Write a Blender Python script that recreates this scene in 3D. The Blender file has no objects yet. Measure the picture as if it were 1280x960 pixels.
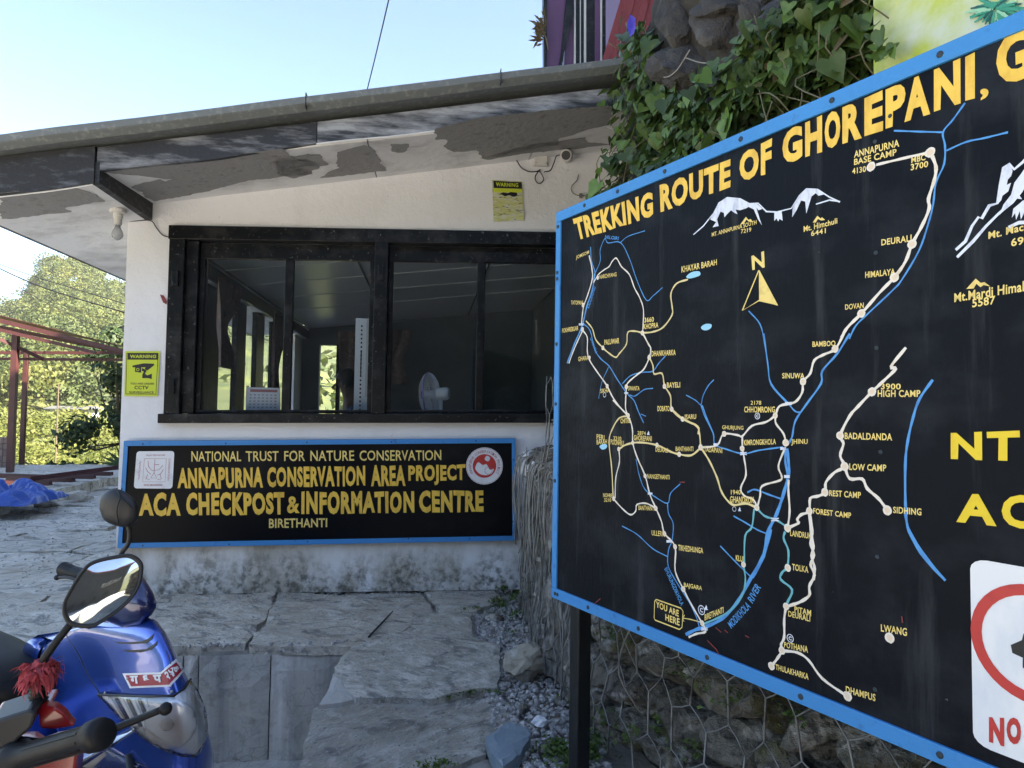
import bpy, bmesh, math, random
from mathutils import Vector, Matrix, noise, geometry
from mathutils.bvhtree import BVHTree
random.seed(7)
V = Vector
S = bpy.context.scene
COL = S.collection
rnd = random.uniform
# ------------------------------------------------------------------ camera
F = 887.0
RW = Matrix(((0.9929932, -0.0197896, -0.1165025), (-0.1172007, -0.0388271, -0.9923490), (0.0151148, 0.9990500, -0.0408744)))
C0 = V((0, 0, 1.12))
cd = bpy.data.cameras.new('camera'); cam = bpy.data.objects.new('camera', cd); COL.objects.link(cam)
cd.sensor_width = 36; cd.lens = F / 1280 * 36; cd.clip_start = 0.05; cd.clip_end = 2000
cam.matrix_world = Matrix.Translation(C0) @ RW.to_4x4()
S.camera = cam
# ------------------------------------------------------------------ light
SUN_EL, SUN_AZ = math.radians(40), math.radians(113)      # azimuth clockwise from +Y
w = bpy.data.worlds.new('World'); S.world = w; w.use_nodes = True
nt = w.node_tree; bgn = nt.nodes['Background']
sk = nt.nodes.new('ShaderNodeTexSky'); sk.sky_type = 'NISHITA'; sk.sun_disc = False
sk.sun_elevation = SUN_EL; sk.sun_rotation = SUN_AZ
sk.air_density = 1.0; sk.dust_density = 0.4; sk.ozone_density = 2.0; sk.altitude = 2000
nt.links.new(sk.outputs[0], bgn.inputs[0]); bgn.inputs[1].default_value = 0.073
sd = V((math.sin(SUN_AZ) * math.cos(SUN_EL), math.cos(SUN_AZ) * math.cos(SUN_EL), math.sin(SUN_EL)))
sl = bpy.data.lights.new('sun', 'SUN'); sl.energy = 5.0; sl.angle = math.radians(0.5); sl.color = (1, 0.96, 0.89)
so = bpy.data.objects.new('sun', sl); COL.objects.link(so); so.rotation_euler = sd.to_track_quat('Z', 'Y').to_euler(); so.location = (0, 0, 30)
S.view_settings.view_transform = 'Standard'; S.view_settings.look = 'None'
S.view_settings.exposure = 2.92; S.view_settings.gamma = 1
S.view_settings.use_white_balance = True; S.view_settings.white_balance_temperature = 7500; S.view_settings.white_balance_tint = 10

# ------------------------------------------------------------------ pixel -> place (the camera was solved from the photograph)
def ray(px, py): return (RW @ V((px - 640, 480 - py, -F))).normalized()
def oy(px, py, y): d = ray(px, py); return C0 + d * ((y - C0.y) / d.y)
def oz(px, py, z): d = ray(px, py); return C0 + d * ((z - C0.z) / d.z)
def ox(px, py, x): d = ray(px, py); return C0 + d * ((x - C0.x) / d.x)
FWD = V((-RW[0][2], -RW[1][2], -RW[2][2]))
def od(px, py, dep): d = ray(px, py); return C0 + d * (dep / d.dot(FWD))
W = 4.529
B0 = V((0.404, 2.243, 0)); BD = V((0.387, -0.922, 0)).normalized(); BN = V((-BD.y, BD.x, 0)); BN = -BN if BN.y > 0 else BN   # BN faces the camera side
if BN.dot(C0 - B0) < 0: BN = -BN
def ob(px, py, off=0.0):
    d = ray(px, py); p0 = B0 + BN * off
    return C0 + d * ((p0 - C0).dot(BN) / d.dot(BN))
def owall(px, py, off=0.0): return oy(px, py, W - off)

# ------------------------------------------------------------------ materials
def M(name, col, rough=0.75, layers=(), bump=0.0, bscale=20, bdet=6, bst=(1, 1, 1), metal=0, spec=0.5, var=0.0, vsc=3, vst=(1, 1, 1), coat=0, obj_var=0.0, trans=0, bump2=None, rvar=0, orot=0):
    m = bpy.data.materials.new(name); m.use_nodes = True
    t = m.node_tree; N = t.nodes; L = t.links; b = N['Principled BSDF']
    b.inputs['Roughness'].default_value = rough; b.inputs['Metallic'].default_value = metal
    b.inputs['Specular IOR Level'].default_value = spec; b.inputs['Coat Weight'].default_value = coat
    b.inputs['Coat Roughness'].default_value = 0.06
    geo = N.new('ShaderNodeNewGeometry')
    POS = geo.outputs['Position']
    if orot:      # grain runs its own way in each slab
        oi = N.new('ShaderNodeObjectInfo'); mu = N.new('ShaderNodeMath'); mu.operation = 'MULTIPLY_ADD'; mu.inputs[1].default_value = 2 * orot; mu.inputs[2].default_value = -orot; L.new(oi.outputs['Random'], mu.inputs[0])
        vr = N.new('ShaderNodeVectorRotate'); vr.rotation_type = 'Z_AXIS'; L.new(POS, vr.inputs['Vector']); L.new(mu.outputs[0], vr.inputs['Angle']); POS = vr.outputs[0]
    def nz(scale, st, det=6, dist=0.0):
        mp = N.new('ShaderNodeMapping'); L.new(POS, mp.inputs[0]); mp.inputs['Scale'].default_value = st
        n = N.new('ShaderNodeTexNoise'); n.inputs['Scale'].default_value = scale; n.inputs['Detail'].default_value = det; n.inputs['Roughness'].default_value = 0.62
        n.inputs['Distortion'].default_value = dist
        L.new(mp.outputs[0], n.inputs['Vector']); return n
    def mr(src, a, c, lo=0.0, hi=1.0):
        r = N.new('ShaderNodeMapRange'); r.inputs[1].default_value = a; r.inputs[2].default_value = c; r.inputs[3].default_value = lo; r.inputs[4].default_value = hi
        L.new(src, r.inputs[0]); return r.outputs[0]
    def mth(op, x, y):
        q = N.new('ShaderNodeMath'); q.operation = op
        for i, v in enumerate((x, y)):
            if isinstance(v, (int, float)): q.inputs[i].default_value = v
            else: L.new(v, q.inputs[i])
        return q.outputs[0]
    rgb = N.new('ShaderNodeRGB'); rgb.outputs[0].default_value = (*col, 1); cur = rgb.outputs[0]
    if var:
        n = nz(vsc, vst); f = mr(n.outputs[0], 0.25, 0.75, 1 - var, 1 + var)
        x = N.new('ShaderNodeVectorMath'); x.operation = 'SCALE'; L.new(cur, x.inputs[0]); L.new(f, x.inputs['Scale']); cur = x.outputs[0]
    for ly in layers:
        if ly.get('kind') == 'crack':
            mp = N.new('ShaderNodeMapping'); mp.inputs['Scale'].default_value = ly.get('st', (1, 1, 1))
            dn = nz(ly.get('dsc', 3), (1, 1, 1), 4); mxv = N.new('ShaderNodeMix'); mxv.data_type = 'VECTOR'; mxv.inputs[0].default_value = ly.get('dist', 0.12)
            L.new(geo.outputs['Position'], mxv.inputs[4]); L.new(dn.outputs['Color'], mxv.inputs[5]); L.new(mxv.outputs[1], mp.inputs[0])
            v = N.new('ShaderNodeTexVoronoi'); v.feature = 'DISTANCE_TO_EDGE'; v.inputs['Scale'].default_value = ly['s']; L.new(mp.outputs[0], v.inputs['Vector'])
            f = mr(v.outputs['Distance'], 0, ly.get('w', 0.02), 1, 0)
            gate = nz(ly.get('gs', 1.5), (1, 1, 1), 3); f = mth('MULTIPLY', f, mr(gate.outputs[0], 0.45, 0.6))
        else:
            n = nz(ly['s'], ly.get('st', (1, 1, 1)), ly.get('det', 7), ly.get('dist', 0)); f = mr(n.outputs[0], ly['lo'], ly['hi'])
        if 'zr' in ly:      # stain that lives at a height, with a ragged edge
            sx = N.new('ShaderNodeSeparateXYZ'); L.new(geo.outputs['Position'], sx.inputs[0]); zn = nz(ly.get('zs', 4), (1, 1, 0.4), 6)
            zz = mth('ADD', sx.outputs[2], mr(zn.outputs[0], 0.3, 0.7, -ly.get('zw', .1), ly.get('zw', .1)))
            f = mth('MULTIPLY', f, mr(zz, ly['zr'][0], ly['zr'][1], 0, 1))
        f = mth('MULTIPLY', f, ly.get('a', 1.0))
        mx = N.new('ShaderNodeMix'); mx.data_type = 'RGBA'; L.new(f, mx.inputs[0]); L.new(cur, mx.inputs[6]); mx.inputs[7].default_value = (*ly['c'], 1); cur = mx.outputs[2]
    if obj_var:
        oi = N.new('ShaderNodeObjectInfo'); f = mr(oi.outputs['Random'], 0, 1, 1 - obj_var, 1 + obj_var)
        x = N.new('ShaderNodeVectorMath'); x.operation = 'SCALE'; L.new(cur, x.inputs[0]); L.new(f, x.inputs['Scale']); cur = x.outputs[0]
    L.new(cur, b.inputs['Base Color'])
    if rvar:
        n = nz(9, (1, 1, 1)); L.new(mr(n.outputs[0], .3, .7, rough - rvar, rough + rvar), b.inputs['Roughness'])
    if bump:
        n = nz(bscale, bst, bdet); bp = N.new('ShaderNodeBump'); bp.inputs['Strength'].default_value = 1; bp.inputs['Distance'].default_value = bump
        L.new(n.outputs[0], bp.inputs['Height']); last = bp
        if bump2:
            n2 = nz(bump2[1], bump2[2], 8, .6); b2 = N.new('ShaderNodeBump'); b2.inputs['Distance'].default_value = bump2[0]
            L.new(n2.outputs[0], b2.inputs['Height']); L.new(bp.outputs[0], b2.inputs['Normal']); last = b2
        L.new(last.outputs[0], b.inputs['Normal'])
    if trans:
        tr = N.new('ShaderNodeBsdfTranslucent'); L.new(cur, tr.inputs[0]); ms = N.new('ShaderNodeMixShader'); ms.inputs[0].default_value = trans
        L.new(b.outputs[0], ms.inputs[1]); L.new(tr.outputs[0], ms.inputs[2]); L.new(ms.outputs[0], N['Material Output'].inputs[0])
    return m
def glass(name, tint=(1, 1, 1), refl=1.0, dirt=0.03):
    m = bpy.data.materials.new(name); m.use_nodes = True; t = m.node_tree; N = t.nodes; L = t.links
    N.remove(N['Principled BSDF'])
    tr = N.new('ShaderNodeBsdfTransparent'); tr.inputs[0].default_value = (*tint, 1)
    gl = N.new('ShaderNodeBsdfGlossy'); gl.inputs['Roughness'].default_value = 0.01
    fr = N.new('ShaderNodeFresnel'); fr.inputs[0].default_value = 1.5
    mu = N.new('ShaderNodeMath'); mu.operation = 'MULTIPLY'; mu.inputs[1].default_value = refl; L.new(fr.outputs[0], mu.inputs[0])
    mx = N.new('ShaderNodeMixShader'); L.new(mu.outputs[0], mx.inputs[0]); L.new(tr.outputs[0], mx.inputs[1]); L.new(gl.outputs[0], mx.inputs[2])
    df = N.new('ShaderNodeBsdfDiffuse'); df.inputs[0].default_value = (.5, .52, .55, 1)
    geo = N.new('ShaderNodeNewGeometry'); n = N.new('ShaderNodeTexNoise'); n.inputs['Scale'].default_value = 3.5; n.inputs['Detail'].default_value = 8; L.new(geo.outputs['Position'], n.inputs['Vector'])
    r = N.new('ShaderNodeMapRange'); r.inputs[1].default_value = .4; r.inputs[2].default_value = .75; r.inputs[3].default_value = dirt * .3; r.inputs[4].default_value = dirt * 2; L.new(n.outputs[0], r.inputs[0])
    m2 = N.new('ShaderNodeMixShader'); L.new(r.outputs[0], m2.inputs[0]); L.new(mx.outputs[0], m2.inputs[1]); L.new(df.outputs[0], m2.inputs[2])
    L.new(m2.outputs[0], N['Material Output'].inputs[0]); return m

m_wall = M('white_plaster', (.79, .79, .80), .85, [
    dict(c=(.45, .42, .38), s=2.2, st=(1, 1, .5), lo=.5, hi=.8, a=.35),
    dict(c=(.36, .32, .25), s=5, st=(1, 1, .45), lo=.34, hi=.6, zr=(.40, .12), zw=.16, a=.85),
    dict(c=(.10, .095, .075), s=26, lo=.42, hi=.62, zr=(.25, .05), zw=.14, a=.9),
    dict(c=(.30, .28, .25), s=38, lo=.66, hi=.72, a=.5)], bump=.006, bscale=14, bump2=(.002, 90, (1, 1, 1)))
m_plain = M('interior_paint', (.30, .31, .32), .6, var=.1)
m_soffit = M('grey_white_soffit_paint', (.80, .79, .79), .8, [
    dict(c=(.33, .31, .30), s=3, lo=.52, hi=.7, a=.5), dict(c=(.12, .11, .10), s=1.2, st=(1, 3, 1), lo=.62, hi=.72, a=.4)], bump=.004, bscale=22)
m_bare = M('bare_cement', (.30, .295, .29), .9, [dict(c=(.33, .32, .31), s=9, lo=.5, hi=.7, a=.7), dict(c=(.12, .11, .10), s=18, lo=.55, hi=.7, a=.6)], bump=.006, bscale=30)
m_fascia = M('weathered_black_fascia', (.03, .033, .04), .6, [
    dict(c=(.46, .47, .49), s=11, st=(.25, 1, 1.6), lo=.42, hi=.62, a=.8), dict(c=(.16, .165, .17), s=28, st=(.4, 1, 1.5), lo=.5, hi=.62, a=.6)], bump=.004, bscale=40)
m_fascia_dark = M('dark_painted_fascia', (.020, .021, .024), .65, [dict(c=(.13, .14, .16), s=22, st=(.4, 1, 1.5), lo=.52, hi=.7, a=.7)], bump=.004, bscale=40)
m_fascia_mid = M('half_worn_fascia', (.025, .027, .032), .6, [dict(c=(.34, .35, .37), s=10, st=(.3, 1, 1.6), lo=.50, hi=.68, a=.75)], bump=.004, bscale=40)
m_gutter = M('lichened_metal_gutter', (.15, .165, .165), .7, [dict(c=(.28, .29, .26), s=30, lo=.52, hi=.66, a=.6), dict(c=(.10, .075, .055), s=5, lo=.6, hi=.72, a=.6)], bump=.003, bscale=40)
m_roof = M('grey_roof_slab', (.22, .22, .21), .85, var=.2)
m_frame = M('black_gloss_window_paint', (.006, .007, .008), .30, [dict(c=(.22, .22, .21), s=48, lo=.63, hi=.68, a=.6), dict(c=(.05, .05, .05), s=9, lo=.5, hi=.7, a=.6)], spec=.25, bump=.003, bscale=34, bst=(1, 1, .4))
m_glass = glass('window_glass', (.90, .94, .97), 1.0, .006)
m_glass2 = glass('side_window_glass', (.9, .92, .93), .25, .01)
m_bulbglass = glass('bulb_glass', (.95, .95, .93), .6, .5)
m_blue = M('bright_blue_paint', (.025, .23, .55), .5, [dict(c=(.02, .10, .28), s=24, st=(1, 1, 1), lo=.6, hi=.72, a=.6), dict(c=(.55, .6, .62), s=60, lo=.70, hi=.74, a=.8)], bump=.0015, bscale=60, var=.08)
m_board = M('matt_black_board_paint', (.0045, .006, .009), .5, spec=.10, layers=[dict(c=(.045, .05, .06), s=4, st=(1, 1, 1.5), lo=.48, hi=.78, a=.45), dict(c=(.06, .065, .07), s=16, st=(1, 1, .10), lo=.56, hi=.72, a=.5), dict(c=(.22, .23, .24), s=45, lo=.735, hi=.76, a=.6)], bump=.0012, bscale=120, bst=(1, 1, .3))
m_board2 = M('black_sign_paint', (.004, .0045, .006), .35, spec=.12, layers=[dict(c=(.03, .032, .038), s=3, lo=.5, hi=.8, a=.35)], bump=.001, bscale=70, bst=(.3, 1, 1))
m_yel = M('hand_painted_yellow', (.90, .56, .075), .55, [dict(c=(.62, .33, .03), s=30, st=(1, 1, .5), lo=.45, hi=.7, a=.7)])
m_yel2 = M('pale_yellow_brush_paint', (.88, .66, .20), .55, [dict(c=(.50, .36, .10), s=40, lo=.5, hi=.7, a=.6)])
m_yel3 = M('signal_yellow_paint', (.82, .58, .02), .55, [dict(c=(.65, .42, .02), s=30, lo=.5, hi=.7, a=.5)])
m_cream = M('cream_route_paint', (.80, .72, .62), .6, [dict(c=(.6, .45, .25), s=40, lo=.55, hi=.7, a=.6)])
m_yroute = M('yellow_route_paint', (.75, .60, .28), .6, var=.15)
m_river = M('blue_river_paint', (.06, .30, .66), .55, [dict(c=(.03, .16, .45), s=30, lo=.5, hi=.65, a=.7)])
m_teal = M('teal_route_paint', (.12, .42, .48), .6, var=.1)
m_lake = M('pale_blue_paint', (.30, .62, .80), .6)
m_white = M('white_sign_paint', (.80, .80, .80), .5, [dict(c=(.55, .60, .68), s=14, st=(1, 1, .5), lo=.45, hi=.7, a=.5)])
m_snow = M('snow_white_brush_paint', (.72, .75, .83), .6, [dict(c=(.35, .38, .5), s=60, st=(1, 1, .4), lo=.5, hi=.65, a=.6)])
m_red = M('red_paint', (.55, .035, .03), .45, [dict(c=(.35, .02, .02), s=30, lo=.5, hi=.7, a=.6)])
m_maroon = M('maroon_print', (.38, .03, .05), .45)
m_black = M('black_print', (.008, .008, .009), .5)
m_lime = M('lime_yellow_sticker', (.58, .66, .05), .35)
m_stickw = M('white_sticker', (.78, .78, .79), .4, [dict(c=(.55, .52, .53), s=14, lo=.55, hi=.7, a=.5)])
m_foil = M('crinkled_foil_sticker', (.70, .72, .30), .25, [dict(c=(.8, .8, .7), s=40, st=(.5, 1, 1.5), lo=.5, hi=.56, a=.8), dict(c=(.15, .14, .10), s=70, st=(.4, 1, 1.5), lo=.57, hi=.62, a=.8)], bump=.004, bscale=60, bst=(.5, 1, 1.6), metal=.3)
m_bolt = M('painted_bolt_metal', (.03, .04, .05), .5, metal=.3)
m_steel = M('bare_screw_metal', (.35, .35, .36), .35, metal=.9)
m_post = M('flaking_black_post_paint', (.008, .009, .010), .4, [dict(c=(.45, .42, .38), s=24, st=(1, 1, .7), lo=.68, hi=.71, a=.8)], bump=.004, bscale=22, bst=(1, 1, .3))
SLL = [dict(c=(.62, .59, .53), s=3.0, st=(1, 1.4, 1), lo=.47, hi=.62, a=.7, dist=2.8), dict(c=(.17, .165, .15), s=5, st=(1, 1.6, 1), lo=.52, hi=.62, a=.85, dist=1.6), dict(c=(.66, .64, .60), s=30, st=(1, 2.2, 1), lo=.60, hi=.66, a=.8, dist=.5),
       dict(c=(.09, .09, .085), s=42, st=(1, 1.6, 1), lo=.58, hi=.66, a=.7), dict(c=(.30, .24, .16), s=1.6, lo=.54, hi=.68, a=.5), dict(c=(.27, .23, .16), s=2, lo=.56, hi=.72, a=.5)]
m_slab = M('weathered_slate', (.45, .41, .345), .62, SLL, bump=.022, bscale=6, bst=(1, 1.6, 1), bump2=(.010, 30, (1, 1.4, 1)), obj_var=.16, rvar=.12, orot=1.0)
m_slab_d = M('dark_slate', (.38, .35, .295), .55, SLL, bump=.018, bscale=7, bst=(1, 1.6, 1), bump2=(.009, 34, (1, 1.3, 1)), obj_var=.1, rvar=.12, orot=.7)
m_bluestone = M('blue_grey_stone', (.20, .26, .30), .6, [dict(c=(.40, .42, .42), s=9, lo=.52, hi=.68, a=.6)], bump=.003, bscale=40)
m_cem = M('streaked_cement', (.45, .43, .39), .8, [
    dict(c=(.68, .66, .63), s=9, st=(1, .3, .05), lo=.52, hi=.66, a=.85), dict(c=(.20, .20, .20), s=7, st=(1, .3, .06), lo=.5, hi=.68, a=.75),
    dict(c=(.13, .12, .11), s=24, lo=.5, hi=.7, a=.4), dict(kind='crack', c=(.08, .075, .07), s=21, w=.03, a=.65, gs=4, dist=.2), dict(c=(.10, .095, .085), s=3, st=(1, .3, .35), lo=.56, hi=.7, a=.6)], bump=.006, bscale=30)
m_yard = M('bounce_yard_concrete', (.44, .44, .44), .85, var=.15, bump=.004, bscale=12)  # pale on purpose, so the unseen yard throws sunlight back
m_ground = M('packed_grit_ground', (.38, .355, .31), .9, [dict(c=(.38, .36, .33), s=50, lo=.5, hi=.6, a=.8), dict(c=(.10, .095, .08), s=12, lo=.52, hi=.7, a=.6)], bump=.012, bscale=60)
m_pebble = M('pebble_grey', (.33, .32, .31), .75, [dict(c=(.62, .60, .57), s=60, lo=.55, hi=.58, a=.9), dict(c=(.14, .13, .13), s=45, lo=.58, hi=.62, a=.8)], bump=.002, bscale=120)
m_rock = M('mossy_grey_rock', (.15, .135, .11), .85, [dict(c=(.46, .43, .38), s=9, lo=.52, hi=.62, a=.85), dict(c=(.015, .014, .012), s=22, lo=.54, hi=.62, a=.8), dict(c=(.10, .085, .02), s=7, lo=.56, hi=.66, a=.8), dict(c=(.03, .028, .025), s=16, lo=.55, hi=.7, a=.8)], bump=.045, bscale=11, bump2=(.006, 60, (1, 1, 1)), obj_var=.25)  # lichen and moss tones, plus near-black noise painting in crevice shade
m_rockd = M('dark_shade_rock', (.055, .05, .046), .85, [dict(c=(.13, .12, .105), s=6, lo=.52, hi=.7, a=.7)], bump=.03, bscale=9, bump2=(.008, 40, (1, 1, 1)), obj_var=.25)  # dark rock, its colour deepened further to stand in for shade
m_boulder = M('pale_tan_boulder', (.36, .32, .25), .8, [dict(c=(.55, .52, .47), s=14, lo=.5, hi=.62, a=.8), dict(c=(.14, .11, .07), s=18, lo=.55, hi=.66, a=.7)], bump=.01, bscale=22)
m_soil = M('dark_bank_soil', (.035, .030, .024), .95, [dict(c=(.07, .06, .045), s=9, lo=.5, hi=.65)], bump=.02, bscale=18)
m_wire = M('galvanised_wire', (.24, .235, .225), .5, [dict(c=(.06, .05, .045), s=14, lo=.5, hi=.62, a=.8)], metal=.4)
m_rootw = M('fibrous_root_face', (.20, .18, .155), .95, [dict(c=(.46, .44, .41), s=16, st=(1, 1, .55), lo=.5, hi=.62, a=.85), dict(c=(.04, .035, .03), s=14, st=(1, 1, .5), lo=.53, hi=.62, a=.9), dict(c=(.09, .10, .03), s=3, lo=.56, hi=.66, a=.6)], bump=.05, bscale=20, bst=(1, 1, .5), bump2=(.02, 50, (1, 1, .25)))
m_root = M('dry_root_fibre', (.24, .225, .20), .9, var=.4, vsc=20, obj_var=.3)
m_leaf = M('ivy_leaf', (.095, .16, .035), .38, [dict(c=(.17, .23, .07), s=22, lo=.5, hi=.66, a=.6)], obj_var=.6, trans=.25, spec=.45)
m_leafb = M('lit_ivy_leaf', (.14, .26, .035), .45, obj_var=.3, trans=.45)  # brighter leaf green, puts light on the ivy's left edge into the colour
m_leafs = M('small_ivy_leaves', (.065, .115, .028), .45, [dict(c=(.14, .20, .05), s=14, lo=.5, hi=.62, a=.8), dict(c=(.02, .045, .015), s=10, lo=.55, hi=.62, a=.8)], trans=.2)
m_moss = M('creeping_weed_leaf', (.10, .17, .035), .6, var=.4, vsc=30, trans=.3)
m_stem = M('vine_stem', (.16, .14, .08), .8)
m_flower = M('violet_blue_flower', (.16, .14, .75), .5, trans=.3)
m_purple = M('purple_paint', (.115, .045, .115), .5, var=.15)
m_redwall = M('faded_red_siding', (.26, .055, .06), .8, [dict(c=(.16, .03, .035), s=12, st=(1, 1, .2), lo=.52, hi=.7, a=.8)], bump=.004, bscale=30)
m_mural = M('yellow_green_mural_paint', (.55, .62, .06), .6, [dict(c=(.70, .74, .68), s=1.7, lo=.44, hi=.62, a=.95, dist=.6), dict(c=(.36, .45, .02), s=3.5, st=(1, 1, .7), lo=.54, hi=.72, a=.7), dict(c=(.75, .78, .25), s=6, lo=.56, hi=.66, a=.7)], bump=.002, bscale=40)
m_tealp = M('teal_mural_paint', (.04, .36, .22), .6); m_dteal = M('dark_teal_mural_paint', (.01, .11, .09), .6); m_mint = M('mint_mural_paint', (.35, .68, .42), .6)
m_rsteel = M('red_oxide_steel', (.060, .016, .016), .55, var=.25, vsc=8)
m_tarp = M('blue_tarpaulin', (.01, .075, .36), .35, var=.15, bump=.02, bscale=9, bump2=(.006, 40, (1, 1, 1)))
m_brick = M('grey_brown_block', (.20, .15, .13), .9, obj_var=.25, bump=.004, bscale=40)
m_hill = M('hill_undergrowth', (.09, .10, .035), .95, [dict(c=(.16, .17, .04), s=.05, lo=.5, hi=.62), dict(c=(.05, .07, .02), s=.3, lo=.52, hi=.66)])
m_tree1 = M('hill_tree_leaves', (.055, .080, .018), .7, [dict(c=(.105, .115, .022), s=.12, det=4, lo=.46, hi=.6), dict(c=(.028, .050, .014), s=.3, det=3, lo=.56, hi=.68)], trans=.3)
m_tree2 = M('sunlit_shrub_leaves', (.085, .105, .018), .7, [dict(c=(.13, .14, .025), s=.35, lo=.46, hi=.62)], trans=.35)
m_tree3 = M('dark_green_tree_leaves', (.035, .065, .022), .6, var=.4, vsc=3, trans=.2)
m_rust = M('rusty_autumn_leaves', (.13, .085, .035), .8, var=.3, vsc=1, trans=.2)
m_bark = M('bark', (.10, .075, .05), .9, bump=.01, bscale=30)
m_cable = M('black_cable', (.012, .012, .013), .6)
m_pvc = M('aged_white_plastic', (.62, .60, .56), .5, var=.12, vsc=14)
m_plast = M('white_plastic', (.82, .82, .80), .4)
m_darkp = M('black_plastic', (.018, .018, .019), .5, bump=.0006, bscale=300)
m_cloth = M('floral_curtain_cloth', (.17, .12, .11), .9, [dict(c=(.30, .16, .15), s=18, lo=.55, hi=.62), dict(c=(.07, .05, .05), s=12, lo=.55, hi=.65)])
m_skin = M('skin', (.20, .10, .065), .6); m_hair = M('black_hair', (.008, .007, .007), .55, bump=.004, bscale=60, bst=(1, 1, .2)); m_denim = M('blue_shirt', (.03, .06, .12), .8)
m_ceil = M('glossy_ceiling_sheet', (.78, .79, .82), .35, bump=.0025, bscale=6, bst=(1, .25, 1), spec=.5)
m_inwall = M('teal_grey_interior_wall', (.13, .15, .16), .7, var=.15)
m_infloor = M('interior_floor', (.20, .19, .18), .6)
m_purpl = M('lilac_plastic', (.42, .30, .62), .4)
m_house = M('pale_house_wall', (.62, .60, .56), .85, var=.12, vsc=1); m_tin = M('corrugated_red_tin', (.33, .10, .08), .5, var=.15, bump=.02, bscale=9, bst=(4, .01, .01)); m_shed = M('pale_tin', (.10, .105, .11), .5)

# ------------------------------------------------------------------ object helpers
def tag(o, label=None, cat=None, group=None, kind=None):
    if label: o['label'] = label
    if cat: o['category'] = cat
    if group: o['group'] = group
    if kind: o['kind'] = kind
    return o
def thing(name, label, cat, loc, group=None, kind=None):
    o = bpy.data.objects.new(name, None); COL.objects.link(o); o.location = V(loc); o.empty_display_size = .1
    return tag(o, label, cat, group, kind)
def wl(p):
    v = V((0, 0, 0))
    while p: v += V(p.location); p = p.parent
    return v
def mobj(name, vs, fs, mat, parent=None, smooth=False, kind=None, solid=0, bevel=0, weld=False):
    vs = [V(v) for v in vs]
    if parent: o0 = wl(parent)
    else:
        n = max(1, len(vs)); o0 = V((sum(v.x for v in vs) / n, sum(v.y for v in vs) / n, min(v.z for v in vs)))
    me = bpy.data.meshes.new(name); me.from_pydata([v - o0 for v in vs], [], fs); me.update()
    if smooth: me.polygons.foreach_set('use_smooth', [True] * len(me.polygons))
    for m in (mat if isinstance(mat, (list, tuple)) else [mat]): me.materials.append(m)
    o = bpy.data.objects.new(name, me); COL.objects.link(o)
    if parent: o.parent = parent
    else: o.location = o0
    if solid:
        md = o.modifiers.new('solid', 'SOLIDIFY'); md.thickness = solid; md.offset = -1
    if bevel:
        md = o.modifiers.new('bevel', 'BEVEL'); md.width = bevel; md.segments = 2; md.limit_method = 'ANGLE'
    if kind: o['kind'] = kind
    return o
class MB:
    def __init__(s): s.v = []; s.f = []
    def add(s, vs, fs): n = len(s.v); s.v += [V(v) for v in vs]; s.f += [tuple(i + n for i in f) for f in fs]; return s
    def box(s, a, b):
        x0, y0, z0 = a; x1, y1, z1 = b
        return s.hexa([(x0, y0, z0), (x1, y0, z0), (x1, y1, z0), (x0, y1, z0)], [(x0, y0, z1), (x1, y0, z1), (x1, y1, z1), (x0, y1, z1)])
    def hexa(s, lo, hi): return s.add(list(lo) + list(hi), [(3, 2, 1, 0), (4, 5, 6, 7), (0, 1, 5, 4), (1, 2, 6, 5), (2, 3, 7, 6), (3, 0, 4, 7)])
    def prism(s, poly, d):      # 3D polygon pushed along vector d
        n = len(poly); d = V(d); vs = [V(p) for p in poly] + [V(p) + d for p in poly]
        return s.add(vs, [tuple(range(n)), tuple(range(2 * n - 1, n - 1, -1))] + [(i, i + n, (i + 1) % n + n, (i + 1) % n) for i in range(n)])
    def bar(s, p, q, w, h, up=(0, 0, 1)):
        p, q = V(p), V(q); d = (q - p).normalized(); u = V(up); sd_ = d.cross(u).normalized(); u = sd_.cross(d).normalized()
        c = lambda o: [o - sd_ * w / 2 - u * h / 2, o + sd_ * w / 2 - u * h / 2, o + sd_ * w / 2 + u * h / 2, o - sd_ * w / 2 + u * h / 2]
        return s.hexa(c(p), c(q))
    def tube(s, pts, r, n=8, cap=True):
        pts = [V(p) for p in pts]; rs = r if isinstance(r, (list, tuple)) else [r] * len(pts); base = len(s.v)
        up = None
        for i, p in enumerate(pts):
            d = (pts[min(i + 1, len(pts) - 1)] - pts[max(i - 1, 0)]).normalized()
            if up is None: up = d.orthogonal().normalized()
            up = (up - d * up.dot(d)); up = up.normalized() if up.length > 1e-6 else d.orthogonal().normalized()
            sd_ = d.cross(up)
            for k in range(n):
                a = 2 * math.pi * k / n; s.v.append(p + (up * math.cos(a) + sd_ * math.sin(a)) * rs[i])
        for i in range(len(pts) - 1):
            for k in range(n):
                a = base + i * n + k; b = base + i * n + (k + 1) % n; s.f.append((a, b, b + n, a + n))
        if cap: s.f.append(tuple(base + k for k in range(n - 1, -1, -1))); e = base + (len(pts) - 1) * n; s.f.append(tuple(e + k for k in range(n)))
        return s
    def ball(s, c, r, n=10, m=6, sc=(1, 1, 1)):
        c = V(c); base = len(s.v)
        for i in range(m + 1):
            th = math.pi * i / m
            for k in range(n):
                a = 2 * math.pi * k / n; s.v.append(c + V((math.sin(th) * math.cos(a) * r * sc[0], math.sin(th) * math.sin(a) * r * sc[1], math.cos(th) * r * sc[2])))
        for i in range(m):
            for k in range(n): a = base + i * n + k; b = base + i * n + (k + 1) % n; s.f.append((a, a + n, b + n, b))
        return s
    def build(s, name, mat, parent=None, **k): return mobj(name, s.v, s.f, mat, parent, **k)
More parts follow.
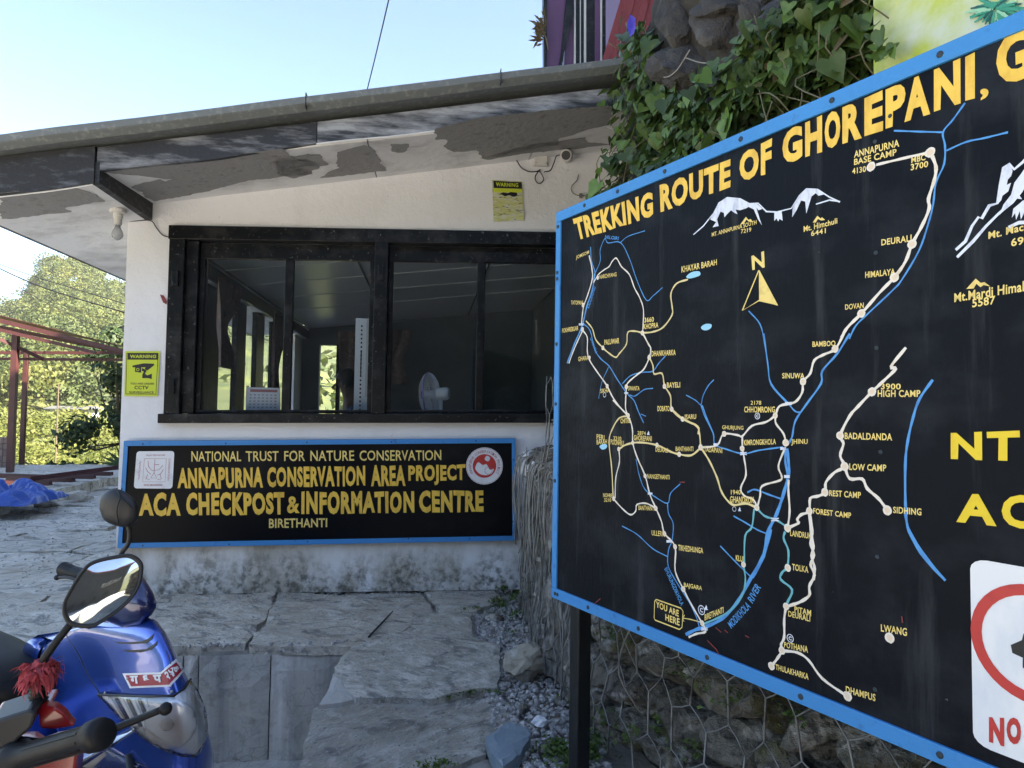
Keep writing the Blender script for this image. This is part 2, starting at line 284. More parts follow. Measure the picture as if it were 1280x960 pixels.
def spline(pts, sub=6):
    P = [V(p) for p in pts]
    if len(P) < 3: return P
    P = [P[0] * 2 - P[1]] + P + [P[-1] * 2 - P[-2]]; out = []
    for i in range(1, len(P) - 2):
        a, b, c, d = P[i - 1:i + 3]
        for k in range(sub):
            t = k / sub; out.append(.5 * ((2 * b) + (c - a) * t + (2 * a - 5 * b + 4 * c - d) * t * t + (3 * b - a - 3 * c + d) * t ** 3))
    return out + [P[-2]]
def cable(name, pts, r, label=None, mat=None, parent=None, cat='cable', group=None, n=6):
    o = MB().tube(spline(pts, 8), r, n).build(name, mat or m_cable, parent, smooth=True)
    if not parent: tag(o, label, cat, group)
    return o
def inst(src, parent, loc, rot=(0, 0, 0), sc=(1, 1, 1), name=None):
    c = src.copy()
    if name: c.name = name
    COL.objects.link(c); c.parent = parent; c.location = V(loc) - (wl(parent) if parent else V()); c.rotation_euler = rot; c.scale = sc
    for k in ('label', 'group'):
        if k in c and parent: del c[k]
    return c
def fn(x, y, z=0, s=1): return noise.noise(V((x * s, y * s, z * s)))
def rough_poly(poly, step, amp, seed=0):
    out = []
    n = len(poly)
    for i in range(n):
        a, b = V(poly[i]), V(poly[(i + 1) % n]); L = (b - a).length; k = max(1, int(L / step))
        nrm = V((-(b - a).y, (b - a).x)).normalized() if L > 0 else V((0, 0))
        for j in range(k):
            p = a.lerp(b, j / k); out.append(p + nrm * amp * (noise.noise(V((p.x * 9, p.y * 9, seed))) + .6 * noise.noise(V((p.x * 31, p.y * 31, seed)))))
    return out
def cdt(poly, step, jit=.35):
    """triangulate a 2D polygon with inner points"""
    xs = [p[0] for p in poly]; ys = [p[1] for p in poly]; pts = [V((p[0], p[1])) for p in poly]; n = len(pts)
    def inside(x, y):
        c = False; j = n - 1
        for i in range(n):
            xi, yi = pts[i]; xj, yj = pts[j]
            if (yi > y) != (yj > y) and x < (xj - xi) * (y - yi) / (yj - yi) + xi: c = not c
            j = i
        return c
    def dist(x, y):
        q = V((x, y)); return min((q - pts[i]).length for i in range(n))
    allp = list(pts); y = min(ys)
    while y < max(ys):
        x = min(xs)
        while x < max(xs):
            a, b = x + rnd(-jit, jit) * step, y + rnd(-jit, jit) * step
            if inside(a, b) and dist(a, b) > step * .45: allp.append(V((a, b)))
            x += step
        y += step
    r = geometry.delaunay_2d_cdt(allp, [(i, (i + 1) % n) for i in range(n)], [list(range(n))], 1, 1e-7)
    return r[0], [tuple(f) for f in r[2]], n
def slab(name, poly, z, th, mat, parent=None, amp=.006, step=.07, edge=.008, tilt=(0, 0), seed=0, zf=None):
    P = rough_poly([V((p[0], p[1])) for p in poly], max(.04, step * .6), edge, seed)
    vs, fs, n = cdt(P, step); cx = sum(p.x for p in P) / len(P); cy = sum(p.y for p in P) / len(P)
    ar = sum(P[i].x * P[(i + 1) % len(P)].y - P[(i + 1) % len(P)].x * P[i].y for i in range(len(P)))
    N_ = len(vs)
    def hz(p): return z + (zf(p.x, p.y) if zf else 0) + tilt[0] * (p.x - cx) + tilt[1] * (p.y - cy) + amp * (noise.noise(V((p.x * 4, p.y * 7, seed))) + .5 * noise.noise(V((p.x * 13, p.y * 19, seed))))
    v3 = [V((p.x, p.y, hz(p) - (.006 if i < n else 0))) for i, p in enumerate(vs)]
    top = list(v3); fs = [f if (vs[f[1]] - vs[f[0]]).cross(vs[f[2]] - vs[f[0]]) > 0 else tuple(reversed(f)) for f in fs]
    m = len(top); vb = [V((top[i].x + (top[i].x - cx) * -.01, top[i].y, z - th)) for i in range(n)]
    fs2 = list(fs)
    for i in range(n):
        j = (i + 1) % n; q = (i, m + i, m + j, j) if ar > 0 else (j, m + j, m + i, i); fs2.append(q)
    return mobj(name, top + vb, fs2, mat, parent, smooth=False)
# text -------------------------------------------------------------
def glyphs(body, bold=.02, res=3):
    cu = bpy.data.curves.new('t', 'FONT'); cu.body = body; cu.resolution_u = res; cu.offset = bold; cu.space_character = 1.0 + bold * 2.6
    ob_ = bpy.data.objects.new('t', cu); COL.objects.link(ob_); dg = bpy.context.evaluated_depsgraph_get()
    me = bpy.data.meshes.new_from_object(ob_.evaluated_get(dg)); vs = [v.co.copy() for v in me.vertices]; fs = [tuple(p.vertices) for p in me.polygons]
    bpy.data.objects.remove(ob_); bpy.data.curves.remove(cu); bpy.data.meshes.remove(me)
    return vs, fs
GC = {}
def text(body, TL, TR, BR, BL, mat, parent, nrm, off=.0015, bold=.02, name='lettering', wob=0.0, label=None):
    """lettering painted on a surface, fitted to four corners"""
    if (body, bold) not in GC: GC[(body, bold)] = glyphs(body, bold)
    vs, fs = GC[(body, bold)]
    if not vs: return
    x0 = min(v.x for v in vs); x1 = max(v.x for v in vs); y0 = min(v.y for v in vs); y1 = max(v.y for v in vs); out = []
    TL, TR, BR, BL = V(TL), V(TR), V(BR), V(BL)
    sd_ = len(body) * 1.7
    for v in vs:
        a = (v.x - x0) / (x1 - x0); b = (v.y - y0) / (y1 - y0)
        b2 = b + wob * noise.noise(V((a * len(body) * .8, sd_, b * 1.2))); a2 = a + wob / len(body) * 1.2 * noise.noise(V((a * len(body) * 1.1, b * 1.5, sd_ + 9)))
        out.append(BL.lerp(BR, a2).lerp(TL.lerp(TR, a2), b2) + V(nrm) * off)
    o = mobj(name, out, fs, mat, parent)
    if label: o['label'] = label
    return o
def ribbon(pts, wd, nrm, mat, parent, name, off=.0012, sub=5, taper=False, raw=False):
    P = pts if raw else spline(pts, sub); n = V(nrm); vs = []; fs = []
    for i, p in enumerate(P):
        d = (P[min(i + 1, len(P) - 1)] - P[max(i - 1, 0)]).normalized(); s_ = d.cross(n).normalized(); k = i / max(1, len(P) - 1)
        ww = wd * (1 + .18 * math.sin(i * 1.7)) * ((.45 + .55 * math.sin(math.pi * k)) if taper else 1)
        vs += [p + s_ * ww / 2 + n * off, p - s_ * ww / 2 + n * off]
        if i: a = 2 * i; fs.append((a - 2, a, a + 1, a - 1))
    return mobj(name, vs, fs, mat, parent)
def blob(poly, mat, parent, name, nrm, off=.002, sub=3, raw=False):
    P = [V(p) for p in poly]
    if not raw:
        n = len(P); Q = []
        for i in range(n):
            a, b, c, d = P[i - 1], P[i], P[(i + 1) % n], P[(i + 2) % n]
            for k in range(sub):
                t = k / sub; Q.append(.5 * ((2 * b) + (c - a) * t + (2 * a - 5 * b + 4 * c - d) * t * t + (3 * b - a - 3 * c + d) * t ** 3))
        P = Q
    return mobj(name, [p + V(nrm) * off for p in P], [tuple(range(len(P)))], mat, parent)
def disc(c, r, u, v, mat, parent, name, nrm, off=.002, n=18, wob=0.0):
    return mobj(name, [V(c) + V(nrm) * off + (V(u) * math.cos(2 * math.pi * k / n) + V(v) * math.sin(2 * math.pi * k / n)) * r * (1 + wob * rnd(-1, 1)) for k in range(n)], [tuple(range(n))], mat, parent)
def ring(c, r, wd, u, v, nrm, mat, parent, name, off=.002, n=28):
    vs = []; fs = []
    for k in range(n):
        e = V(u) * math.cos(2 * math.pi * k / n) + V(v) * math.sin(2 * math.pi * k / n); vs += [V(c) + e * (r - wd / 2) + V(nrm) * off, V(c) + e * (r + wd / 2) + V(nrm) * off]
    for k in range(n): a = 2 * k; b = 2 * ((k + 1) % n); fs.append((a, a + 1, b + 1, b))
    return mobj(name, vs, fs, mat, parent)
def rockmesh(seed, sub=2, sq=(1, 1, .75), amp=.35, fl=0.55):
    bm = bmesh.new(); bmesh.ops.create_icosphere(bm, subdivisions=sub, radius=1); out = []
    rr = random.Random(seed); planes = [(V((rr.uniform(-1, 1), rr.uniform(-1, 1), rr.uniform(-1, 1))).normalized(), rr.uniform(fl, .95)) for _ in range(9)]
    for v in bm.verts:
        p = v.co.copy()
        for n_, d_ in planes:
            k = p.dot(n_)
            if k > d_: p -= n_ * (k - d_) * .9
        p *= 1 + amp * noise.noise(p * 1.6 + V((seed * 3.1, 0, 0))) + amp * .35 * noise.noise(p * 5 + V((seed, 4, 0)))
        v.co = V((p.x * sq[0], p.y * sq[1], p.z * sq[2]))
    vs = [v.co.copy() for v in bm.verts]; fs = [tuple(v.index for v in f.verts) for f in bm.faces]; bm.free(); return vs, fs
def bolt_mesh(r=.006, h=.003):
    b = MB(); b.tube([(0, 0, 0), (0, 0, h * .6), (0, 0, h)], [r, r, r * .6], 8); me = bpy.data.meshes.new('bolt'); me.from_pydata(b.v, [], b.f); return me
# ================================================================== GROUND
def px_poly(l, z=0): return [oz(x, y, z) for x, y in l]
c7 = lambda l: [(200 + x / 2.4615, 680 + y / 2.4615) for x, y in l]
# terrain sheet: valley and hills all round
CREST = [(-3.2, 16), (-2.2, 14), (-1.5, 20), (-0.9, 26), (-0.62, 27), (-0.54, 22), (-.5112, 25), (-0.4895, 29), (-0.4677, 42), (-0.4352, 42.5), (-0.3878, 37.5), (-0.30, 37), (0, 32), (.8, 34), (1.7, 40), (3.2, 16)]
def crest(a):
    for (a0, h0), (a1, h1) in zip(CREST, CREST[1:]):
        if a <= a1: t = (a - a0) / (a1 - a0); return h0 + (h1 - h0) * t
    return 16
def hillz(x, y):
    r = math.hypot(x, y); a = math.atan2(x, y); H = crest(a)
    if r < 14: z = -3.2
    elif r < 90: z = -3.2 - 1.4 * math.sin((r - 14) / 76 * math.pi) + .06 * (r - 14) * .55
    else:
        t = min(1, (r - 90) / 170); z0 = -.7; z = z0 + (H - z0) * (t ** 1.2) if t < 1 else H - (r - 260) * .05
    if x > 3 and abs(y) < 60: z = max(z, min(30, (x - 9) * .5))
    return z + (2.2 if r > 60 else .35) * noise.noise(V((x * .03, y * .03, 0))) * min(1, r / 40)
vs = []; fs = []; NA, NR = 120, 44; rr = [0] + [11 * (1.098 ** i) for i in range(NR)]
for i, r in enumerate(rr):
    for k in range(NA):
        a = 2 * math.pi * k / NA - math.pi; x, y = r * math.sin(a), r * math.cos(a); vs.append(V((x, y, hillz(x, y) if r else -3.2)))
for i in range(len(rr) - 1):
    for k in range(NA): a = i * NA + k; b = i * NA + (k + 1) % NA; fs.append((a, b, b + NA, a + NA))
mobj('hillside', vs, fs, m_hill, smooth=True, kind='structure')
# terrace block (upper level z~0) and the sunken yard in front of it
b = MB(); b.prism([(-11.5, 3.56, -3.4), (-.39, 3.56, -3.4), (1.6, 3.56, -3.4), (6, 3.56, -3.4), (6, 13.2, -3.4), (-11.5, 13.2, -3.4)][0:1] + [(6, 3.56, -3.4), (6, 13.2, -3.4), (-11.5, 13.2, -3.4)], (0, 0, 3.365)); b.build('ground', m_ground, kind='structure')
b = MB(); b.prism([(-.375, -3.2, -.8), (1.9, -3.2, -.8), (1.9, 3.55, -.8), (-.375, 3.55, -.8)], (0, 0, .745)); b.build('ground', m_ground, kind='structure')
vs, fs, n = cdt([V((-9, -7)), V((2.2, -7)), V((2.2, 3.7)), V((-9, 3.7))], .28)
mobj('ground', [V((p.x, p.y, -.535 + .012 * fn(p.x, p.y, 3, 2) + (0 if p.y > 2 else 0))) for p in vs], fs, m_cem, kind='structure')
b = MB(); b.prism([(-9, -7, -3.4), (3, -7, -3.4), (3, 3.5, -3.4), (-9, 3.5, -3.4)], (0, 0, 2.85)); b.build('ground', m_ground, kind='structure')
b = MB(); b.prism([(-14, -18, -3.5), (14, -18, -3.5), (14, -3.3, -3.5), (-14, -3.3, -3.5)], (0, 0, 3.0)); b.build('ground', m_yard, kind='structure')  # unseen pale ground, added to bounce sun onto the shaded front
b = MB(); b.prism([(-14, -3.29, -3.5), (-9.01, -3.29, -3.5), (-9.01, 3.3, -3.5), (-14, 3.3, -3.5)], (0, 0, 3.0)); b.build('ground', m_yard, kind='structure')
# riser: rendered stone blocks below the ledge
riser = thing('step_wall', 'streaked cement face of the stone step below the checkpost', 'wall', (-1, 3.53, -.53), kind='structure')
xs = [-9.0, -7.4, -6.1, -4.9, -3.9, -3.0, -2.35, -1.72, -1.12, -1.05, -.72, -.375]
for i in range(len(xs) - 1):
    x0, x1 = xs[i], xs[i + 1]
    g = .003; bb = MB(); y = 3.525 + rnd(-.012, .012); q = [V((x0 + g, y)), V((x1 - g, y))]
    NX, NZ = max(2, int((x1 - x0) / .08)), 7; v = []
    for kz in range(NZ + 1):
        for kx in range(NX + 1):
            x = x0 + g + (x1 - x0 - 2 * g) * kx / NX; z = -.56 + .515 * kz / NZ
            e = .012 if kx in (0, NX) or kz == NZ else 0
            v.append(V((x, y + e + .012 * fn(x, 0, z, 6) + .006 * fn(x, 3, z, 18), z)))
    f = [(a, a + 1, a + NX + 2, a + NX + 1) for kz in range(NZ) for a in range(kz * (NX + 1), kz * (NX + 1) + NX)]
    m = len(v); bb.add(v, f); bb.add([(x0 + g, y + .02, -.56), (x1 - g, y + .02, -.56), (x1 - g, 3.56, -.56), (x0 + g, 3.56, -.56), (x0 + g, y + .02, -.05), (x1 - g, y + .02, -.05), (x1 - g, 3.56, -.05), (x0 + g, 3.56, -.05)], [(4, 5, 6, 7), (0, 3, 7, 4), (1, 5, 6, 2)])
    bb.build('stone_block', m_cem, riser)
bb = MB(); bb.box((-.39, -3.2, -.56), (-.378, 3.5, -.05)); bb.build('side_face', m_cem, riser)
# paving
pave = thing('pavement', 'grey slate flagstones of the terrace', None, (0, 4, 0), kind='structure'); del pave['label']
def pslab(pl, z=.0, th=.05, mat=None, **k): return slab('paving_slab', [(p.x, p.y) for p in px_poly(pl, z)], z, th, mat or m_slab, pave, seed=rnd(0, 99), **k)
pslab([(-60, 822), (150, 809), (306, 804), (334, 766), (343, 741), (120, 741), (-40, 762)], amp=.020, step=.05, edge=.018)
pslab([(347, 741), (338, 767), (311, 805), (440, 806), (472, 800), (548, 768), (524, 740)], amp=.018, step=.045, edge=.018)
pslab([(530, 739), (618, 737), (632, 748), (596, 762), (552, 766)], amp=.010, step=.05)
pslab(c7([(538, 375), (590, 306), (640, 284), (718, 212), (958, 209), (962, 283), (1045, 303), (1045, 400), (1038, 437), (960, 440), (890, 457), (830, 474), (700, 466), (600, 470), (560, 420)]), th=.06, mat=m_slab_d, amp=.007, step=.045)
pslab(c7([(478, 486), (600, 474), (830, 482), (960, 468), (1060, 478), (1108, 560), (1002, 596), (1003, 640), (930, 668), (850, 690), (800, 900), (330, 900), (425, 689)]), z=-.03, th=.05, mat=m_slab_d, amp=.007, step=.045)
pslab([(530, 975), (640, 958), (700, 975), (700, 1300), (420, 1300)], z=-.05, th=.05, mat=m_slab_d, amp=.01)
slab('paving_slab', [(-.36, 1.35), (.4, 1.35), (.4, .3), (-.36, .3)], -.04, .05, m_slab_d, pave, seed=5)
slab('paving_slab', [(-.36, .27), (.4, .27), (.4, -1.2), (-.36, -1.2)], -.04, .05, m_slab_d, pave, seed=6)
# chipped mortar corner between the slabs
blobv = [oz(x, y, -.005) for x, y in c7([(532, 396), (548, 400), (575, 440), (600, 466), (560, 478), (492, 486), (520, 440)])]
slab('mortar_chip', [(p.x, p.y) for p in blobv], -.008, .05, M('pale_mortar', (.50, .48, .44), .9, var=.2, bump=.01, bscale=40), pave, amp=.01, step=.03)
# flagstones of the wide terrace left of the building: irregular cells, long in x
def clip(poly, a, n_):     # keep side where (p-a).n < 0
    out = []
    for i in range(len(poly)):
        p, q = poly[i], poly[(i + 1) % len(poly)]; dp, dq = (p - a).dot(n_), (q - a).dot(n_)
        if dp < 0: out.append(p)
        if dp * dq < 0: out.append(p.lerp(q, dp / (dp - dq)))
    return out
R2 = random.Random(11); sites = []
for i in range(9):
    for j in range(15): sites.append(V((-9.6 + i * 1.12 + (j % 2) * .5 + R2.uniform(-.32, .32), 4.35 + j * .56 + R2.uniform(-.2, .2))))
def in_reg(p): return p.x < -1.84 - .3 or (p.y < W - .05)
for i, s_ in enumerate(sites):
    poly = [V((-10.5, 4.18)), V((-1.86, 4.18)), V((-1.86, 12.6)), V((-10.5, 12.6))]
    if s_.x > -1.3: continue
    sc_ = V((1, 1.9))
    for j, o_ in enumerate(sites):
        if i == j: continue
        a = V((s_.x * 1, s_.y * 1.9)); c = V((o_.x, o_.y * 1.9))
        if (a - c).length > 3.5: continue
        mid = (s_ + o_) / 2; nn = V((o_.x - s_.x, (o_.y - s_.y) * 1.9 * 1.9))
        poly = clip(poly, mid, nn)
        if len(poly) < 3: break
    if len(poly) < 3: continue
    cc = sum(poly, V((0, 0))) / len(poly); poly = [p + (cc - p).normalized() * .014 for p in poly]
    far = cc.y > 8.5
    slab('paving_slab', [(p.x, p.y) for p in poly], R2.uniform(-.012, .016), .04, m_slab, pave, amp=.018, step=.11 if not far else .2, edge=.012, tilt=(R2.uniform(-.012, .012), R2.uniform(-.02, .02)), seed=i)
# raised stone kerb platform at the left, where the tarpaulin lies
kb = thing('stone_kerb', 'raised edge of long grey slabs along the left side of the terrace', 'kerb', (-5.2, 9, 0), kind='structure')
ke = [V((-4.5, 5.6)), V((-4.33, 7.79)), V((-4.45, 10.1)), V((-4.2, 13.0))]
for i in range(3):
    a, c = ke[i], ke[i + 1]; slab('kerb_slab', [(a.x, a.y + .02), (c.x, c.y - .02), (c.x - 1.9, c.y + .02), (a.x - 1.9, a.y + .05)], .13, .16, m_slab, kb, amp=.014, step=.14, edge=.03, seed=i + 40)
for i in range(3):
    a, c = ke[i], ke[i + 1]; slab('kerb_slab', [(a.x - 1.93, a.y + .05), (c.x - 1.93, c.y + .02), (c.x - 5.5, c.y + .02), (a.x - 5.5, a.y + .05)], .12, .16, m_slab, kb, amp=.014, step=.2, edge=.03, seed=i + 50)
# gravel strip by the stone wall, grit in the joints
pebs = [rockmesh(s_, 0, (1, .8, .6), .2) for s_ in range(4)]
G = MB(); R3 = random.Random(3)
def peb(x, y, z, r):
    v, f = pebs[R3.randrange(4)]; a = R3.uniform(0, 6.3); ca, sa = math.cos(a), math.sin(a)
    G.add([(x + (p.x * ca - p.y * sa) * r, y + (p.x * sa + p.y * ca) * r, z + p.z * r) for p in v], f)
for k in range(4200):
    y = R3.uniform(1.7, 4.4); x = R3.uniform(.26 + .02 * (y - 3), .62)
    r = R3.choice((.004, .006, .008, .012, .018)) * R3.uniform(.7, 1.3); peb(x, y, -.035 + r * .4, r)
for k in range(120):
    x = R3.uniform(-1.9, .5); peb(x, 3.54 + abs(R3.gauss(0, .05)), .003, R3.uniform(.002, .007))
for k in range(900):
    x = R3.uniform(-1.7, .55); peb(x, W - .03 - abs(R3.gauss(0, .10)), .004, R3.uniform(.002, .007))
for k in range(700):
    x = R3.uniform(-.33, .38); peb(x, R3.uniform(2.2, 4.4), .008 if True else 0, R3.uniform(.0015, .005))
for k in range(1600):
    y = R3.uniform(4.6, 11); x = R3.uniform(-5, -2); peb(x, y, .01, R3.uniform(.004, .013))
for k in range(50):
    x = R3.uniform(-1.9, -.3); peb(x, 3.535 + abs(R3.gauss(0, .03)), .0, R3.uniform(.008, .02))
G.build('gravel', m_pebble, kind='stuff')
def rock_thing(name, label, cat, pos, r, seed, mat, sq=(1, 1, .75), rot=0, sub=3, smooth=False):
    v, f = rockmesh(seed, sub, sq); c, s_ = math.cos(rot), math.sin(rot); zm = min(p.z for p in v)
    o = mobj(name, [V((pos[0] + (p.x * c - p.y * s_) * r, pos[1] + (p.x * s_ + p.y * c) * r, pos[2] + (p.z - zm) * r - .01)) for p in v], f, mat, smooth=smooth)
    return tag(o, label, cat)
p = oz(656, 838, 0); rock_thing('boulder', 'pale tan angular boulder on the gravel by the root-hung stone wall', 'boulder', (p.x - .005, p.y - .02, -.03), .125, 12, m_boulder, (1, .62, .62), .2)
q = [oz(x, y, 0) for x, y in c7([(1000, 598), (1073, 549), (1138, 574), (1136, 612), (1108, 655), (1056, 690), (1020, 650)])]
o = slab('flat_stone', [(a.x, a.y) for a in q], .012, .045, m_bluestone, None, amp=.006, step=.03, edge=.006); tag(o, 'flat blue-grey stone lying on the gravel near the black post', 'stone')
for (x, y, r, s_, lab) in [(60, 628, .13, 3, 'rounded grey stone against the kerb beside the tarpaulin'), (98, 621, .15, 4, 'flat grey stone at the foot of the kerb, farther from the tarpaulin')]:
    p = oz(x, y + 6, 0); rock_thing('stone', lab, 'stone', (p.x, p.y, 0), r, s_, m_slab, (1.2, .7, .45), .4, 2)
p = oz(660, 725 + 70, 0)
for (x, y, r, s_, lab) in [(700, 868, .03, 21, 'small reddish pebble beside the black post'), (690, 930, .045, 22, 'small dark stone left of the post foot'), (655, 880, .035, 23, 'small grey stone between the boulder and the blue-grey flat stone'), (618, 770, .05, 25, 'grey stone at the corner of the dark slab near the white wall')]:
    p = oz(x, y, 0); rock_thing('stone', lab, 'stone', (p.x, p.y, -.03), r, s_, m_red if False else m_rock, (1.2, .8, .6), s_, 2)
p = oz(673, 905, -.02); v, f = rockmesh(31, 2, (1, .7, .5), .6, .4)
tag(mobj('paper_scrap', [p + V((a.x * .035, a.y * .045, a.z * .035 + .01)) for a in v], f, m_stickw), 'crumpled white paper scrap on the gravel', 'litter')
p1, p2 = oz(461, 796, .012), oz(491, 764, .012); tag(MB().tube([p1, p1.lerp(p2, .5) + V((.004, 0, .004)), p2], [.006, .005, .003], 6).build('stick', m_cable), 'thin black stick lying on the slate slabs', 'stick')
# weeds
def weed(name, label, spots, r, n, h, cat='plant', lsz=.012, mat=None, group=None):
    B_ = MB(); R_ = random.Random(len(label))
    for (x, y, z) in spots:
        for k in range(n):
            a = R_.uniform(0, 6.3); d = abs(R_.gauss(0, r)); c = V((x + math.cos(a) * d, y + math.sin(a) * d, z + R_.uniform(0, h)))
            u = V((R_.uniform(-1, 1), R_.uniform(-1, 1), R_.uniform(-.2, .6))).normalized() * lsz * R_.uniform(.6, 1.4); vv = u.cross(V((R_.uniform(-1, 1), R_.uniform(-1, 1), 1))).normalized() * lsz * .45
            B_.add([c - u, c + vv, c + u, c - vv], [(0, 1, 2, 3)])
    o = B_.build(name, mat or m_moss, kind='stuff'); return o
wd = lambda l, z=0: [tuple(oz(x, y, z)) for x, y in l]
weed('weed', 'patch of creeping green weed at the wall corner by the dry roots', wd([(636, 722), (630, 738), (640, 750), (628, 760), (645, 770), (648, 745), (620, 752)]), .035, 60, .03, lsz=.011)
weed('weed', 'low weed creeping along the edge between the two dark slabs', wd([(560, 872), (572, 868), (588, 866), (604, 862), (622, 866), (545, 874)], -.02), .02, 45, .012, lsz=.007)
weed('weed', 'green weed tuft at the foot of the black post', wd([(700, 942), (690, 945), (722, 950), (715, 958), (740, 945), (745, 930)], -.02), .04, 90, .05, lsz=.011)
weed('weed', 'small weeds in the slab corner at the bottom edge', wd([(545, 958), (530, 960), (556, 955)], -.03), .02, 60, .015, lsz=.007)
weed('weed', 'thin moss on the ledge in front of the blue-edged sign', wd([(596, 760), (612, 766), (580, 762), (640, 790)]), .03, 50, .008, lsz=.006)

# ================================================================== CHECKPOST BUILDING
bld = thing('checkpost_building', 'white plastered checkpost with long black framed window and sloping roof', 'building', (-.2, W, 0))
XL, XR, YB = -1.84, 1.5, 10.3
SL = .175
def roofz(x, base=2.365): return base + SL * (x + 1.717)
wx0, wx1, wz0, wz1 = -1.555, 1.00, 1.065, 2.216       # window hole
T = .16
def wallpatch(x0, x1, z0a, z0b, z1a, z1b):
    """subdivided wall sheet, slightly uneven"""
    NX = max(2, int(abs(x1 - x0) / .09)); NZ = max(2, int(max(z1a - z0a, z1b - z0b) / .09)); v = []; f = []
    for j in range(NZ + 1):
        for i in range(NX + 1):
            x = x0 + (x1 - x0) * i / NX; a = z0a + (z0b - z0a) * i / NX; c = z1a + (z1b - z1a) * i / NX; z = a + (c - a) * j / NZ
            v.append(V((x, W - .004 * fn(x, 1, z, 3) - (.012 * max(0, .4 - z) if z < .4 else 0), z)))
    for j in range(NZ):
        for i in range(NX): a = j * (NX + 1) + i; f.append((a, a + 1, a + NX + 2, a + NX + 1))
    return v, f
wb = MB()
for args in ((XL, wx0, 0, 0, roofz(XL), roofz(wx0)), (wx1, XR, 0, 0, roofz(wx1), roofz(XR)), (wx0, wx1, 0, 0, wz0, wz0), (wx0, wx1, wz1, wz1, roofz(wx0), roofz(wx1))):
    v, f = wallpatch(*args); wb.add(v, f)
# reveals + back of front wall
wb.add([(wx0, W, wz0), (wx1, W, wz0), (wx1, W + T, wz0), (wx0, W + T, wz0), (wx0, W, wz1), (wx1, W, wz1), (wx1, W + T, wz1), (wx0, W + T, wz1)], [(0, 3, 2, 1), (4, 5, 6, 7), (0, 4, 7, 3), (1, 2, 6, 5)])
wb.build('front_wall', m_wall, bld, smooth=True)
wi = MB()
for (x0, x1, z0, z1) in ((XL + .14, wx0, 0, 2.3), (wx1, XR, 0, 2.9), (wx0, wx1, 0, wz0), (wx0, wx1, wz1, 2.34)): wi.add([(x0, W + T, z0), (x0, W + T, z1), (x1, W + T, z1), (x1, W + T, z0)], [(0, 1, 2, 3)])
wi.build('interior_wall', m_inwall, bld)
# side wall (left) with its row of windows
sw = MB(); lz0, lz1 = 1.06, 2.13
sw.box((XL, W + .001, 0), (XL + .14, YB, lz0)); sw.box((XL, W + .001, lz1), (XL + .14, YB, 2.26)); sw.box((XL, W + .001, lz0), (XL + .14, 4.9, lz1)); sw.box((XL, 4.901, lz0), (XL + .05, 5.33, lz1)); sw.box((XL, 9.75, lz0), (XL + .05, YB, lz1))
sw.build('side_wall', m_wall, bld)
for (y0, y1) in ((5.86, 6.30), (6.86, 7.18), (7.62, 7.95), (8.4, 8.7), (9.2, 9.5)):
    MB().box((XL + .005, y0, lz0), (XL + .055, y1, lz1)).build('window_post', m_frame, bld)
MB().box((XL + .142, W + T + .002, lz1 - .02), (XL + .165, YB - .1, lz1 + .09)).build('window_head', m_frame, bld)
MB().box((XL + .142, W + T + .002, lz0 - .09), (XL + .19, YB - .1, lz0 + .02)).build('window_sill', m_frame, bld)
for (y0, y1) in ((5.36, 5.86), (6.30, 6.86), (7.18, 7.62), (7.95, 8.4), (8.7, 9.2)):
    MB().box((XL + .02, y0, lz0), (XL + .024, y1, lz1)).build('pane', m_glass2, bld)
bw = MB(); bx0, bx1 = -1.55, -1.05
bw.box((XL, YB, 0), (bx0, YB + .14, 2.3)); bw.box((bx1, YB, 0), (XR, YB + .14, 2.3)); bw.box((bx0, YB, 0), (bx1, YB + .14, .9)); bw.box((bx0, YB, 2.05), (bx1, YB + .14, 2.3))
bw.add([(XL, YB, 2.3), (XR, YB, 2.3), (XR, YB, 3.1)], [(0, 1, 2)]); bw.add([(XL, YB + .14, 2.3), (XR, YB + .14, 2.3), (XR, YB + .14, 3.1)], [(0, 2, 1)])
bw.build('back_wall', m_inwall, bld)
MB().box((-1.31, YB - .03, .9), (-1.25, YB + .05, 2.05)).build('window_post', m_frame, bld)
MB().box((XR, W + .001, 0), (XR + .14, YB + .14, 3.1)).build('side_wall', m_inwall, bld)
MB().box((XL + .14, W + T, -.02), (XR, YB, .02)).build('floor', m_infloor, bld)
# interior ceiling sheets with joints
ys = [W + T + .001, 5.4, 6.1, 6.8, 7.6, 8.5, YB]; xs = [XL + .14, -.62, .55, 1.7, XR]
for i in range(6):
    for j in range(4):
        a, c = xs[j] + .006, xs[j + 1] - .006; d, e = ys[i] + .006, ys[i + 1] - .006; z = lambda x: 2.27 + .12 * (x + 1.7)
        MB().hexa([(a, d, z(a)), (c, d, z(c)), (c, e, z(c)), (a, e, z(a))], [(a, d, z(a) + .02), (c, d, z(c) + .02), (c, e, z(c) + .02), (a, e, z(a) + .02)]).build('ceiling_panel', m_ceil, bld)
MB().hexa([(XL, W, roofz(XL) + .03 - .02), (XR, W, roofz(XR)), (XR, YB + .2, roofz(XR)), (XL, YB + .2, roofz(XL))], [(XL, W, roofz(XL) + .05), (XR, W, roofz(XR) + .05), (XR, YB + .2, roofz(XR) + .05), (XL, YB + .2, roofz(XL) + .05)]).build('ceiling_void', m_plain, bld)
zc = lambda x: 2.27 + .12 * (x + 1.7)
for y in ys[1:-1]: MB().hexa([(XL + .14, y - .008, zc(XL + .14) - .006), (XR, y - .008, zc(XR) - .006), (XR, y + .008, zc(XR) - .006), (XL + .14, y + .008, zc(XL + .14) - .006)], [(XL + .14, y - .008, zc(XL + .14) + .004), (XR, y - .008, zc(XR) + .004), (XR, y + .008, zc(XR) + .004), (XL + .14, y + .008, zc(XL + .14) + .004)]).build('ceiling_batten', m_plast, bld)
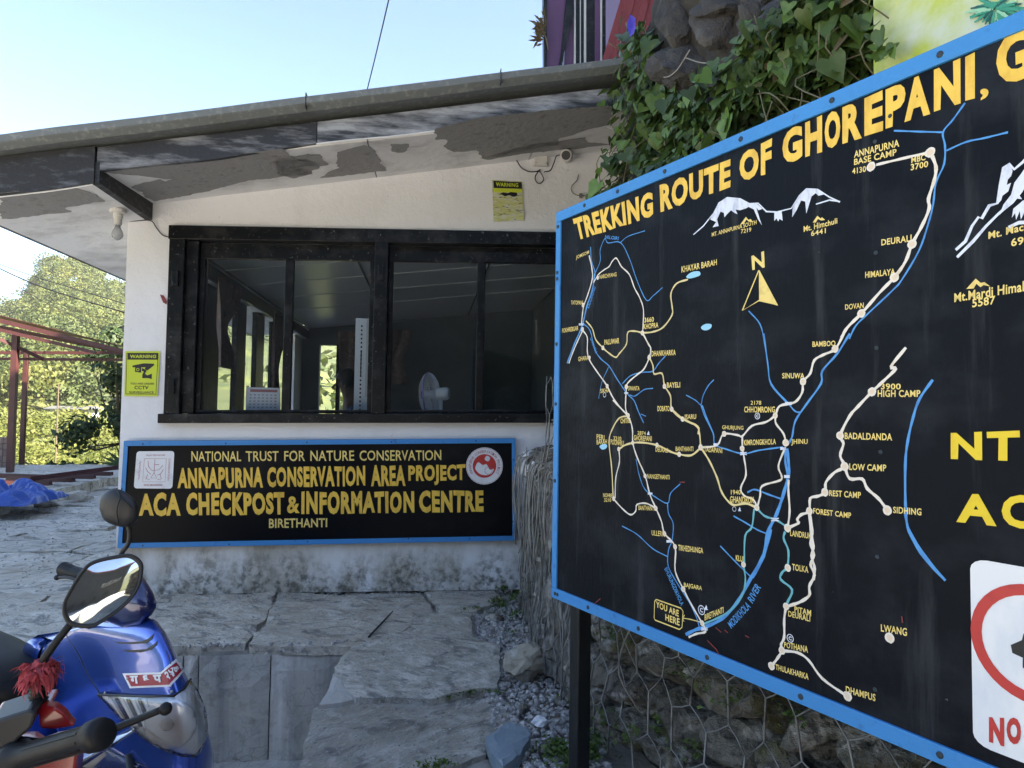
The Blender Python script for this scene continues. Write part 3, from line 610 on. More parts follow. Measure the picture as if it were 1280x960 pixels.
for x in xs[1:-1]: MB().box((x - .008, ys[0], zc(x) - .007), (x + .008, YB, zc(x) + .003)).build('ceiling_batten', m_frame, bld)
# window frame ----------------------------------------------------------
wf = thing('window_frame', None, None, (0, W, wz0)); wf.parent = bld; wf.location = V((0, 0, 0)) + V((0, W, wz0)) - V(bld.location)
def fbar(name, x0, x1, z0, z1, y0, y1, mat=m_frame): return MB().box((x0, y0, z0), (x1, y1, z1)).build(name, mat, wf, bevel=.004)
fo = W - .035
fbar('frame_stile', -1.605, -1.515, 1.055, 2.285, fo, W + .05); fbar('frame_stile', .95, 1.04, 1.055, 2.285, fo, W + .05)
fbar('frame_head', -1.61, 1.05, 2.205, 2.295, fo - .006, W + .05); fbar('frame_sill', -1.63, 1.07, 1.015, 1.075, fo - .02, W + .05)
mx0, mx1 = -.352, -.268
fbar('mullion', mx0, mx1, 1.075, 2.205, fo - .012, W + .07)
fbar('frame_stile', -1.515, -1.445, 1.076, 2.204, W + .004, W + .08); fbar('frame_stile', .89, .949, 1.076, 2.204, W + .004, W + .08)
for a, c in ((-1.445, mx0), (mx1, .89)):
    fbar('sash_rail', a, c, 2.10, 2.204, W + .045, W + .085); fbar('sash_rail', a, c, 1.076, 1.10, W + .03, W + .085)
    mid = (a + c) / 2 + .015
    fbar('sash_stile', mid - .026, mid + .026, 1.10, 2.10, W + .035, W + .075)
    fbar('sash_stile', c - .035, c, 1.10, 2.10, W + .04, W + .08); fbar('sash_stile', a, a + .03, 1.10, 2.10, W + .04, W + .08)
    for (p0, p1) in ((a + .03, mid - .026), (mid + .026, c - .035)):
        MB().box((p0, W + .058, 1.10), (p1, W + .061, 2.10)).build('pane', m_glass, wf)
# drooping head timber line and hinge blocks
for (x, z) in ((-1.56, 1.95), (-1.56, 1.25), (mx0 + .042, 2.0)): fbar('hinge_block', x - .02, x + .02, z - .05, z + .05, fo - .018, fo + .001)
for ch in wf.children:      # the hand made window sits a little out of level
    off_ = wl(wf)
    for q_ in ch.data.vertices:
        z = q_.co.z + off_.z; x = q_.co.x + off_.x; zlo = 1.028 + .0142 * (x + 1.58); zhi = 2.232 + .027 * (x + 1.58)
        q_.co.z = zlo + (z - 1.015) / 1.28 * (zhi - zlo) - off_.z
        if x < -1.4: q_.co.x += .02
# beam, soffit, fascia, roof edge ----------------------------------------
FY = 3.809
def zb(x): return 2.265 + SL * (x + 1.717)
# left soffit (lower), runs to the side overhang and back
soff = MB(); xl = -2.45
def hx(x0, x1, y0, y1, za, th): return [(x0, y0, za(x0, y0)), (x1, y0, za(x1, y0)), (x1, y1, za(x1, y1)), (x0, y1, za(x0, y1))], [(x0, y0, za(x0, y0) + th), (x1, y0, za(x1, y0) + th), (x1, y1, za(x1, y1) + th), (x0, y1, za(x0, y1) + th)]
f1 = lambda x, y: zb(x); MB().hexa(*hx(xl, -1.735, FY + .02, W + .002, f1, .03)).build('soffit_panel', m_soffit, bld)
MB().hexa(*hx(xl, XL - .001, W + .004, YB, f1, .03)).build('soffit_panel', m_soffit, bld)
fr_ = lambda x, y: roofz(x) - .03 * (W - y) / .72
jx = [-1.70, -.355, .62, 1.35]       # panel joints of the front soffit
for a, c in zip(jx, jx[1:]): MB().hexa(*hx(a + .003, c - .003, FY + .034, W + .003, fr_, .02)).build('soffit_panel', m_soffit, bld)
MB().hexa(*hx(-1.735, -1.70, FY + .012, W + .001, f1, .11)).build('beam', m_fascia_dark, bld)
MB().hexa(*hx(-1.7, XR, FY + .1, W, lambda x, y: fr_(x, y) + .03, .03)).build('ceiling_void', m_plain, bld)
def fas(name, x0, x1, lo, hi, mat, n, y=FY):
    v = []; f = []
    for i in range(n + 1):
        x = x0 + (x1 - x0) * i / n; w_ = .006 * fn(x, 7, 0, 3) - .012 * math.sin(math.pi * i / n)
        a, c = lo(x) + w_, hi(x); yy = y + .006 * fn(x, 2, 0, 2)
        v += [V((x, yy, a)), V((x, yy, c)), V((x, yy + .025, c)), V((x, yy + .025, a))]
        if i:
            k = 4 * i
            for q in range(4): f.append((k - 4 + q, k - 4 + (q + 1) % 4, k + (q + 1) % 4, k + q))
    f += [(0, 3, 2, 1), tuple(4 * n + q for q in range(4))]
    return mobj(name, v, f, mat, bld)
fas('fascia_board', xl, -1.722, lambda x: zb(x), lambda x: zb(x) + .19, m_fascia_dark, 8)
fas('fascia_board', -1.715, -.62, lambda x: 2.332 + .192 * (x + 1.70), lambda x: 2.455 + .185 * (x + 1.70), m_fascia_mid, 12, FY + .012)
fas('fascia_board', -.616, 1.35, lambda x: 2.332 + .192 * (x + 1.70), lambda x: 2.455 + .185 * (x + 1.70), m_fascia, 24, FY + .012)
MB().hexa(*hx(xl, xl + .02, FY + .03, YB, f1, .2)).build('fascia_board', m_fascia_dark, bld)
# white lip line under fascias
for (x0, x1, lo) in ((xl, -1.73, lambda x: zb(x) - .004), (-.62, 1.3, lambda x: 2.327 + .192 * (x + 1.70))):
    MB().tube([(x, FY + .012 + .006 * fn(x, 2, 0, 2), lo(x) + .006 * fn(x, 7, 0, 3) - (.012 * math.sin(math.pi * (x - x0) / (x1 - x0)))) for x in [x0 + (x1 - x0) * i / 20 for i in range(21)]], .004, 5).build('trim_bead', m_soffit, bld)
# gutter edge in lengths
gz = lambda x: 2.485 + .198 * (x + 1.72)
gx = [xl - .02, -1.72, -.66, .35, 1.45]
for a, c in zip(gx, gx[1:]):
    prof = [(-.095, .002), (-.102, .008), (-.104, .040), (-.098, .045), (-.06, .048), (.10, .05), (.10, -.012), (-.02, -.018), (-.06, -.02)]
    v = []; f = []; n = 12; m = len(prof)
    for i in range(n + 1):
        x = a + (c - a) * i / n
        for (dy, dz) in prof: v.append(V((x, FY + dy + .004 * fn(x, 5, 0, 4), gz(x) + dz + .005 * fn(x, 9, 0, 2.5))))
        if i:
            for q in range(m): f.append(((i - 1) * m + q, (i - 1) * m + (q + 1) % m, i * m + (q + 1) % m, i * m + q))
    f += [tuple(range(m - 1, -1, -1)), tuple(n * m + q for q in range(m))]
    mobj('gutter', v, f, m_gutter, bld)
for x in gx[2:4]: MB().box((x - .0025, FY - .1055, gz(x) - .012), (x + .0025, FY + .02, gz(x) + .063)).build('gutter_joint', m_fascia_dark, bld)
MB().hexa(*hx(xl, XR + .2, FY + .101, YB + .3, lambda x, y: gz(x) - .005, .06)).build('roof', m_roof, bld)
# bare cement patches where paint has flaked off the soffit
def soff_pt(px, py, left=False):
    d = ray(px, py)
    if left: n_ = V((-SL, 0, 1)); p0 = V((-1.717, 0, 2.265))
    else: n_ = V((-SL, -.03 / .72, 1)); p0 = V((-1.717, W, 2.365))
    return C0 + d * ((p0 - C0).dot(n_) / d.dot(n_))
cA = lambda x, y: (x / 3.2, 100 + y / 3.2); cB = lambda x, y: (380 + x / 3.2, 80 + y / 3.2)
def patch(l, left=False, mat=None):
    P = rough_poly([V((p.x, p.y)) for p in [soff_pt(x, y, left) for x, y in l]], .008, .020, len(l)); q = []
    for p in P:
        z = (2.265 + SL * (p.x + 1.717)) if left else 2.365 + SL * (p.x + 1.717) - .03 * (W - p.y) / .72
        q.append(V((p.x, p.y, z - .002)))
    mobj('bare_patch', q, [tuple(range(len(q)))], mat or m_bare, bld)
patch([cA(*p) for p in [(0, 450), (300, 425), (370, 450), (420, 485), (310, 500), (255, 510), (280, 525), (200, 535), (60, 552), (0, 556)]], True)
patch([cA(*p) for p in [(400, 368), (700, 330), (880, 310), (1000, 290), (1120, 275), (1180, 305), (1260, 320), (1275, 350), (1235, 375), (1000, 400), (850, 440), (700, 470), (620, 485), (560, 450), (520, 425), (640, 395), (660, 405), (690, 395)]])
patch([cB(*p) for p in [(-110, 385), (20, 355), (60, 362), (95, 402), (50, 408), (10, 415), (40, 440), (-40, 455), (-110, 440)]])
patch([cB(*p) for p in [(128, 350), (240, 322), (285, 345), (325, 425), (180, 445), (60, 455), (135, 415)]])
patch([cB(*p) for p in [(348, 320), (420, 318), (405, 350), (372, 356), (350, 345)]])
patch([cB(*p) for p in [(520, 255), (700, 215), (1000, 180), (1230, 165), (1230, 240), (1160, 255), (1010, 300), (1020, 320), (900, 345), (720, 375), (690, 345), (600, 352), (555, 330), (570, 305), (530, 300)]])
patch([cB(*p) for p in [(700, 375), (900, 320), (1080, 300), (1130, 290), (1140, 310), (1230, 320), (1100, 335), (900, 355), (740, 380)]])
# red paint chip on the wall by the window
q = [owall(*cA(x, y), .006) for x, y in [(640, 858), (655, 862), (668, 885), (666, 898), (652, 890)]]; mobj('paint_chip', q, [tuple(range(5))], m_rustp if 'm_rustp' in globals() else m_redwall, bld)

# bulb + holder under the left soffit
bp = soff_pt(148, 262, True); bl = thing('light_bulb', 'clear bulb in a white batten holder hanging under the left roof overhang', 'light bulb', bp)
MB().tube([bp, bp - V((0, 0, .02)), bp - V((0, 0, .024))], [.045, .045, .03], 16).build('ceiling_rose', m_pvc, bl, smooth=False)
MB().tube([bp - V((0, 0, .02)), bp - V((0, 0, .05)), bp - V((0, 0, .055)), bp - V((0, 0, .09))], [.026, .026, .021, .021], 14).build('holder', m_pvc, bl)
MB().tube([bp - V((0, 0, .09)), bp - V((0, 0, .10))], [.014, .014], 12).build('cap', m_steel, bl)
MB().tube([bp - V((0, 0, z)) for z in (.098, .11, .125, .145, .160, .172, .178)], [.013, .018, .026, .031, .027, .014, .002], 16).build('bulb', m_bulbglass, bl, smooth=True)
cable('cable', [owall(*cA(520, 565), .02), owall(*cA(600, 562), .02), owall(*cA(625, 590), .01), owall(*cA(650, 620), .01), owall(*cA(690, 632), .035)], .003, 'thin black cable from the bulb to the window corner')
# camera, junction box and cables under the eave at the right
p = owall(702, 190, .0)
cc = thing('security_camera', 'small white bullet camera under the eave at the right', 'camera', p + V((0, -.02, 0)))
s0 = soff_pt(703, 186); base = owall(*cB(1070, 350), 0)
MB().tube([base + V((0, -.10, .055)), base + V((0, -.10, .03))], [.03, .026], 14).build('mount', m_pvc, cc)
MB().tube([base + V((0, -.10, .03)), base + V((0, -.10, .0))], [.012, .012], 10).build('arm', m_pvc, cc)
d = (C0 - base).normalized(); d = (d + V((-.12, 0, -.1))).normalized(); c0 = owall(*cB(1052, 362), .10)
MB().tube([c0 + V((.02, .09, .01)), c0 + V((.02, .085, .01)), c0, c0 + d * .05, c0 + d * .055], [.02, .034, .038, .038, .034], 18).build('body', m_pvc, cc)
MB().tube([c0 + d * .0545, c0 + d * .057], [.029, .029], 18).build('lens', m_black, cc)
jb = thing('junction_box', 'square white junction box on the wall under the eave', 'junction box', owall(*cB(945, 400), .02))
q = owall(*cB(945, 383), 0); MB().box((q.x - .048, W - .035, q.z - .05), (q.x + .048, W - .003, q.z + .055)).build('box', m_pvc, jb, bevel=.006)
MB().box((q.x - .042, W - .040, q.z - .044), (q.x + .042, W - .036, q.z + .049)).build('lid', m_pvc, jb, bevel=.002)
for a in (-1, 1):
    for c in (-1, 1): MB().tube([(q.x + a * .034, W - .040, q.z + .002 + c * .036), (q.x + a * .034, W - .043, q.z + .002 + c * .036)], .004, 8).build('screw', m_steel, jb)
wq = lambda l, off=.02: [owall(*cB(x, y), off) for x, y in l]
cable('cable', wq([(838, 372), (850, 385), (870, 415), (900, 430), (930, 430), (945, 422)]), .0035, 'black cable hanging left of the junction box')
cable('cable', wq([(940, 425), (925, 450), (930, 472), (945, 478), (958, 462), (950, 440), (940, 425)]), .0035, 'looped black cable tail below the junction box')
cable('cable', wq([(960, 432), (985, 425), (1000, 395), (1010, 368), (1030, 362)], .03), .0035, 'black cable between junction box and security camera')
cable('cable', wq([(1098, 442), (1092, 465), (1070, 490), (1075, 515), (1105, 527), (1150, 520), (1180, 500)], .01), .0022, 'thin loose wire on the wall beside the ivy')
p = owall(*cB(1107, 527), .012); tag(MB().box((p.x - .008, W - .02, p.z - .014), (p.x + .008, W - .004, p.z + .014)).build('cable_clip', m_root), 'small clip holding the loose wire beside the ivy', 'clip')

# ================================================================== stickers on the wall
NW = V((0, -1, 0))
def wsticker(name, label, c, mat, off=.003):
    P = [owall(*q_) for q_ in c]; t_ = thing(name, label, 'sticker', owall(*c[3])); q = [p + NW * (.0065 + off) for p in P]
    MB().prism(q, (0, off * .8, 0)).build('sheet', mat, t_); return t_, q
cS = lambda x, y: (x / 2.825, 300 + y / 2.825)
t1, q = wsticker('warning_sticker', 'lime yellow CCTV warning sticker on the white pillar left of the window', [cS(445, 393), cS(567, 393), cS(558, 552), cS(441, 551)], m_lime)
def qi(q, u0, v0, u1, v1):   # sub-rectangle: u right, v down, 0..1
    f = lambda u, v: q[0].lerp(q[1], u).lerp(q[3].lerp(q[2], u), v); return f(u0, v0), f(u1, v0), f(u1, v1), f(u0, v1)
def qp(q, u, v): return q[0].lerp(q[1], u).lerp(q[3].lerp(q[2], u), v)
def frame_line(q, m_, w_, mat, par, off):
    for (a, b_, c, d) in ((m_, m_, 1 - m_, m_ + w_), (m_, 1 - m_ - w_, 1 - m_, 1 - m_), (m_, m_ + w_, m_ + w_ * 1.3, 1 - m_ - w_), (1 - m_ - w_ * 1.3, m_ + w_, 1 - m_, 1 - m_ - w_)):
        mobj('border_line', [p + NW * off for p in qi(q, a, b_, c, d)], [(0, 1, 2, 3)], mat, par)
frame_line(q, .04, .012, m_black, t1, .001)
mobj('header', [p + NW * .001 for p in qi(q, .07, .05, .95, .19)], [(0, 1, 2, 3)], m_black, t1)
text('WARNING', *qi(q, .14, .08, .90, .155), m_lime, t1, NW, .002, .03)
text('YOU ARE UNDER', *qi(q, .17, .70, .88, .745), m_black, t1, NW, .001, .02); text('CCTV', *qi(q, .30, .77, .72, .85), m_black, t1, NW, .001, .03); text('SURVEILLANCE', *qi(q, .15, .89, .88, .94), m_black, t1, NW, .001, .02)
for pl in ([(.22, .32), (.55, .27), (.84, .28), (.86, .31), (.66, .43), (.58, .40), (.60, .36), (.30, .36), (.22, .36)], [(.30, .36), (.48, .36), (.48, .48), (.30, .46)], [(.50, .37), (.64, .43), (.60, .50), (.66, .54), (.80, .50), (.80, .62), (.70, .60), (.52, .60), (.52, .52), (.56, .45), (.50, .44)]):
    mobj('camera_pictogram', [qp(q, u, v) + NW * .0012 for u, v in pl], [tuple(range(len(pl)))], m_black, t1)
ring(qp(q, .38, .41), .008, .003, (1, 0, 0), (0, 0, 1), NW, m_lime, t1, 'camera_pictogram', .0018, 12)
t2, q = wsticker('warning_sticker', 'crinkled reflective warning sticker above the window, print faded away', [cB(752, 466), cB(872, 472), cB(880, 627), cB(758, 632)], m_foil)
mobj('header', [p + NW * .001 for p in qi(q, .04, .02, .98, .19)], [(0, 1, 2, 3)], m_black, t2); text('WARNING', *qi(q, .12, .05, .86, .15), m_lime, t2, NW, .002, .03)
mobj('band', [p + NW * .001 for p in qi(q, .04, .195, .98, .29)], [(0, 1, 2, 3)], m_lime, t2)
mobj('camera_pictogram', [qp(q, u, v) + NW * .0012 for u, v in [(.2, .34), (.35, .29), (.5, .31), (.6, .28), (.8, .29), (.82, .36), (.7, .40), (.55, .36), (.4, .39), (.3, .35)]], [tuple(range(10))], m_black, t2)

# ================================================================== ACA SIGN
c4 = lambda x, y: (140 + x / 2.4615, 530 + y / 2.4615)
OFF = .045
def os_(x, y, off=OFF): return owall(*c4(x, y), off)
sg = thing('checkpost_sign', 'long black checkpost sign with blue frame and yellow lettering under the window', 'sign', os_(640, 370))
c = [os_(38, 52), os_(1240, 44), os_(1242, 358), os_(18, 382)]
MB().prism([p for p in c], (0, .03, 0)).build('panel', m_board2, sg)
def strip(a, b_, c_, d, mat, par, nrm, off, name='frame_strip', th=.006):
    n_ = V(nrm); q = [V(p) + n_ * off for p in (a, b_, c_, d)]; return MB().prism(q, -n_ * th).build(name, mat, par, bevel=.0015)
e = .030
def qq(a, b_, t): return a + (b_ - a).normalized() * t
TL, TR, BR, BL = c
strip(TL, TR, qq(TR, BR, e), qq(TL, BL, e), m_blue, sg, NW, .009); strip(qq(BL, TL, e), qq(BR, TR, e), BR, BL, m_blue, sg, NW, .009)
a1, a2 = qq(TL, BL, e + .001), qq(BL, TL, e + .001); strip(a1, a1 + V((e * .85, 0, 0)), a2 + V((e * .85, 0, 0)), a2, m_blue, sg, NW, .0085)
a1, a2 = qq(TR, BR, e + .001), qq(BR, TR, e + .001); strip(a1 - V((e * .7, 0, 0)), a1, a2, a2 - V((e * .7, 0, 0)), m_blue, sg, NW, .0085)
BOLT = bolt_mesh()
def bolt(p, nrm, par, mat=m_bolt, s_=1):
    if not BOLT.materials: BOLT.materials.append(m_bolt)
    o = bpy.data.objects.new('bolt', BOLT); COL.objects.link(o); o.parent = par; o.location = V(p) - wl(par); o.rotation_euler = V(nrm).to_track_quat('Z', 'Y').to_euler(); o.scale = (s_,) * 3; return o
for (x, y) in [(95, 61), (350, 60), (600, 56), (860, 55), (1120, 52), (95, 374), (360, 370), (602, 362), (912, 353), (1100, 352), (30, 200), (1235, 110), (1235, 200), (1233, 300)]: bolt(os_(x, y, OFF + .009), NW, sg, s_=.8)
def st(body, TLx, TLy, TRx, TRy, BRx, BRy, BLx, BLy, mat=m_yel, bold=.035, wob=.05): text(body, os_(TLx, TLy), os_(TRx, TRy), os_(BRx, BRy), os_(BLx, BLy), mat, sg, NW, .0012, bold, wob=wob)
for bd, x0, x1 in (('NATIONAL', 244, 397), ('TRUST', 412, 513), ('FOR', 530, 594), ('NATURE', 610, 745), ('CONSERVATION', 762, 1013)):
    f = lambda x: 84 - 4 * (x - 243) / 770; st(bd, x0, f(x0), x1, f(x1), x1, f(x1) + 32, x0, f(x0) + 32, m_yel2, .012)
for bd, x0, x1 in (('ANNAPURNA', 202, 465), ('CONSERVATION', 478, 779), ('AREA', 797, 903), ('PROJECT', 912, 1087)):
    f = lambda x: 136 - 12 * (x - 203) / 884; g = lambda x: 199 - 12 * (x - 203) / 884; st(bd, x0, f(x0), x1, f(x1), x1, g(x1), x0, g(x0), m_yel, .045)
for bd, x0, x1 in (('ACA', 83, 212), ('CHECKPOST', 228, 530), ('INFORMATION', 583, 930), ('CENTRE', 945, 1143)):
    f = lambda x: 213 - 10 * (x - 83) / 1060; g = lambda x: 284 - 13 * (x - 83) / 1060; st(bd, x0, f(x0), x1, f(x1), x1, g(x1), x0, g(x0), m_yel, .05)
st('&', 538, 222, 577, 222, 577, 274, 538, 276, m_yel, .03); st('BIRETHANTI', 483, 291, 662, 290, 662, 317, 483, 320, m_yel2, .02)
# left square sticker with an emblem of figures
def rrect(q, r, n=4):
    out = []
    for (cu, cv, a0) in ((r, r, math.pi), (1 - r, r, -math.pi / 2), (1 - r, 1 - r, 0), (r, 1 - r, math.pi / 2)):
        for k in range(n + 1): a = a0 + math.pi / 2 * k / n; out.append(qp(q, cu + math.cos(a) * r, cv + math.sin(a) * r))
    return out
q = [os_(76, 84, OFF + .001), os_(192, 83, OFF + .001), os_(186, 199, OFF + .001), os_(67, 198, OFF + .001)]
lp = mobj('logo_plate', [p + NW * .001 for p in rrect(q, .08)], [tuple(range(20))], m_stickw, sg)
def lline(l, w_, mat, par, q, nm='emblem_line', raw=True): return ribbon([qp(q, u, v) for u, v in l], w_, NW, mat, par, nm, .0022, raw=raw)
m_redprint = M('dull_red_print', (.45, .16, .17), .5)
lline([(.22, .20), (.80, .20), (.80, .82), (.22, .82), (.22, .20)], .0022, m_redprint, lp, q)
for l in ([(.50, .22), (.50, .58)], [(.32, .26), (.35, .42), (.44, .52), (.62, .50), (.72, .38)], [(.27, .44), (.33, .55), (.42, .62)], [(.74, .48), (.68, .60), (.60, .64)], [(.50, .58), (.42, .72), (.58, .72), (.50, .58)], [(.34, .62), (.30, .74), (.40, .76)], [(.66, .62), (.70, .74), (.60, .76)], [(.5, .36), (.62, .36)]): lline(l, .003, m_redprint, lp, q)
text('TRUST FOR NATURE', *qi(q, .26, .09, .76, .13), m_redprint, lp, NW, .0022, .01); text('KING MAHENDRA', *qi(q, .26, .88, .74, .93), m_redprint, lp, NW, .0022, .02)
b_ = qi(q, .09, .25, .14, .75); text('NATIONAL', b_[3], b_[0], b_[1], b_[2], m_redprint, lp, NW, .0022, .01)
b_ = qi(q, .86, .2, .91, .78); text('CONSERVATION', b_[1], b_[2], b_[3], b_[0], m_redprint, lp, NW, .0022, .01)
# round emblem
ctr = os_(1146, 129, OFF + .001); R_ = (os_(1146, 72) - os_(1146, 186)).length / 2
u, v = V((1, 0, 0)), V((0, 0, 1)); rp = disc(ctr, R_, u, v, m_stickw, sg, 'round_emblem', NW, .001, 32)
disc(ctr, R_ * .64, u, v, m_red, rp, 'emblem_disc', NW, .002, 28)
ring(ctr, R_ * .96, .0018, u, v, NW, m_redprint, rp, 'emblem_ring', .0022)
def ep(a, b_): return ctr + u * a * R_ + v * b_ * R_
blob([ep(-.5, -.1), ep(-.35, .2), ep(-.1, .05), ep(.1, .1), ep(.3, -.2), ep(.5, -.15), ep(.4, -.4), ep(.1, -.5), ep(-.2, -.45), ep(-.4, -.3)], m_stickw, rp, 'emblem_shape', NW, .003)
blob([ep(.1, .55), ep(.3, .45), ep(.2, .25), ep(0, .35)], m_stickw, rp, 'emblem_shape', NW, .003); ring(ep(.22, -.25), R_ * .2, .003, u, v, NW, m_redprint, rp, 'emblem_ring', .0036, 14)
for k in range(30):     # ring of lettering
    a = math.radians(210 - k * 8.2); cpt = ep(.79 * math.cos(a), .79 * math.sin(a)); tdir = V((math.sin(a), 0, -math.cos(a))); rdir = V((math.cos(a), 0, math.sin(a)))
    ch = 'ANNAPURNA CONSERVATION PROJECT'[k]
    if ch != ' ': h_ = R_ * .075; text(ch, cpt - tdir * h_ * .7 + rdir * h_, cpt + tdir * h_ * .7 + rdir * h_, cpt + tdir * h_ * .7 - rdir * h_, cpt - tdir * h_ * .7 - rdir * h_, m_redprint, rp, NW, .0022, .01)
# ================================================================== TREKKING MAP BOARD
NB = BN; ZB0, ZB1, LB = .543, 1.767, 2.44
mp = thing('trekking_map_board', 'large black trekking route map board with bright blue frame on black posts', 'sign board', (B0.x, B0.y, 0))
BDX = BD; 
def bp3(u, z, off=0): return B0 + BDX * u + V((0, 0, z)) + NB * off
MB().prism([bp3(0, ZB0, -.002), bp3(LB, ZB0, -.002), bp3(LB, ZB1, -.002), bp3(0, ZB1, -.002)], -NB * .018).build('panel', m_board, mp)
MB().prism([bp3(-.004, ZB0 - .004, -.021), bp3(LB, ZB0 - .004, -.021), bp3(LB, ZB0 + .04, -.021), bp3(-.004, ZB0 + .04, -.021)], -NB * .03).build('back_batten', m_post, mp)
e = .028
def bst(u0, z0, u1, z1, off): MB().prism([bp3(u0, z0, off), bp3(u1, z0, off), bp3(u1, z1, off), bp3(u0, z1, off)], -NB * .024).build('frame_strip', m_blue, mp, bevel=.0015)
bst(-.004, ZB1 - e, LB, ZB1 + .004, .004); bst(-.004, ZB0 - .004, LB, ZB0 + e, .004); bst(-.004, ZB0 + e + .001, e * .8, ZB1 - e - .001, .0035); bst(LB - e, ZB0 + e + .001, LB, ZB1 - e - .001, .0035)
bolts = [(701, 282), (696, 341), (695, 349), (697, 430), (697, 505), (694, 601), (694, 728), (697, 722), (731, 236 - 12), (772, 233), (831, 212), (926, 173), (1040, 123), (1175, 62), (735, 761), (798, 786), (884, 820), (1001, 873), (1175, 944)]
E_ = lambda x, y: (860 + x / 3.048, 130 + y / 3.048)
for (x, y) in bolts:
    d = ob(x, y, .004); u = (d - B0).dot(BDX); z = d.z
    if z < ZB0 + .08: z = ZB0 + .012
    elif z > ZB1 - .1 and u > .03: z = ZB1 - .012
    else: u = .009
    bolt(bp3(u, z, .004), NB, mp)
for u in (1.6, 1.9, 2.2): bolt(bp3(u, ZB1 - .012, .004), NB, mp); bolt(bp3(u, ZB0 + .012, .004), NB, mp)
for (x, y) in [(1096, 435), (1101, 565), (1097, 696), (1094, 862), (1095, 316), (1094, 177), (1113, 145)]: bolt(ob(x, y, -.002), NB, mp, s_=.7)
for u in (.085, LB - .1):
    o = B0 + BDX * u - NB * .048; MB().prism([o + BDX * a + NB * c for a, c in ((-.024, -.024), (.024, -.024), (.024, .024), (-.024, .024))], (0, 0, ZB1 - .05)).build('post', m_post, mp, bevel=.004)
# lettering and map ------------------------------------------------------
PO = -.002
def bt(body, TL, TR, BR, BL, mat=m_yel2, bold=.02, wob=.03, off=.001): return text(body, *[ob(*p, PO) for p in (TL, TR, BR, BL)], mat, mp, NB, off, bold, wob=wob)
T8 = lambda x, y: (640 + x / 2, y / 2)
for bd, a, b_, c, d in (('TREKKING', (152, 548), (352, 477), (353, 541), (165, 602)), ('ROUTE', (370, 462), (548, 396), (547, 469), (372, 531)), ('OF', (568, 385), (651, 345), (651, 432), (570, 457)), ):
    bt(bd, T8(*a), T8(*b_), T8(*c), T8(*d), m_yel, .05, .035)
for ch_l, x0, x1 in (('G', 978, 1003), ('H', 1007, 1028), ('O', 1031, 1050.5), ('R', 1053.5, 1077.5), ('E', 1081, 1104), ('P', 1107.5, 1132), ('A', 1131, 1163), ('N', 1168, 1201), ('I', 1207, 1219)):
    tpy = lambda x: 164.5 - (x - 979) * .4108; bty = lambda x: 207 - (x - 979) * .3512
    bt(ch_l, (x0, tpy(x0)), (x1, tpy(x1)), (x1, bty(x1)), (x0, bty(x0)), m_yel, .05, .03)
K = lambda x, y: (1040 + x / 5.333, y / 5.333)
bt(',', K(990, 592), K(1048, 590), K(1040, 665), K(990, 672), m_yel, .02)
bt('GHANDRUK', (1243, 52), (1243 + 420, -130), (1243 + 420, 20), (1247, 110), m_yel, .05) if 0 else bt('G', (1243, 50), (1290, 27), (1291, 96), (1247, 110), m_yel, .05)
cA_ = lambda x, y: (690 + x / 3.556, 270 + y / 3.556)
cB_ = lambda x, y: (690 + x / 3.097, 500 + y / 3.097)
cC_ = lambda x, y: (900 + x / 3.2, 420 + y / 3.2)
cD_ = lambda x, y: (840 + x / 3.556, 640 + y / 3.556)
cE_ = E_
def lab(f, body, x0, yb0, x1, yb1, h0, h1=None, mat=m_yel2, bold=.022):
    h1 = h1 or h0; bt(body, f(x0, yb0 - h0), f(x1, yb1 - h1), f(x1, yb1), f(x0, yb0), mat, min(bold, .012) if h0 <= 20 else bold, .04)
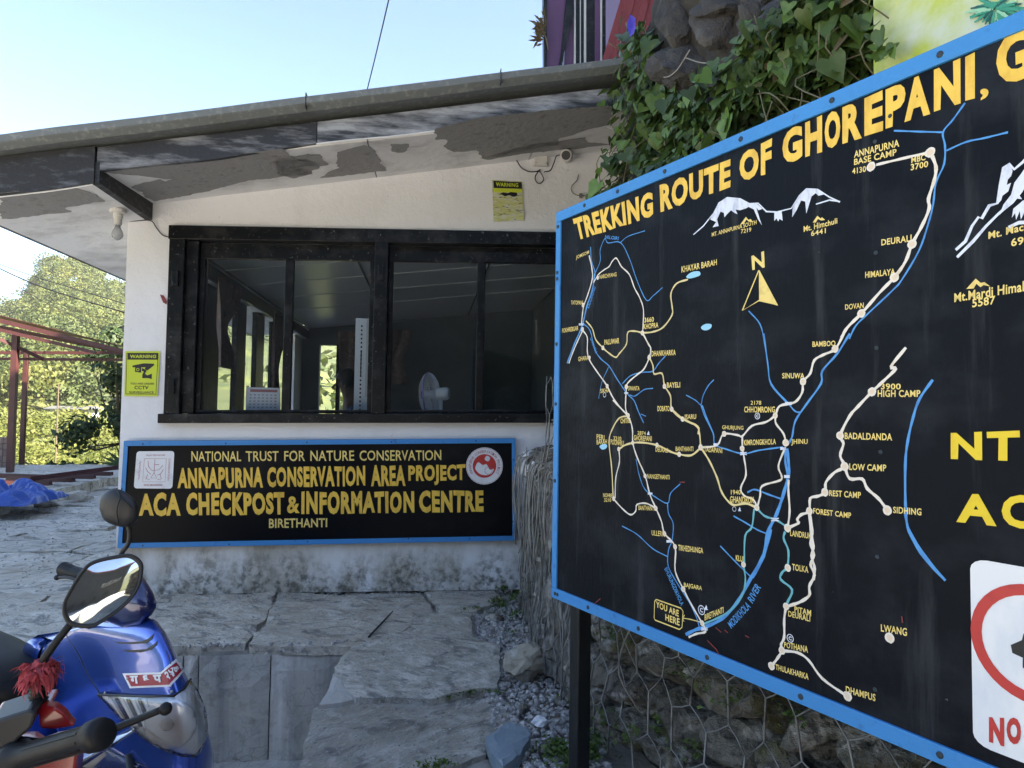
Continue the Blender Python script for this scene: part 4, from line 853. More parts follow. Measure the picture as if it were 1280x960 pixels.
for a in [(cA_, 'JOMSOM', 108, 197, 166, 172, 20), (cA_, 'NARCHYANG', 212, 280, 288, 268, 18), (cA_, 'TATOPANI', 86, 394, 138, 394, 18), (cA_, 'POKHREBGAR', 46, 520, 118, 508, 20), (cA_, 'PALUWAR', 234, 574, 300, 566, 24),
    (cA_, '3660', 412, 474, 454, 470, 22), (cA_, 'KHOPRA', 408, 504, 474, 496, 24), (cA_, 'KHAYAR BARAH', 577, 252, 734, 218, 28, 26), (cA_, 'DHANKHARKA', 444, 624, 551, 618, 24), (cA_, 'GHARA', 118, 646, 162, 640, 20), (cA_, 'SIKHA', 216, 788, 256, 784, 20),
    (cA_, 'SWANTA', 340, 776, 390, 776, 20), (cA_, 'BAYELI', 512, 764, 571, 762, 24), (cA_, 'DOBATO', 470, 868, 524, 868, 24), (cA_, 'ISARU', 592, 904, 642, 902, 22), (cA_, 'CHITRE', 306, 922, 350, 920, 22),
    (cB_, 'PERI', 174, 152, 204, 156, 20), (cB_, 'BARAH', 174, 172, 214, 170, 18), (cB_, '3210', 239, 156, 269, 158, 16), (cB_, 'POONHILL', 228, 172, 282, 178, 20), (cB_, '2874', 332, 134, 364, 136, 14), (cB_, 'GHOREPANI', 318, 156, 387, 160, 20),
    (cB_, 'DEURALI', 402, 200, 450, 204, 18), (cB_, 'BANTHANTI', 480, 198, 548, 198, 18), (cB_, 'TADAPANI', 590, 200, 660, 206, 20), (cB_, 'GHURJUNG', 660, 118, 742, 120, 20), (cB_, 'KIMRONGKHOLA', 744, 176, 868, 172, 22),
    (cB_, 'NANGETHANTI', 370, 304, 456, 308, 18), (cB_, 'NOHRE', 199, 376, 234, 378, 16), (cB_, '3210', 203, 394, 230, 394, 14), (cB_, 'BANTHANTI', 336, 426, 398, 428, 18), (cB_, 'ULLERI', 387, 524, 430, 528, 20), (cB_, 'TIKHEDHUNGA', 490, 582, 586, 594, 22),
    (cB_, 'BAJGARA', 512, 728, 582, 742, 22), (cB_, 'BIRETHANTI', 592, 854, 665, 824, 24), (cB_, '1940', 694, 366, 732, 366, 18), (cB_, 'GHANDRUK', 690, 398, 784, 400, 26), (cB_, 'KLUE', 713, 622, 747, 628, 22),
    (cC_, 'BAMBOO', 371, 44, 463, 40, 22), (cC_, 'SINUWA', 250, 170, 339, 170, 22), (cC_, '2178', 124, 275, 166, 275, 16), (cC_, 'CHHOMRONG', 98, 306, 221, 306, 24), (cC_, 'JHINU', 286, 438, 352, 438, 26), (cC_, '3900', 645, 214, 724, 214, 24), (cC_, 'HIGH CAMP', 632, 244, 803, 244, 28),
    (cC_, 'BADALDANDA', 500, 412, 690, 418, 26, 28), (cC_, 'LOW CAMP', 518, 536, 666, 542, 26, 28), (cC_, 'REST CAMP', 438, 640, 565, 650, 24, 26), (cC_, 'FOREST CAMP', 374, 710, 526, 730, 22, 24), (cC_, 'SIDHING', 694, 708, 807, 718, 26, 28), (cC_, 'LANDRUK', 282, 800, 368, 812, 24),
    (cC_, 'TOLKA', 290, 936, 355, 948, 26), (cD_, 'PITAM', 546, 442, 620, 464, 24, 28), (cD_, 'DEURALI', 518, 464, 616, 488, 26, 28), (cD_, 'POTHANA', 500, 602, 606, 626, 26, 30), (cD_, 'THULAKHARKA', 462, 700, 608, 746, 24, 28), (cD_, 'DHAMPUS', 774, 802, 906, 842, 30, 32), (cD_, 'LWANG', 930, 530, 1046, 552, 32, 36),
    (cE_, 'ANNAPURNA', 634, 206, 806, 162, 26, 28), (cE_, 'BASE CAMP', 634, 234, 796, 196, 24, 26), (cE_, '4130', 627, 268, 679, 258, 22), (cE_, 'MBC', 852, 226, 906, 214, 22, 24), (cE_, '3700', 850, 254, 916, 240, 24), (cE_, 'DEURALI', 738, 540, 853, 524, 24, 26),
    (cE_, 'HIMALAYA', 676, 664, 790, 650, 24, 24), (cE_, 'DOVAN', 600, 784, 671, 778, 20, 22), (cE_, 'MT. ANNAPURNA SOUTH', 92, 506, 262, 458, 16, 16), (cE_, '7219', 203, 494, 242, 486, 16), (cE_, 'Mt. Himchuli', 442, 488, 570, 456, 22, 22), (cE_, '6441', 470, 504, 526, 492, 20)]: lab(*a)
lab(cE_, 'Mt.Mardi Himal', 1016, 756, 1282, 714, 34, 40); lab(cE_, '5587', 1084, 776, 1172, 762, 32, 32); lab(cE_, 'Mt. Machhapuchhre', 1146, 524, 1500, 440, 36, 44); lab(cE_, '6993', 1232, 544, 1330, 525, 30, 32)
for bd, x0, x1 in (('N', 1189, 1228), ('T', 1234, 1275), ('N', 1284, 1330), ('C', 1338, 1386)): bt(bd, (x0, 541 - (x0 - 1189) * .03), (x1, 541 - (x1 - 1189) * .03), (x1, 574 + (x1 - 1189) * .03), (x0, 574 + (x0 - 1189) * .03), m_yel3, .04, .02)
for bd, x0, x1 in (('A', 1196, 1246), ('C', 1252, 1293), ('A', 1304, 1360), ('P', 1370, 1415)): bt(bd, (x0, 617 - (x0 - 1196) * -.02), (x1, 617 - (x1 - 1196) * -.02), (x1, 652 + (x1 - 1189) * .1), (x0, 652 + (x0 - 1189) * .1), m_yel3, .04, .02)
# you are here box
def bl_(l, wd, mat, f=lambda x, y: (x, y), name='route_line', off=.0006, sub=4, raw=False, taper=False): return ribbon([ob(*f(*p), PO) for p in l], wd, NB, mat, mp, name, off, sub, taper, raw)
bl_([(404, 772), (500, 806), (508, 818), (504, 880), (494, 888), (400, 852), (396, 844), (398, 780), (404, 772)], .0028, m_yel2, cB_, 'box_outline', raw=True)
lab(cB_, 'YOU ARE', 404, 802, 492, 840, 24, 26, bold=.03); lab(cB_, 'HERE', 440, 852, 495, 874, 24, 28, bold=.03)
bl_([(584, 862), (540, 850), (508, 844)], .0022, m_yel2, cB_, 'arrow_line'); bl_([(514, 832), (506, 844), (512, 858)], .0022, m_yel2, cB_, 'arrow_line', raw=True)
# compass
bt('N', cA_(888, 178), cA_(944, 156), cA_(947, 228), cA_(892, 242), m_yel2, .03)
q = [ob(*cA_(*p), PO) + NB * .001 for p in [(921, 242), (1005, 398), (922, 376)]]; mobj('compass_needle', q, [(0, 1, 2)], m_yel2, mp)
bl_([(921, 242), (848, 420), (922, 376), (1005, 398), (921, 242)], .003, m_yel2, cA_, 'compass_outline', raw=True, off=.0014)
# routes: cream / yellow / teal, rivers blue
RT = [
 (cA_, m_cream, .0062, [(166, 175), (178, 230), (180, 280), (160, 350), (142, 400), (136, 440), (132, 480)]), (cA_, m_cream, .0062, [(138, 508), (118, 550), (96, 600), (76, 655)]),
 (cA_, m_cream, .005, [(186, 296), (206, 262), (232, 240), (255, 225), (270, 200), (288, 188), (310, 225), (345, 260), (368, 320), (392, 365), (408, 420), (404, 518)]),
 (cA_, m_yroute, .0058, [(404, 520), (370, 512), (338, 518), (332, 570), (300, 612), (284, 628), (252, 608), (228, 586), (196, 550), (180, 500), (152, 466)]),
 (cA_, m_yroute, .006, [(404, 520), (450, 515), (495, 495), (535, 440), (535, 400), (530, 345), (556, 300), (606, 282)]),
 (cA_, m_cream, .006, [(404, 520), (430, 570), (440, 590), (434, 628), (410, 680), (380, 705), (340, 740), (332, 765), (328, 850), (338, 886)]), (cA_, m_yroute, .006, [(434, 628), (450, 665), (455, 702), (490, 700), (502, 755), (528, 800), (534, 860), (582, 903), (650, 935), (650, 970)]),
 (cA_, m_cream, .006, [(138, 508), (158, 540), (158, 600), (168, 640), (200, 690), (246, 755), (268, 800), (300, 846), (340, 888)]),
 (cB_, m_cream, .0062, [(237, 0), (294, 62), (312, 110), (314, 165), (330, 220), (362, 294), (380, 365), (403, 418), (425, 470), (437, 517), (478, 568), (478, 660), (510, 732), (540, 790), (583, 864)]),
 (cB_, m_yroute, .006, [(296, 62), (262, 70), (236, 110), (222, 160), (232, 260), (238, 378)]), (cB_, m_cream, .0055, [(260, 190), (262, 240), (248, 300), (245, 380)]), (cB_, m_yroute, .0065, [(260, 190), (290, 172), (340, 164), (408, 175), (460, 200), (494, 210), (540, 214), (578, 184)]),
 (cB_, m_cream, .0055, [(240, 384), (275, 422), (305, 444), (325, 430), (330, 405), (365, 400), (402, 418)]), (cB_, m_yroute, .006, [(464, 36), (508, 72), (560, 100), (572, 130), (577, 182)]),
 (cB_, m_yroute, .0068, [(578, 184), (610, 235), (640, 300), (660, 360), (700, 405), (750, 400), (794, 416)]), (cB_, m_cream, .006, [(578, 184), (640, 175), (665, 132), (720, 136), (738, 140), (775, 100), (830, 85), (866, 60)]),
 (cB_, m_cream, .0058, [(738, 142), (738, 188), (745, 225), (752, 290), (732, 340), (745, 370), (780, 385), (796, 416)]),
 (cC_, m_cream, .006, [(223, 318), (225, 350), (255, 390), (265, 426)]), (cC_, m_cream, .0058, [(258, 455), (235, 520), (248, 560), (240, 578), (170, 600), (162, 640), (150, 686)]),
 (cC_, m_cream, .0065, [(276, 575), (275, 620), (280, 700), (272, 768)]), (cC_, m_cream, .0068, [(497, -10), (462, 52), (415, 75), (378, 98), (362, 150), (334, 182), (330, 225), (300, 265), (240, 280), (223, 318)]),
 (cC_, m_teal, .006, [(148, 688), (180, 720), (225, 735), (272, 766)]), (cC_, m_teal, .006, [(138, 692), (128, 765), (102, 800), (98, 914)]), (cC_, m_teal, .0066, [(262, 782), (256, 810), (275, 860), (272, 926)]),
 (cB_, m_teal, .0058, [(743, 640), (750, 700), (735, 760), (690, 815), (640, 845), (590, 866)]), (cD_, m_teal, .0068, [(516, 248), (490, 270), (485, 300), (535, 345), (515, 400), (510, 418)]),
 (cD_, m_cream, .0075, [(508, 420), (500, 480), (500, 555), (486, 590), (492, 614), (470, 650), (445, 684)]), (cD_, m_cream, .0072, [(492, 616), (560, 625), (610, 660), (670, 740), (782, 820)]),
 (cC_, m_cream, .0078, [(358, 700), (365, 780), (375, 840), (368, 880), (380, 930), (375, 975)]), (cD_, m_cream, .0078, [(612, 0), (625, 80), (618, 140), (632, 190), (618, 235), (635, 280), (612, 330), (612, 370), (570, 400), (512, 420)]),
 (cC_, m_cream, .0075, [(272, 768), (315, 748), (310, 735), (325, 715), (358, 700), (362, 650), (395, 640), (422, 624), (425, 585), (460, 545), (500, 522), (482, 480), (495, 430), (482, 398), (520, 320), (555, 280), (610, 222), (650, 185), (705, 130), (685, 122), (745, 46)]),
 (cC_, m_cream, .0078, [(500, 522), (520, 570), (570, 572), (590, 610), (635, 650), (672, 698)]),
 (cE_, m_cream, .0062, [(718, 232), (810, 210), (922, 184)]), (cE_, m_cream, .0078, [(928, 190), (946, 240), (940, 290), (918, 360), (920, 400), (890, 470), (855, 534), (830, 600), (788, 660), (730, 720), (662, 798), (610, 850), (585, 890)]),
 (cB_, m_cream, .0065, [(585, 866), (596, 896), (560, 905), (530, 918)])]
RV = [
 (cA_, .0048, [(172, 138), (176, 200), (192, 250), (186, 290)]), (cA_, .0085, [(190, 255), (180, 330), (156, 400), (134, 490), (100, 570), (68, 655)]), (cA_, .0035, [(192, 255), (215, 200), (215, 150), (236, 100), (250, 120), (305, 118), (345, 190), (380, 290), (420, 374), (450, 355), (492, 318)]), (cA_, .003, [(305, 118), (340, 90), (414, 66)]),
 (cA_, .0045, [(140, 478), (170, 510), (190, 590), (215, 632), (255, 668), (290, 725), (335, 790), (365, 820), (385, 870), (408, 920)]), (cA_, .0028, [(252, 672), (222, 740), (208, 812)]), (cA_, .004, [(314, 745), (350, 710), (400, 695), (448, 690), (475, 655), (505, 622)]), (cA_, .0035, [(345, 795), (370, 800), (410, 772), (450, 766)]), (cA_, .003, [(395, 880), (418, 890)]),
 (cA_, .0034, [(597, 796), (640, 820), (662, 838), (672, 800), (695, 755), (720, 728)]), (cA_, .0042, [(662, 838), (680, 890), (715, 960)]), (cA_, .0040, [(875, 422), (925, 480), (945, 560), (960, 660), (975, 750), (1040, 825)]),
 (cC_, .0045, [(176, -10), (192, 110), (205, 190), (270, 265), (300, 300), (325, 306)]), (cB_, .0045, [(582, 20), (600, 70), (625, 130), (632, 172), (680, 192), (742, 208), (800, 195), (895, 182)]), (cC_, .006, [(520, -10), (470, 70), (410, 140), (405, 190), (345, 275), (302, 340), (290, 400), (276, 430)]), (cC_, .0072, [(262, 455), (262, 500), (272, 560)]),
 (cC_, .0105, [(268, 450), (276, 540), (258, 620), (228, 710), (190, 790), (175, 880), (130, 965)]), (cB_, .0105, [(848, 500), (820, 600), (770, 690), (720, 780), (660, 845), (600, 876), (560, 888), (518, 908)]), (cC_, .005, [(110, 626), (140, 614), (190, 632), (246, 652)]), (cC_, .0045, [(55, 720), (100, 745), (150, 775), (192, 792)]), (cB_, .004, [(652, 565), (700, 615), (745, 660), (768, 682)]),
 (cB_, .0038, [(326, 228), (338, 290), (360, 345), (400, 375), (448, 400), (460, 360), (497, 325)]), (cB_, .0042, [(448, 400), (452, 440), (470, 480), (465, 545), (452, 580), (450, 640), (480, 700), (530, 780), (560, 840), (572, 885)]), (cB_, .0038, [(272, 488), (330, 520), (390, 575), (448, 606)]),
 (cE_, .0045, [(1056, -4), (1010, 60), (972, 108), (980, 160), (976, 230), (945, 300), (935, 380), (915, 460), (880, 560), (815, 670), (780, 710), (690, 795), (640, 845), (615, 895)]), (cE_, .0042, [(785, 102), (870, 105), (972, 108)]), (cE_, .0042, [(985, 178), (1060, 145), (1130, 130), (1220, 108)]),
 (cC_, .0065, [(852, 175), (800, 250), (775, 320), (752, 420), (742, 520), (745, 720), (765, 800), (820, 890), (900, 975)]), (cD_, .0055, [(1036, 10), (1060, 90), (1130, 200), (1216, 305)])]
for k, (f, wd_, l) in enumerate(RV): bl_(l, wd_ * .72, m_river, f, 'river_line', off=.0005 + (k % 4) * .00006, taper=False)
for k, (f, m_, wd_, l) in enumerate(RT): bl_(l, wd_ * .76, m_, f, 'route_line', off=.0009 + (k % 5) * .00006)
DU = BDX; DV = V((0, 0, 1))
m_peach = M('peach_dot_paint', (.78, .62, .45), .6)
DOTS = [(cA_, 205, 275, 7), (cA_, 140, 396, 8), (cA_, 137, 504, 8), (cA_, 228, 586, 8), (cA_, 404, 520, 9), (cA_, 434, 628, 9), (cA_, 168, 630, 7), (cA_, 247, 757, 8), (cA_, 332, 760, 9), (cA_, 502, 757, 9), (cA_, 534, 859, 9), (cA_, 582, 903, 9), (cA_, 340, 888, 9),
 (cB_, 260, 190, 7), (cB_, 314, 166, 7), (cB_, 408, 174, 7), (cB_, 494, 210, 8), (cB_, 577, 183, 9), (cB_, 668, 131, 9), (cB_, 738, 188, 9), (cB_, 866, 60, 9), (cB_, 362, 294, 7), (cB_, 240, 382, 7), (cB_, 403, 419, 8), (cB_, 437, 518, 8), (cB_, 478, 568, 8), (cB_, 510, 732, 9), (cB_, 583, 864, 9), (cB_, 794, 416, 10), (cB_, 743, 637, 9),
 (cC_, 462, 52, 12), (cC_, 334, 182, 12), (cC_, 265, 427, 12), (cC_, 610, 223, 14), (cC_, 482, 398, 13), (cC_, 500, 521, 14), (cC_, 421, 625, 13), (cC_, 359, 700, 12), (cC_, 272, 768, 13), (cC_, 273, 927, 12), (cC_, 671, 697, 15), (cD_, 509, 419, 13), (cD_, 491, 615, 14), (cD_, 444, 684, 14), (cD_, 782, 819, 17), (cD_, 970, 559, 18),
 (cE_, 699, 239, 14), (cE_, 924, 185, 15), (cE_, 855, 534, 14), (cE_, 788, 661, 14), (cE_, 662, 798, 13)]
SC = {cA_: 3.556, cB_: 3.097, cC_: 3.2, cD_: 3.556, cE_: 3.048}
for f, x, y, r in DOTS:
    c = ob(*f(x, y), PO); R_ = (ob(f(x, y)[0], f(x, y)[1] - r / SC[f], PO) - c).length * 1.3
    o = disc(c, R_, DU, DV, m_cream, mp, 'place_dot', NB, .0014, 14, .06); disc(c, R_ * .58, DU, DV, m_peach, o, 'dot_centre', NB, .0019, 10, .05)
def cring(f, x, y, r, ch='C'):
    c = ob(*f(x, y), PO); R_ = (ob(f(x, y)[0], f(x, y)[1] - r / SC[f], PO) - c).length; ring(c, R_, R_ * .22, DU, DV, NB, m_snow, mp, 'checkpost_mark', .0012, 16)
    if ch: g_ = R_ * .5; text(ch, c - DU * g_ + DV * g_, c + DU * g_ + DV * g_, c + DU * g_ - DV * g_, c - DU * g_ - DV * g_, m_snow, mp, NB, .0012, .04)
cring(cA_, 235, 795, 10, ''); cring(cC_, 151, 320, 12); cring(cB_, 707, 422, 9, ''); cring(cB_, 580, 813, 17); cring(cD_, 527, 561, 17)
for (x, y, h_) in ((375, 128, 9), (728, 423, 9), (598, 804, 11)): blob([ob(*cB_(x + a * h_, y + b2 * h_), PO) for a, b2 in ((-.7, .8), (-.5, 0), (-.3, -.2), (0, -1), (.35, -.2), (.3, .3), (.7, .8))], m_snow, mp, 'temple_mark', NB, .0012, raw=True)
for f, l in ((cA_, [(598, 252 + 18), (622, 250), (655, 246), (661, 262), (640, 272), (612, 278)]), (cA_, [(664, 494), (684, 480), (710, 482), (708, 498), (690, 508), (672, 506)]), (cB_, [(186, 178), (200, 170), (214, 174), (212, 186), (198, 192), (188, 186)])): blob([ob(*f(*p), PO) for p in l], m_lake, mp, 'lake', NB, .0012)
# bridges
for f, x, y, s_ in ((cC_, 276, 270, 15), (cC_, 96, 470, 15), (cC_, 255, 450, 13), (cC_, 270, 562, 13), (cC_, 222, 734, 17), (cB_, 382, 362, 10), (cB_, 456, 547, 12), (cB_, 592, 886, 14), (cB_, 636, 172, 10), (cA_, 132, 482, 12), (cA_, 332, 787, 10)):
    for k in (-1, 1): bl_([(x - s_ * .9, y + k * s_ * .55 - k * 4), (x - s_ * .4, y + k * s_ * .2), (x + s_ * .4, y + k * s_ * .2), (x + s_ * .9, y + k * s_ * .55 - k * 4)], .0028, m_snow, f, 'bridge_mark', off=.0018, raw=True)
# river names
def ang(f, body, p0, p1, h, mat):
    a, c = ob(*f(*p0), PO), ob(*f(*p1), PO); d = (c - a).normalized(); n_ = NB.cross(d); n_ = n_ if n_.z > 0 else -n_
    text(body, a + n_ * h, c + n_ * h, c, a, mat, mp, NB, .001, .012, wob=.03)
ang(cD_, 'MODIKHOLA', (266, 520), (352, 424), .017, m_river); ang(cD_, 'RIVER', (360, 408), (398, 336), .017, m_river)
ang(cB_, 'BHURUNGDIKHOLA', (436, 655), (500, 798), .014, m_river); ang(cA_, 'KALIGANDAKI', (166, 412), (196, 318), .010, m_river); ang(cA_, 'GHARKHOLA', (170, 545), (196, 615), .010, m_river); ang(cA_, 'NILGIRI', (236, 100), (296, 108), .010, m_river)
# mountains
def mt(l, mat=m_snow, f=cE_, nm='snow_patch', off=.001): return blob([ob(*f(*p), PO) for p in l], mat, mp, nm, NB, off, raw=True)
mt([(100, 410), (118, 375), (150, 358), (185, 358), (215, 372), (232, 380), (262, 378), (285, 400), (270, 405), (262, 395), (275, 440), (283, 462), (268, 440), (252, 402), (232, 392), (222, 398), (200, 405), (182, 402), (190, 420), (178, 415), (165, 405), (150, 420), (140, 432), (138, 415), (125, 410), (112, 440), (118, 465), (95, 470), (108, 450), (86, 440)])
bl_([(22, 498), (60, 465), (100, 415), (118, 378), (150, 357), (200, 362), (235, 380), (268, 378), (300, 410), (340, 412), (395, 398), (425, 350), (452, 324), (495, 326), (540, 355), (580, 374)], .003, m_snow, cE_, 'ridge_line', raw=True, off=.0012)
mt([(330, 412), (358, 410), (362, 445), (350, 438), (345, 448), (338, 436), (330, 446)]); mt([(400, 395), (425, 352), (455, 324), (490, 326), (520, 345), (498, 350), (488, 340), (472, 352), (452, 418), (448, 372), (432, 368), (415, 405), (398, 432)]); bl_([(488, 382), (540, 366), (580, 372)], .0026, m_snow, cE_, 'ridge_line', raw=True)
cF_ = lambda x, y: (1160 + x / 3.692, 150 + y / 3.692)
bl_([(130, 600), (175, 560), (205, 490), (235, 448), (250, 455), (285, 395), (322, 385), (335, 300), (352, 220), (375, 205), (400, 228), (445, 190), (520, 90), (600, 200)], .005, m_snow, cF_, 'ridge_line', raw=True, off=.0012)
bl_([(136, 634), (210, 560), (270, 490), (330, 430), (390, 380), (430, 330), (470, 260)], .005, m_snow, cF_, 'ridge_line', raw=True, off=.0012)
mt([(322, 390), (330, 320), (345, 260), (358, 215), (378, 208), (392, 235), (385, 260), (370, 275), (365, 300), (385, 290), (372, 330), (345, 350), (340, 370)], f=cF_); mt([(330, 440), (350, 390), (385, 345), (400, 290), (430, 250), (470, 190), (470, 260), (430, 330), (390, 380)], f=cF_)
mt([(400, 362), (418, 340), (436, 366)], f=cF_); mt([(388, 452), (395, 410), (440, 372), (520, 360), (500, 440), (460, 400), (430, 460), (425, 420), (408, 462), (404, 430)], f=cF_); bl_([(372, 496), (420, 474), (500, 470)], .005, m_snow, cF_, 'ridge_line', raw=True)
for f, l in ((cE_, [(200, 460), (222, 430), (232, 442), (240, 438), (248, 450), (232, 448), (224, 440), (214, 456)]), (cE_, [(476, 452), (494, 426), (506, 436), (512, 432), (524, 442), (508, 444), (496, 438), (488, 452)]), (cF_, [(178, 780), (222, 732), (245, 752), (262, 748), (288, 768), (258, 762), (244, 772), (225, 756), (212, 778)])): mt(l, m_yel2, f, 'peak_mark')
# faded red scratches, NO sign panel
for l in ([(240, 468 + 0), (268, 452)],): pass
m_scr = M('red_scratch', (.22, .03, .03), .6)
for f, l in ((cD_, [(196, 512), (222, 534)]), (cD_, [(236, 524), (252, 536)]), (cD_, [(328, 548), (346, 558)]), (cD_, [(160, 570), (200, 610), (215, 640)]), (cB_, [(158, 796), (190, 768)]), (cB_, [(497, 318), (517, 318)]), (cD_, [(1024, 462), (1028, 492)])): bl_(l, .0022, m_scr, f, 'scratch', raw=True, off=.0022)
npz = thing('prohibition_plate', None, None, B0); npz.parent = mp; npz.location = (0, 0, 0)
P4 = [ob(1213, 697, PO), ob(1213, 697, PO) + BDX * .44, ob(1217, 929, PO) + BDX * .44, ob(1217, 929, PO)]
mobj('plate', [p + NB * .0012 for p in rrect(P4, .06)], [tuple(range(20))], m_white, npz)
c = ob(1292, 806, PO); R_ = .082; ring(c, R_, .017, DU, DV, NB, m_red, npz, 'red_ring', .002, 36)
blob([ob(x, y, PO) for x, y in [(1264, 806), (1278, 800), (1280, 792), (1296, 786), (1320, 800), (1322, 842), (1296, 850), (1279, 834), (1279, 822), (1266, 816)]], m_black, npz, 'dark_shape', NB, .0016, raw=True)
for bd, x0, x1 in (('N', 1237, 1256), ('O', 1259, 1277)): text(bd, *[ob(*p, PO) for p in ((x0, 896), (x1, 897), (x1, 933), (x0, 927))], m_red, npz, NB, .002, .06)

# ================================================================== STONE WALL WITH WIRE (behind the board)
gab = thing('stone_retaining_wall', 'rough stone retaining wall in wire mesh behind the map board', 'wall', (.7, 2.4, 0))
GP = [V((.60, 4.45)), V((.565, 4.0)), V((.545, 3.1)), V((.62, 2.33)), V((1.12, 1.15)), V((1.75, -.4)), V((2.1, -1.6))]
def gpt(s_):
    for a, c in zip(GP, GP[1:]):
        L = (c - a).length
        if s_ <= L: d = (c - a).normalized(); return a + d * s_, V((d.y, -d.x)) if V((d.y, -d.x)).x < 0 else V((-d.y, d.x))
        s_ -= L
    d = (GP[-1] - GP[-2]).normalized(); return GP[-1] + d * s_, V((d.y, -d.x)) if d.y > 0 else V((d.y, -d.x))
LG = sum((c - a).length for a, c in zip(GP, GP[1:]))
def gface(s_, z, off=0): p, n_ = gpt(max(0, s_)); return V((p.x, p.y, z)) + V((n_.x, n_.y, 0)) * (off - z * .05)
rk = []
for s_ in range(8): v, f = rockmesh(s_ + 50, 3, (1, .8, .72), .38, .6); me = bpy.data.meshes.new('stone'); me.from_pydata(v, [], f); me.materials.append(m_rock); rk.append(me)
R4 = random.Random(5); z = 0; cnt = 0
while z < 1.32:
    h_ = R4.uniform(.09, .17); s_ = R4.uniform(-.1, .1)
    while s_ < LG:
        w_ = R4.uniform(.10, .30); p = gface(s_ + w_ / 2, z + h_ / 2, -.10); _, n_ = gpt(s_ + w_ / 2)
        if not (s_ < 1.0 and z > .8):
            o = bpy.data.objects.new('stone', R4.choice(rk)); COL.objects.link(o); o.parent = gab; o.location = p - V(gab.location); o.rotation_euler = (R4.uniform(-.25, .25), R4.uniform(-.3, .3), math.atan2(n_.y, n_.x) + math.pi / 2 + R4.uniform(-.2, .2)); o.scale = (w_ * .56, .16, h_ * .66); cnt += 1
        s_ += w_ * .98
    z += h_ * .97
# core behind the stones
v = []; f = []
for i in range(40):
    s_ = LG * i / 39
    for z in (-.05, .45, .85 if s_ < 1.2 else 1.3): v.append(gface(s_, z, -.15))
    if i: a = 3 * i; f += [(a - 3, a, a + 1, a - 2), (a - 2, a + 1, a + 2, a - 1)]
mobj('rubble_core', v, f, m_soil, gab)
# hexagonal wire mesh
wire = MB(); cw, ch_ = .12, .19
def wp(s_, z): return gface(s_ + .045 * fn(s_, z, 2, 5), z + .05 * fn(z, s_, 7, 5), .035 + .03 * fn(s_, z, 0, 5))
nr = int(1.3 / (ch_ * .75)); nc = int(LG / cw)
for r_ in range(nr):
    for c_ in range(int(.4 / cw), nc):
        x = (c_ + (.5 if r_ % 2 else 0)) * cw; z = r_ * ch_ * .75 + .02
        if x < 1.0 and z > .72: continue
        A_, B2, C_, D_ = wp(x, z), wp(x, z + ch_ * .5), wp(x - cw / 2, z + ch_ * .75), wp(x + cw / 2, z + ch_ * .75)
        wire.tube([A_, A_.lerp(B2, .5) + V((0, 0, 0)), B2], [.0034, .0038, .0034], 5, False); wire.tube([B2, B2.lerp(C_, .5) + V((0, 0, .006)), C_], .0022, 5, False); wire.tube([B2, B2.lerp(D_, .5) + V((0, 0, -.004)), D_], .0022, 5, False)
wire.build('wire_mesh', m_wire, gab, smooth=True, kind='stuff')
# dry roots hanging over the left end
R5 = random.Random(9)
v = []; f = []
for j in range(25):
    for i in range(61):
        s_ = 1.75 * i / 60; z = .92 * j / 24; v.append(gface(s_, z, .012 + .05 * fn(s_, z * .3, 1, 7) + .02 * fn(s_, z * .3, 5, 22) - (.10 if j == 24 else 0)))
        if i and j: a = j * 61 + i; f.append((a - 62, a - 61, a, a - 1))
mobj('fibrous_face', v, f, m_rootw, gab, smooth=True)
for k in range(26):
    s_ = R5.uniform(.1, 1.7); z = R5.choice((R5.uniform(.55, .92), R5.uniform(.02, .9))); p = gface(s_, z, -.01); o = bpy.data.objects.new('stone', R5.choice(rk)); COL.objects.link(o); o.parent = gab; o.location = p - V(gab.location); o.rotation_euler = (R5.uniform(-.4, .4), R5.uniform(-.4, .4), 1.57 + R5.uniform(-.3, .3)); w_ = R5.uniform(.05, .11); o.scale = (w_, .06, w_ * .6)
for k in range(26):
    s_ = R5.uniform(.25, 1.95) if k % 5 else R5.uniform(1.2, 2.4); zt = R5.uniform(.72, .98); zb_ = R5.choice((0, 0, .1, .3)) + R5.uniform(0, .25); pts = []
    for i in range(7):
        t = i / 6; z = zt + (zb_ - zt) * t; pts.append(gface(s_ + .16 * fn(k, t * 2, 0, 1) + .04 * math.sin(t * 7 + k), z, .035 + .04 * fn(k, t * 3, 5, 1) + .02 * abs(math.sin(t * 3 + k))))
    MB().tube(spline(pts, 3), R5.uniform(.0012, .004), 5).build('dry_root', m_root, gab, smooth=True)
wsp = []
for (x, y) in ((765, 905), (790, 925), (830, 915), (1000, 905), (770, 800), (860, 850), (905, 880), (735, 880), (745, 940), (880, 945)):
    d = ray(x, y)
    for k in range(60):
        q_ = C0 + d * (1.2 + k * .05)
        if q_.x > gpt(max(0, min(LG, k * .1)))[0].x + 5: break
    s_ = min((k * LG / 200 for k in range(200)), key=lambda t: abs((gface(t, 0) - C0).cross(V((d.x, d.y, 0)).normalized()).z)); h0 = gface(s_, 0); dist_ = math.hypot(h0.x, h0.y); z_ = C0.z + d.z / math.hypot(d.x, d.y) * dist_; wsp.append(tuple(gface(s_, z_, .03)))
weed('wall_weed', 'small green weeds sprouting between the wire and stones under the map board', wsp, .04, 40, .05, lsz=.010)
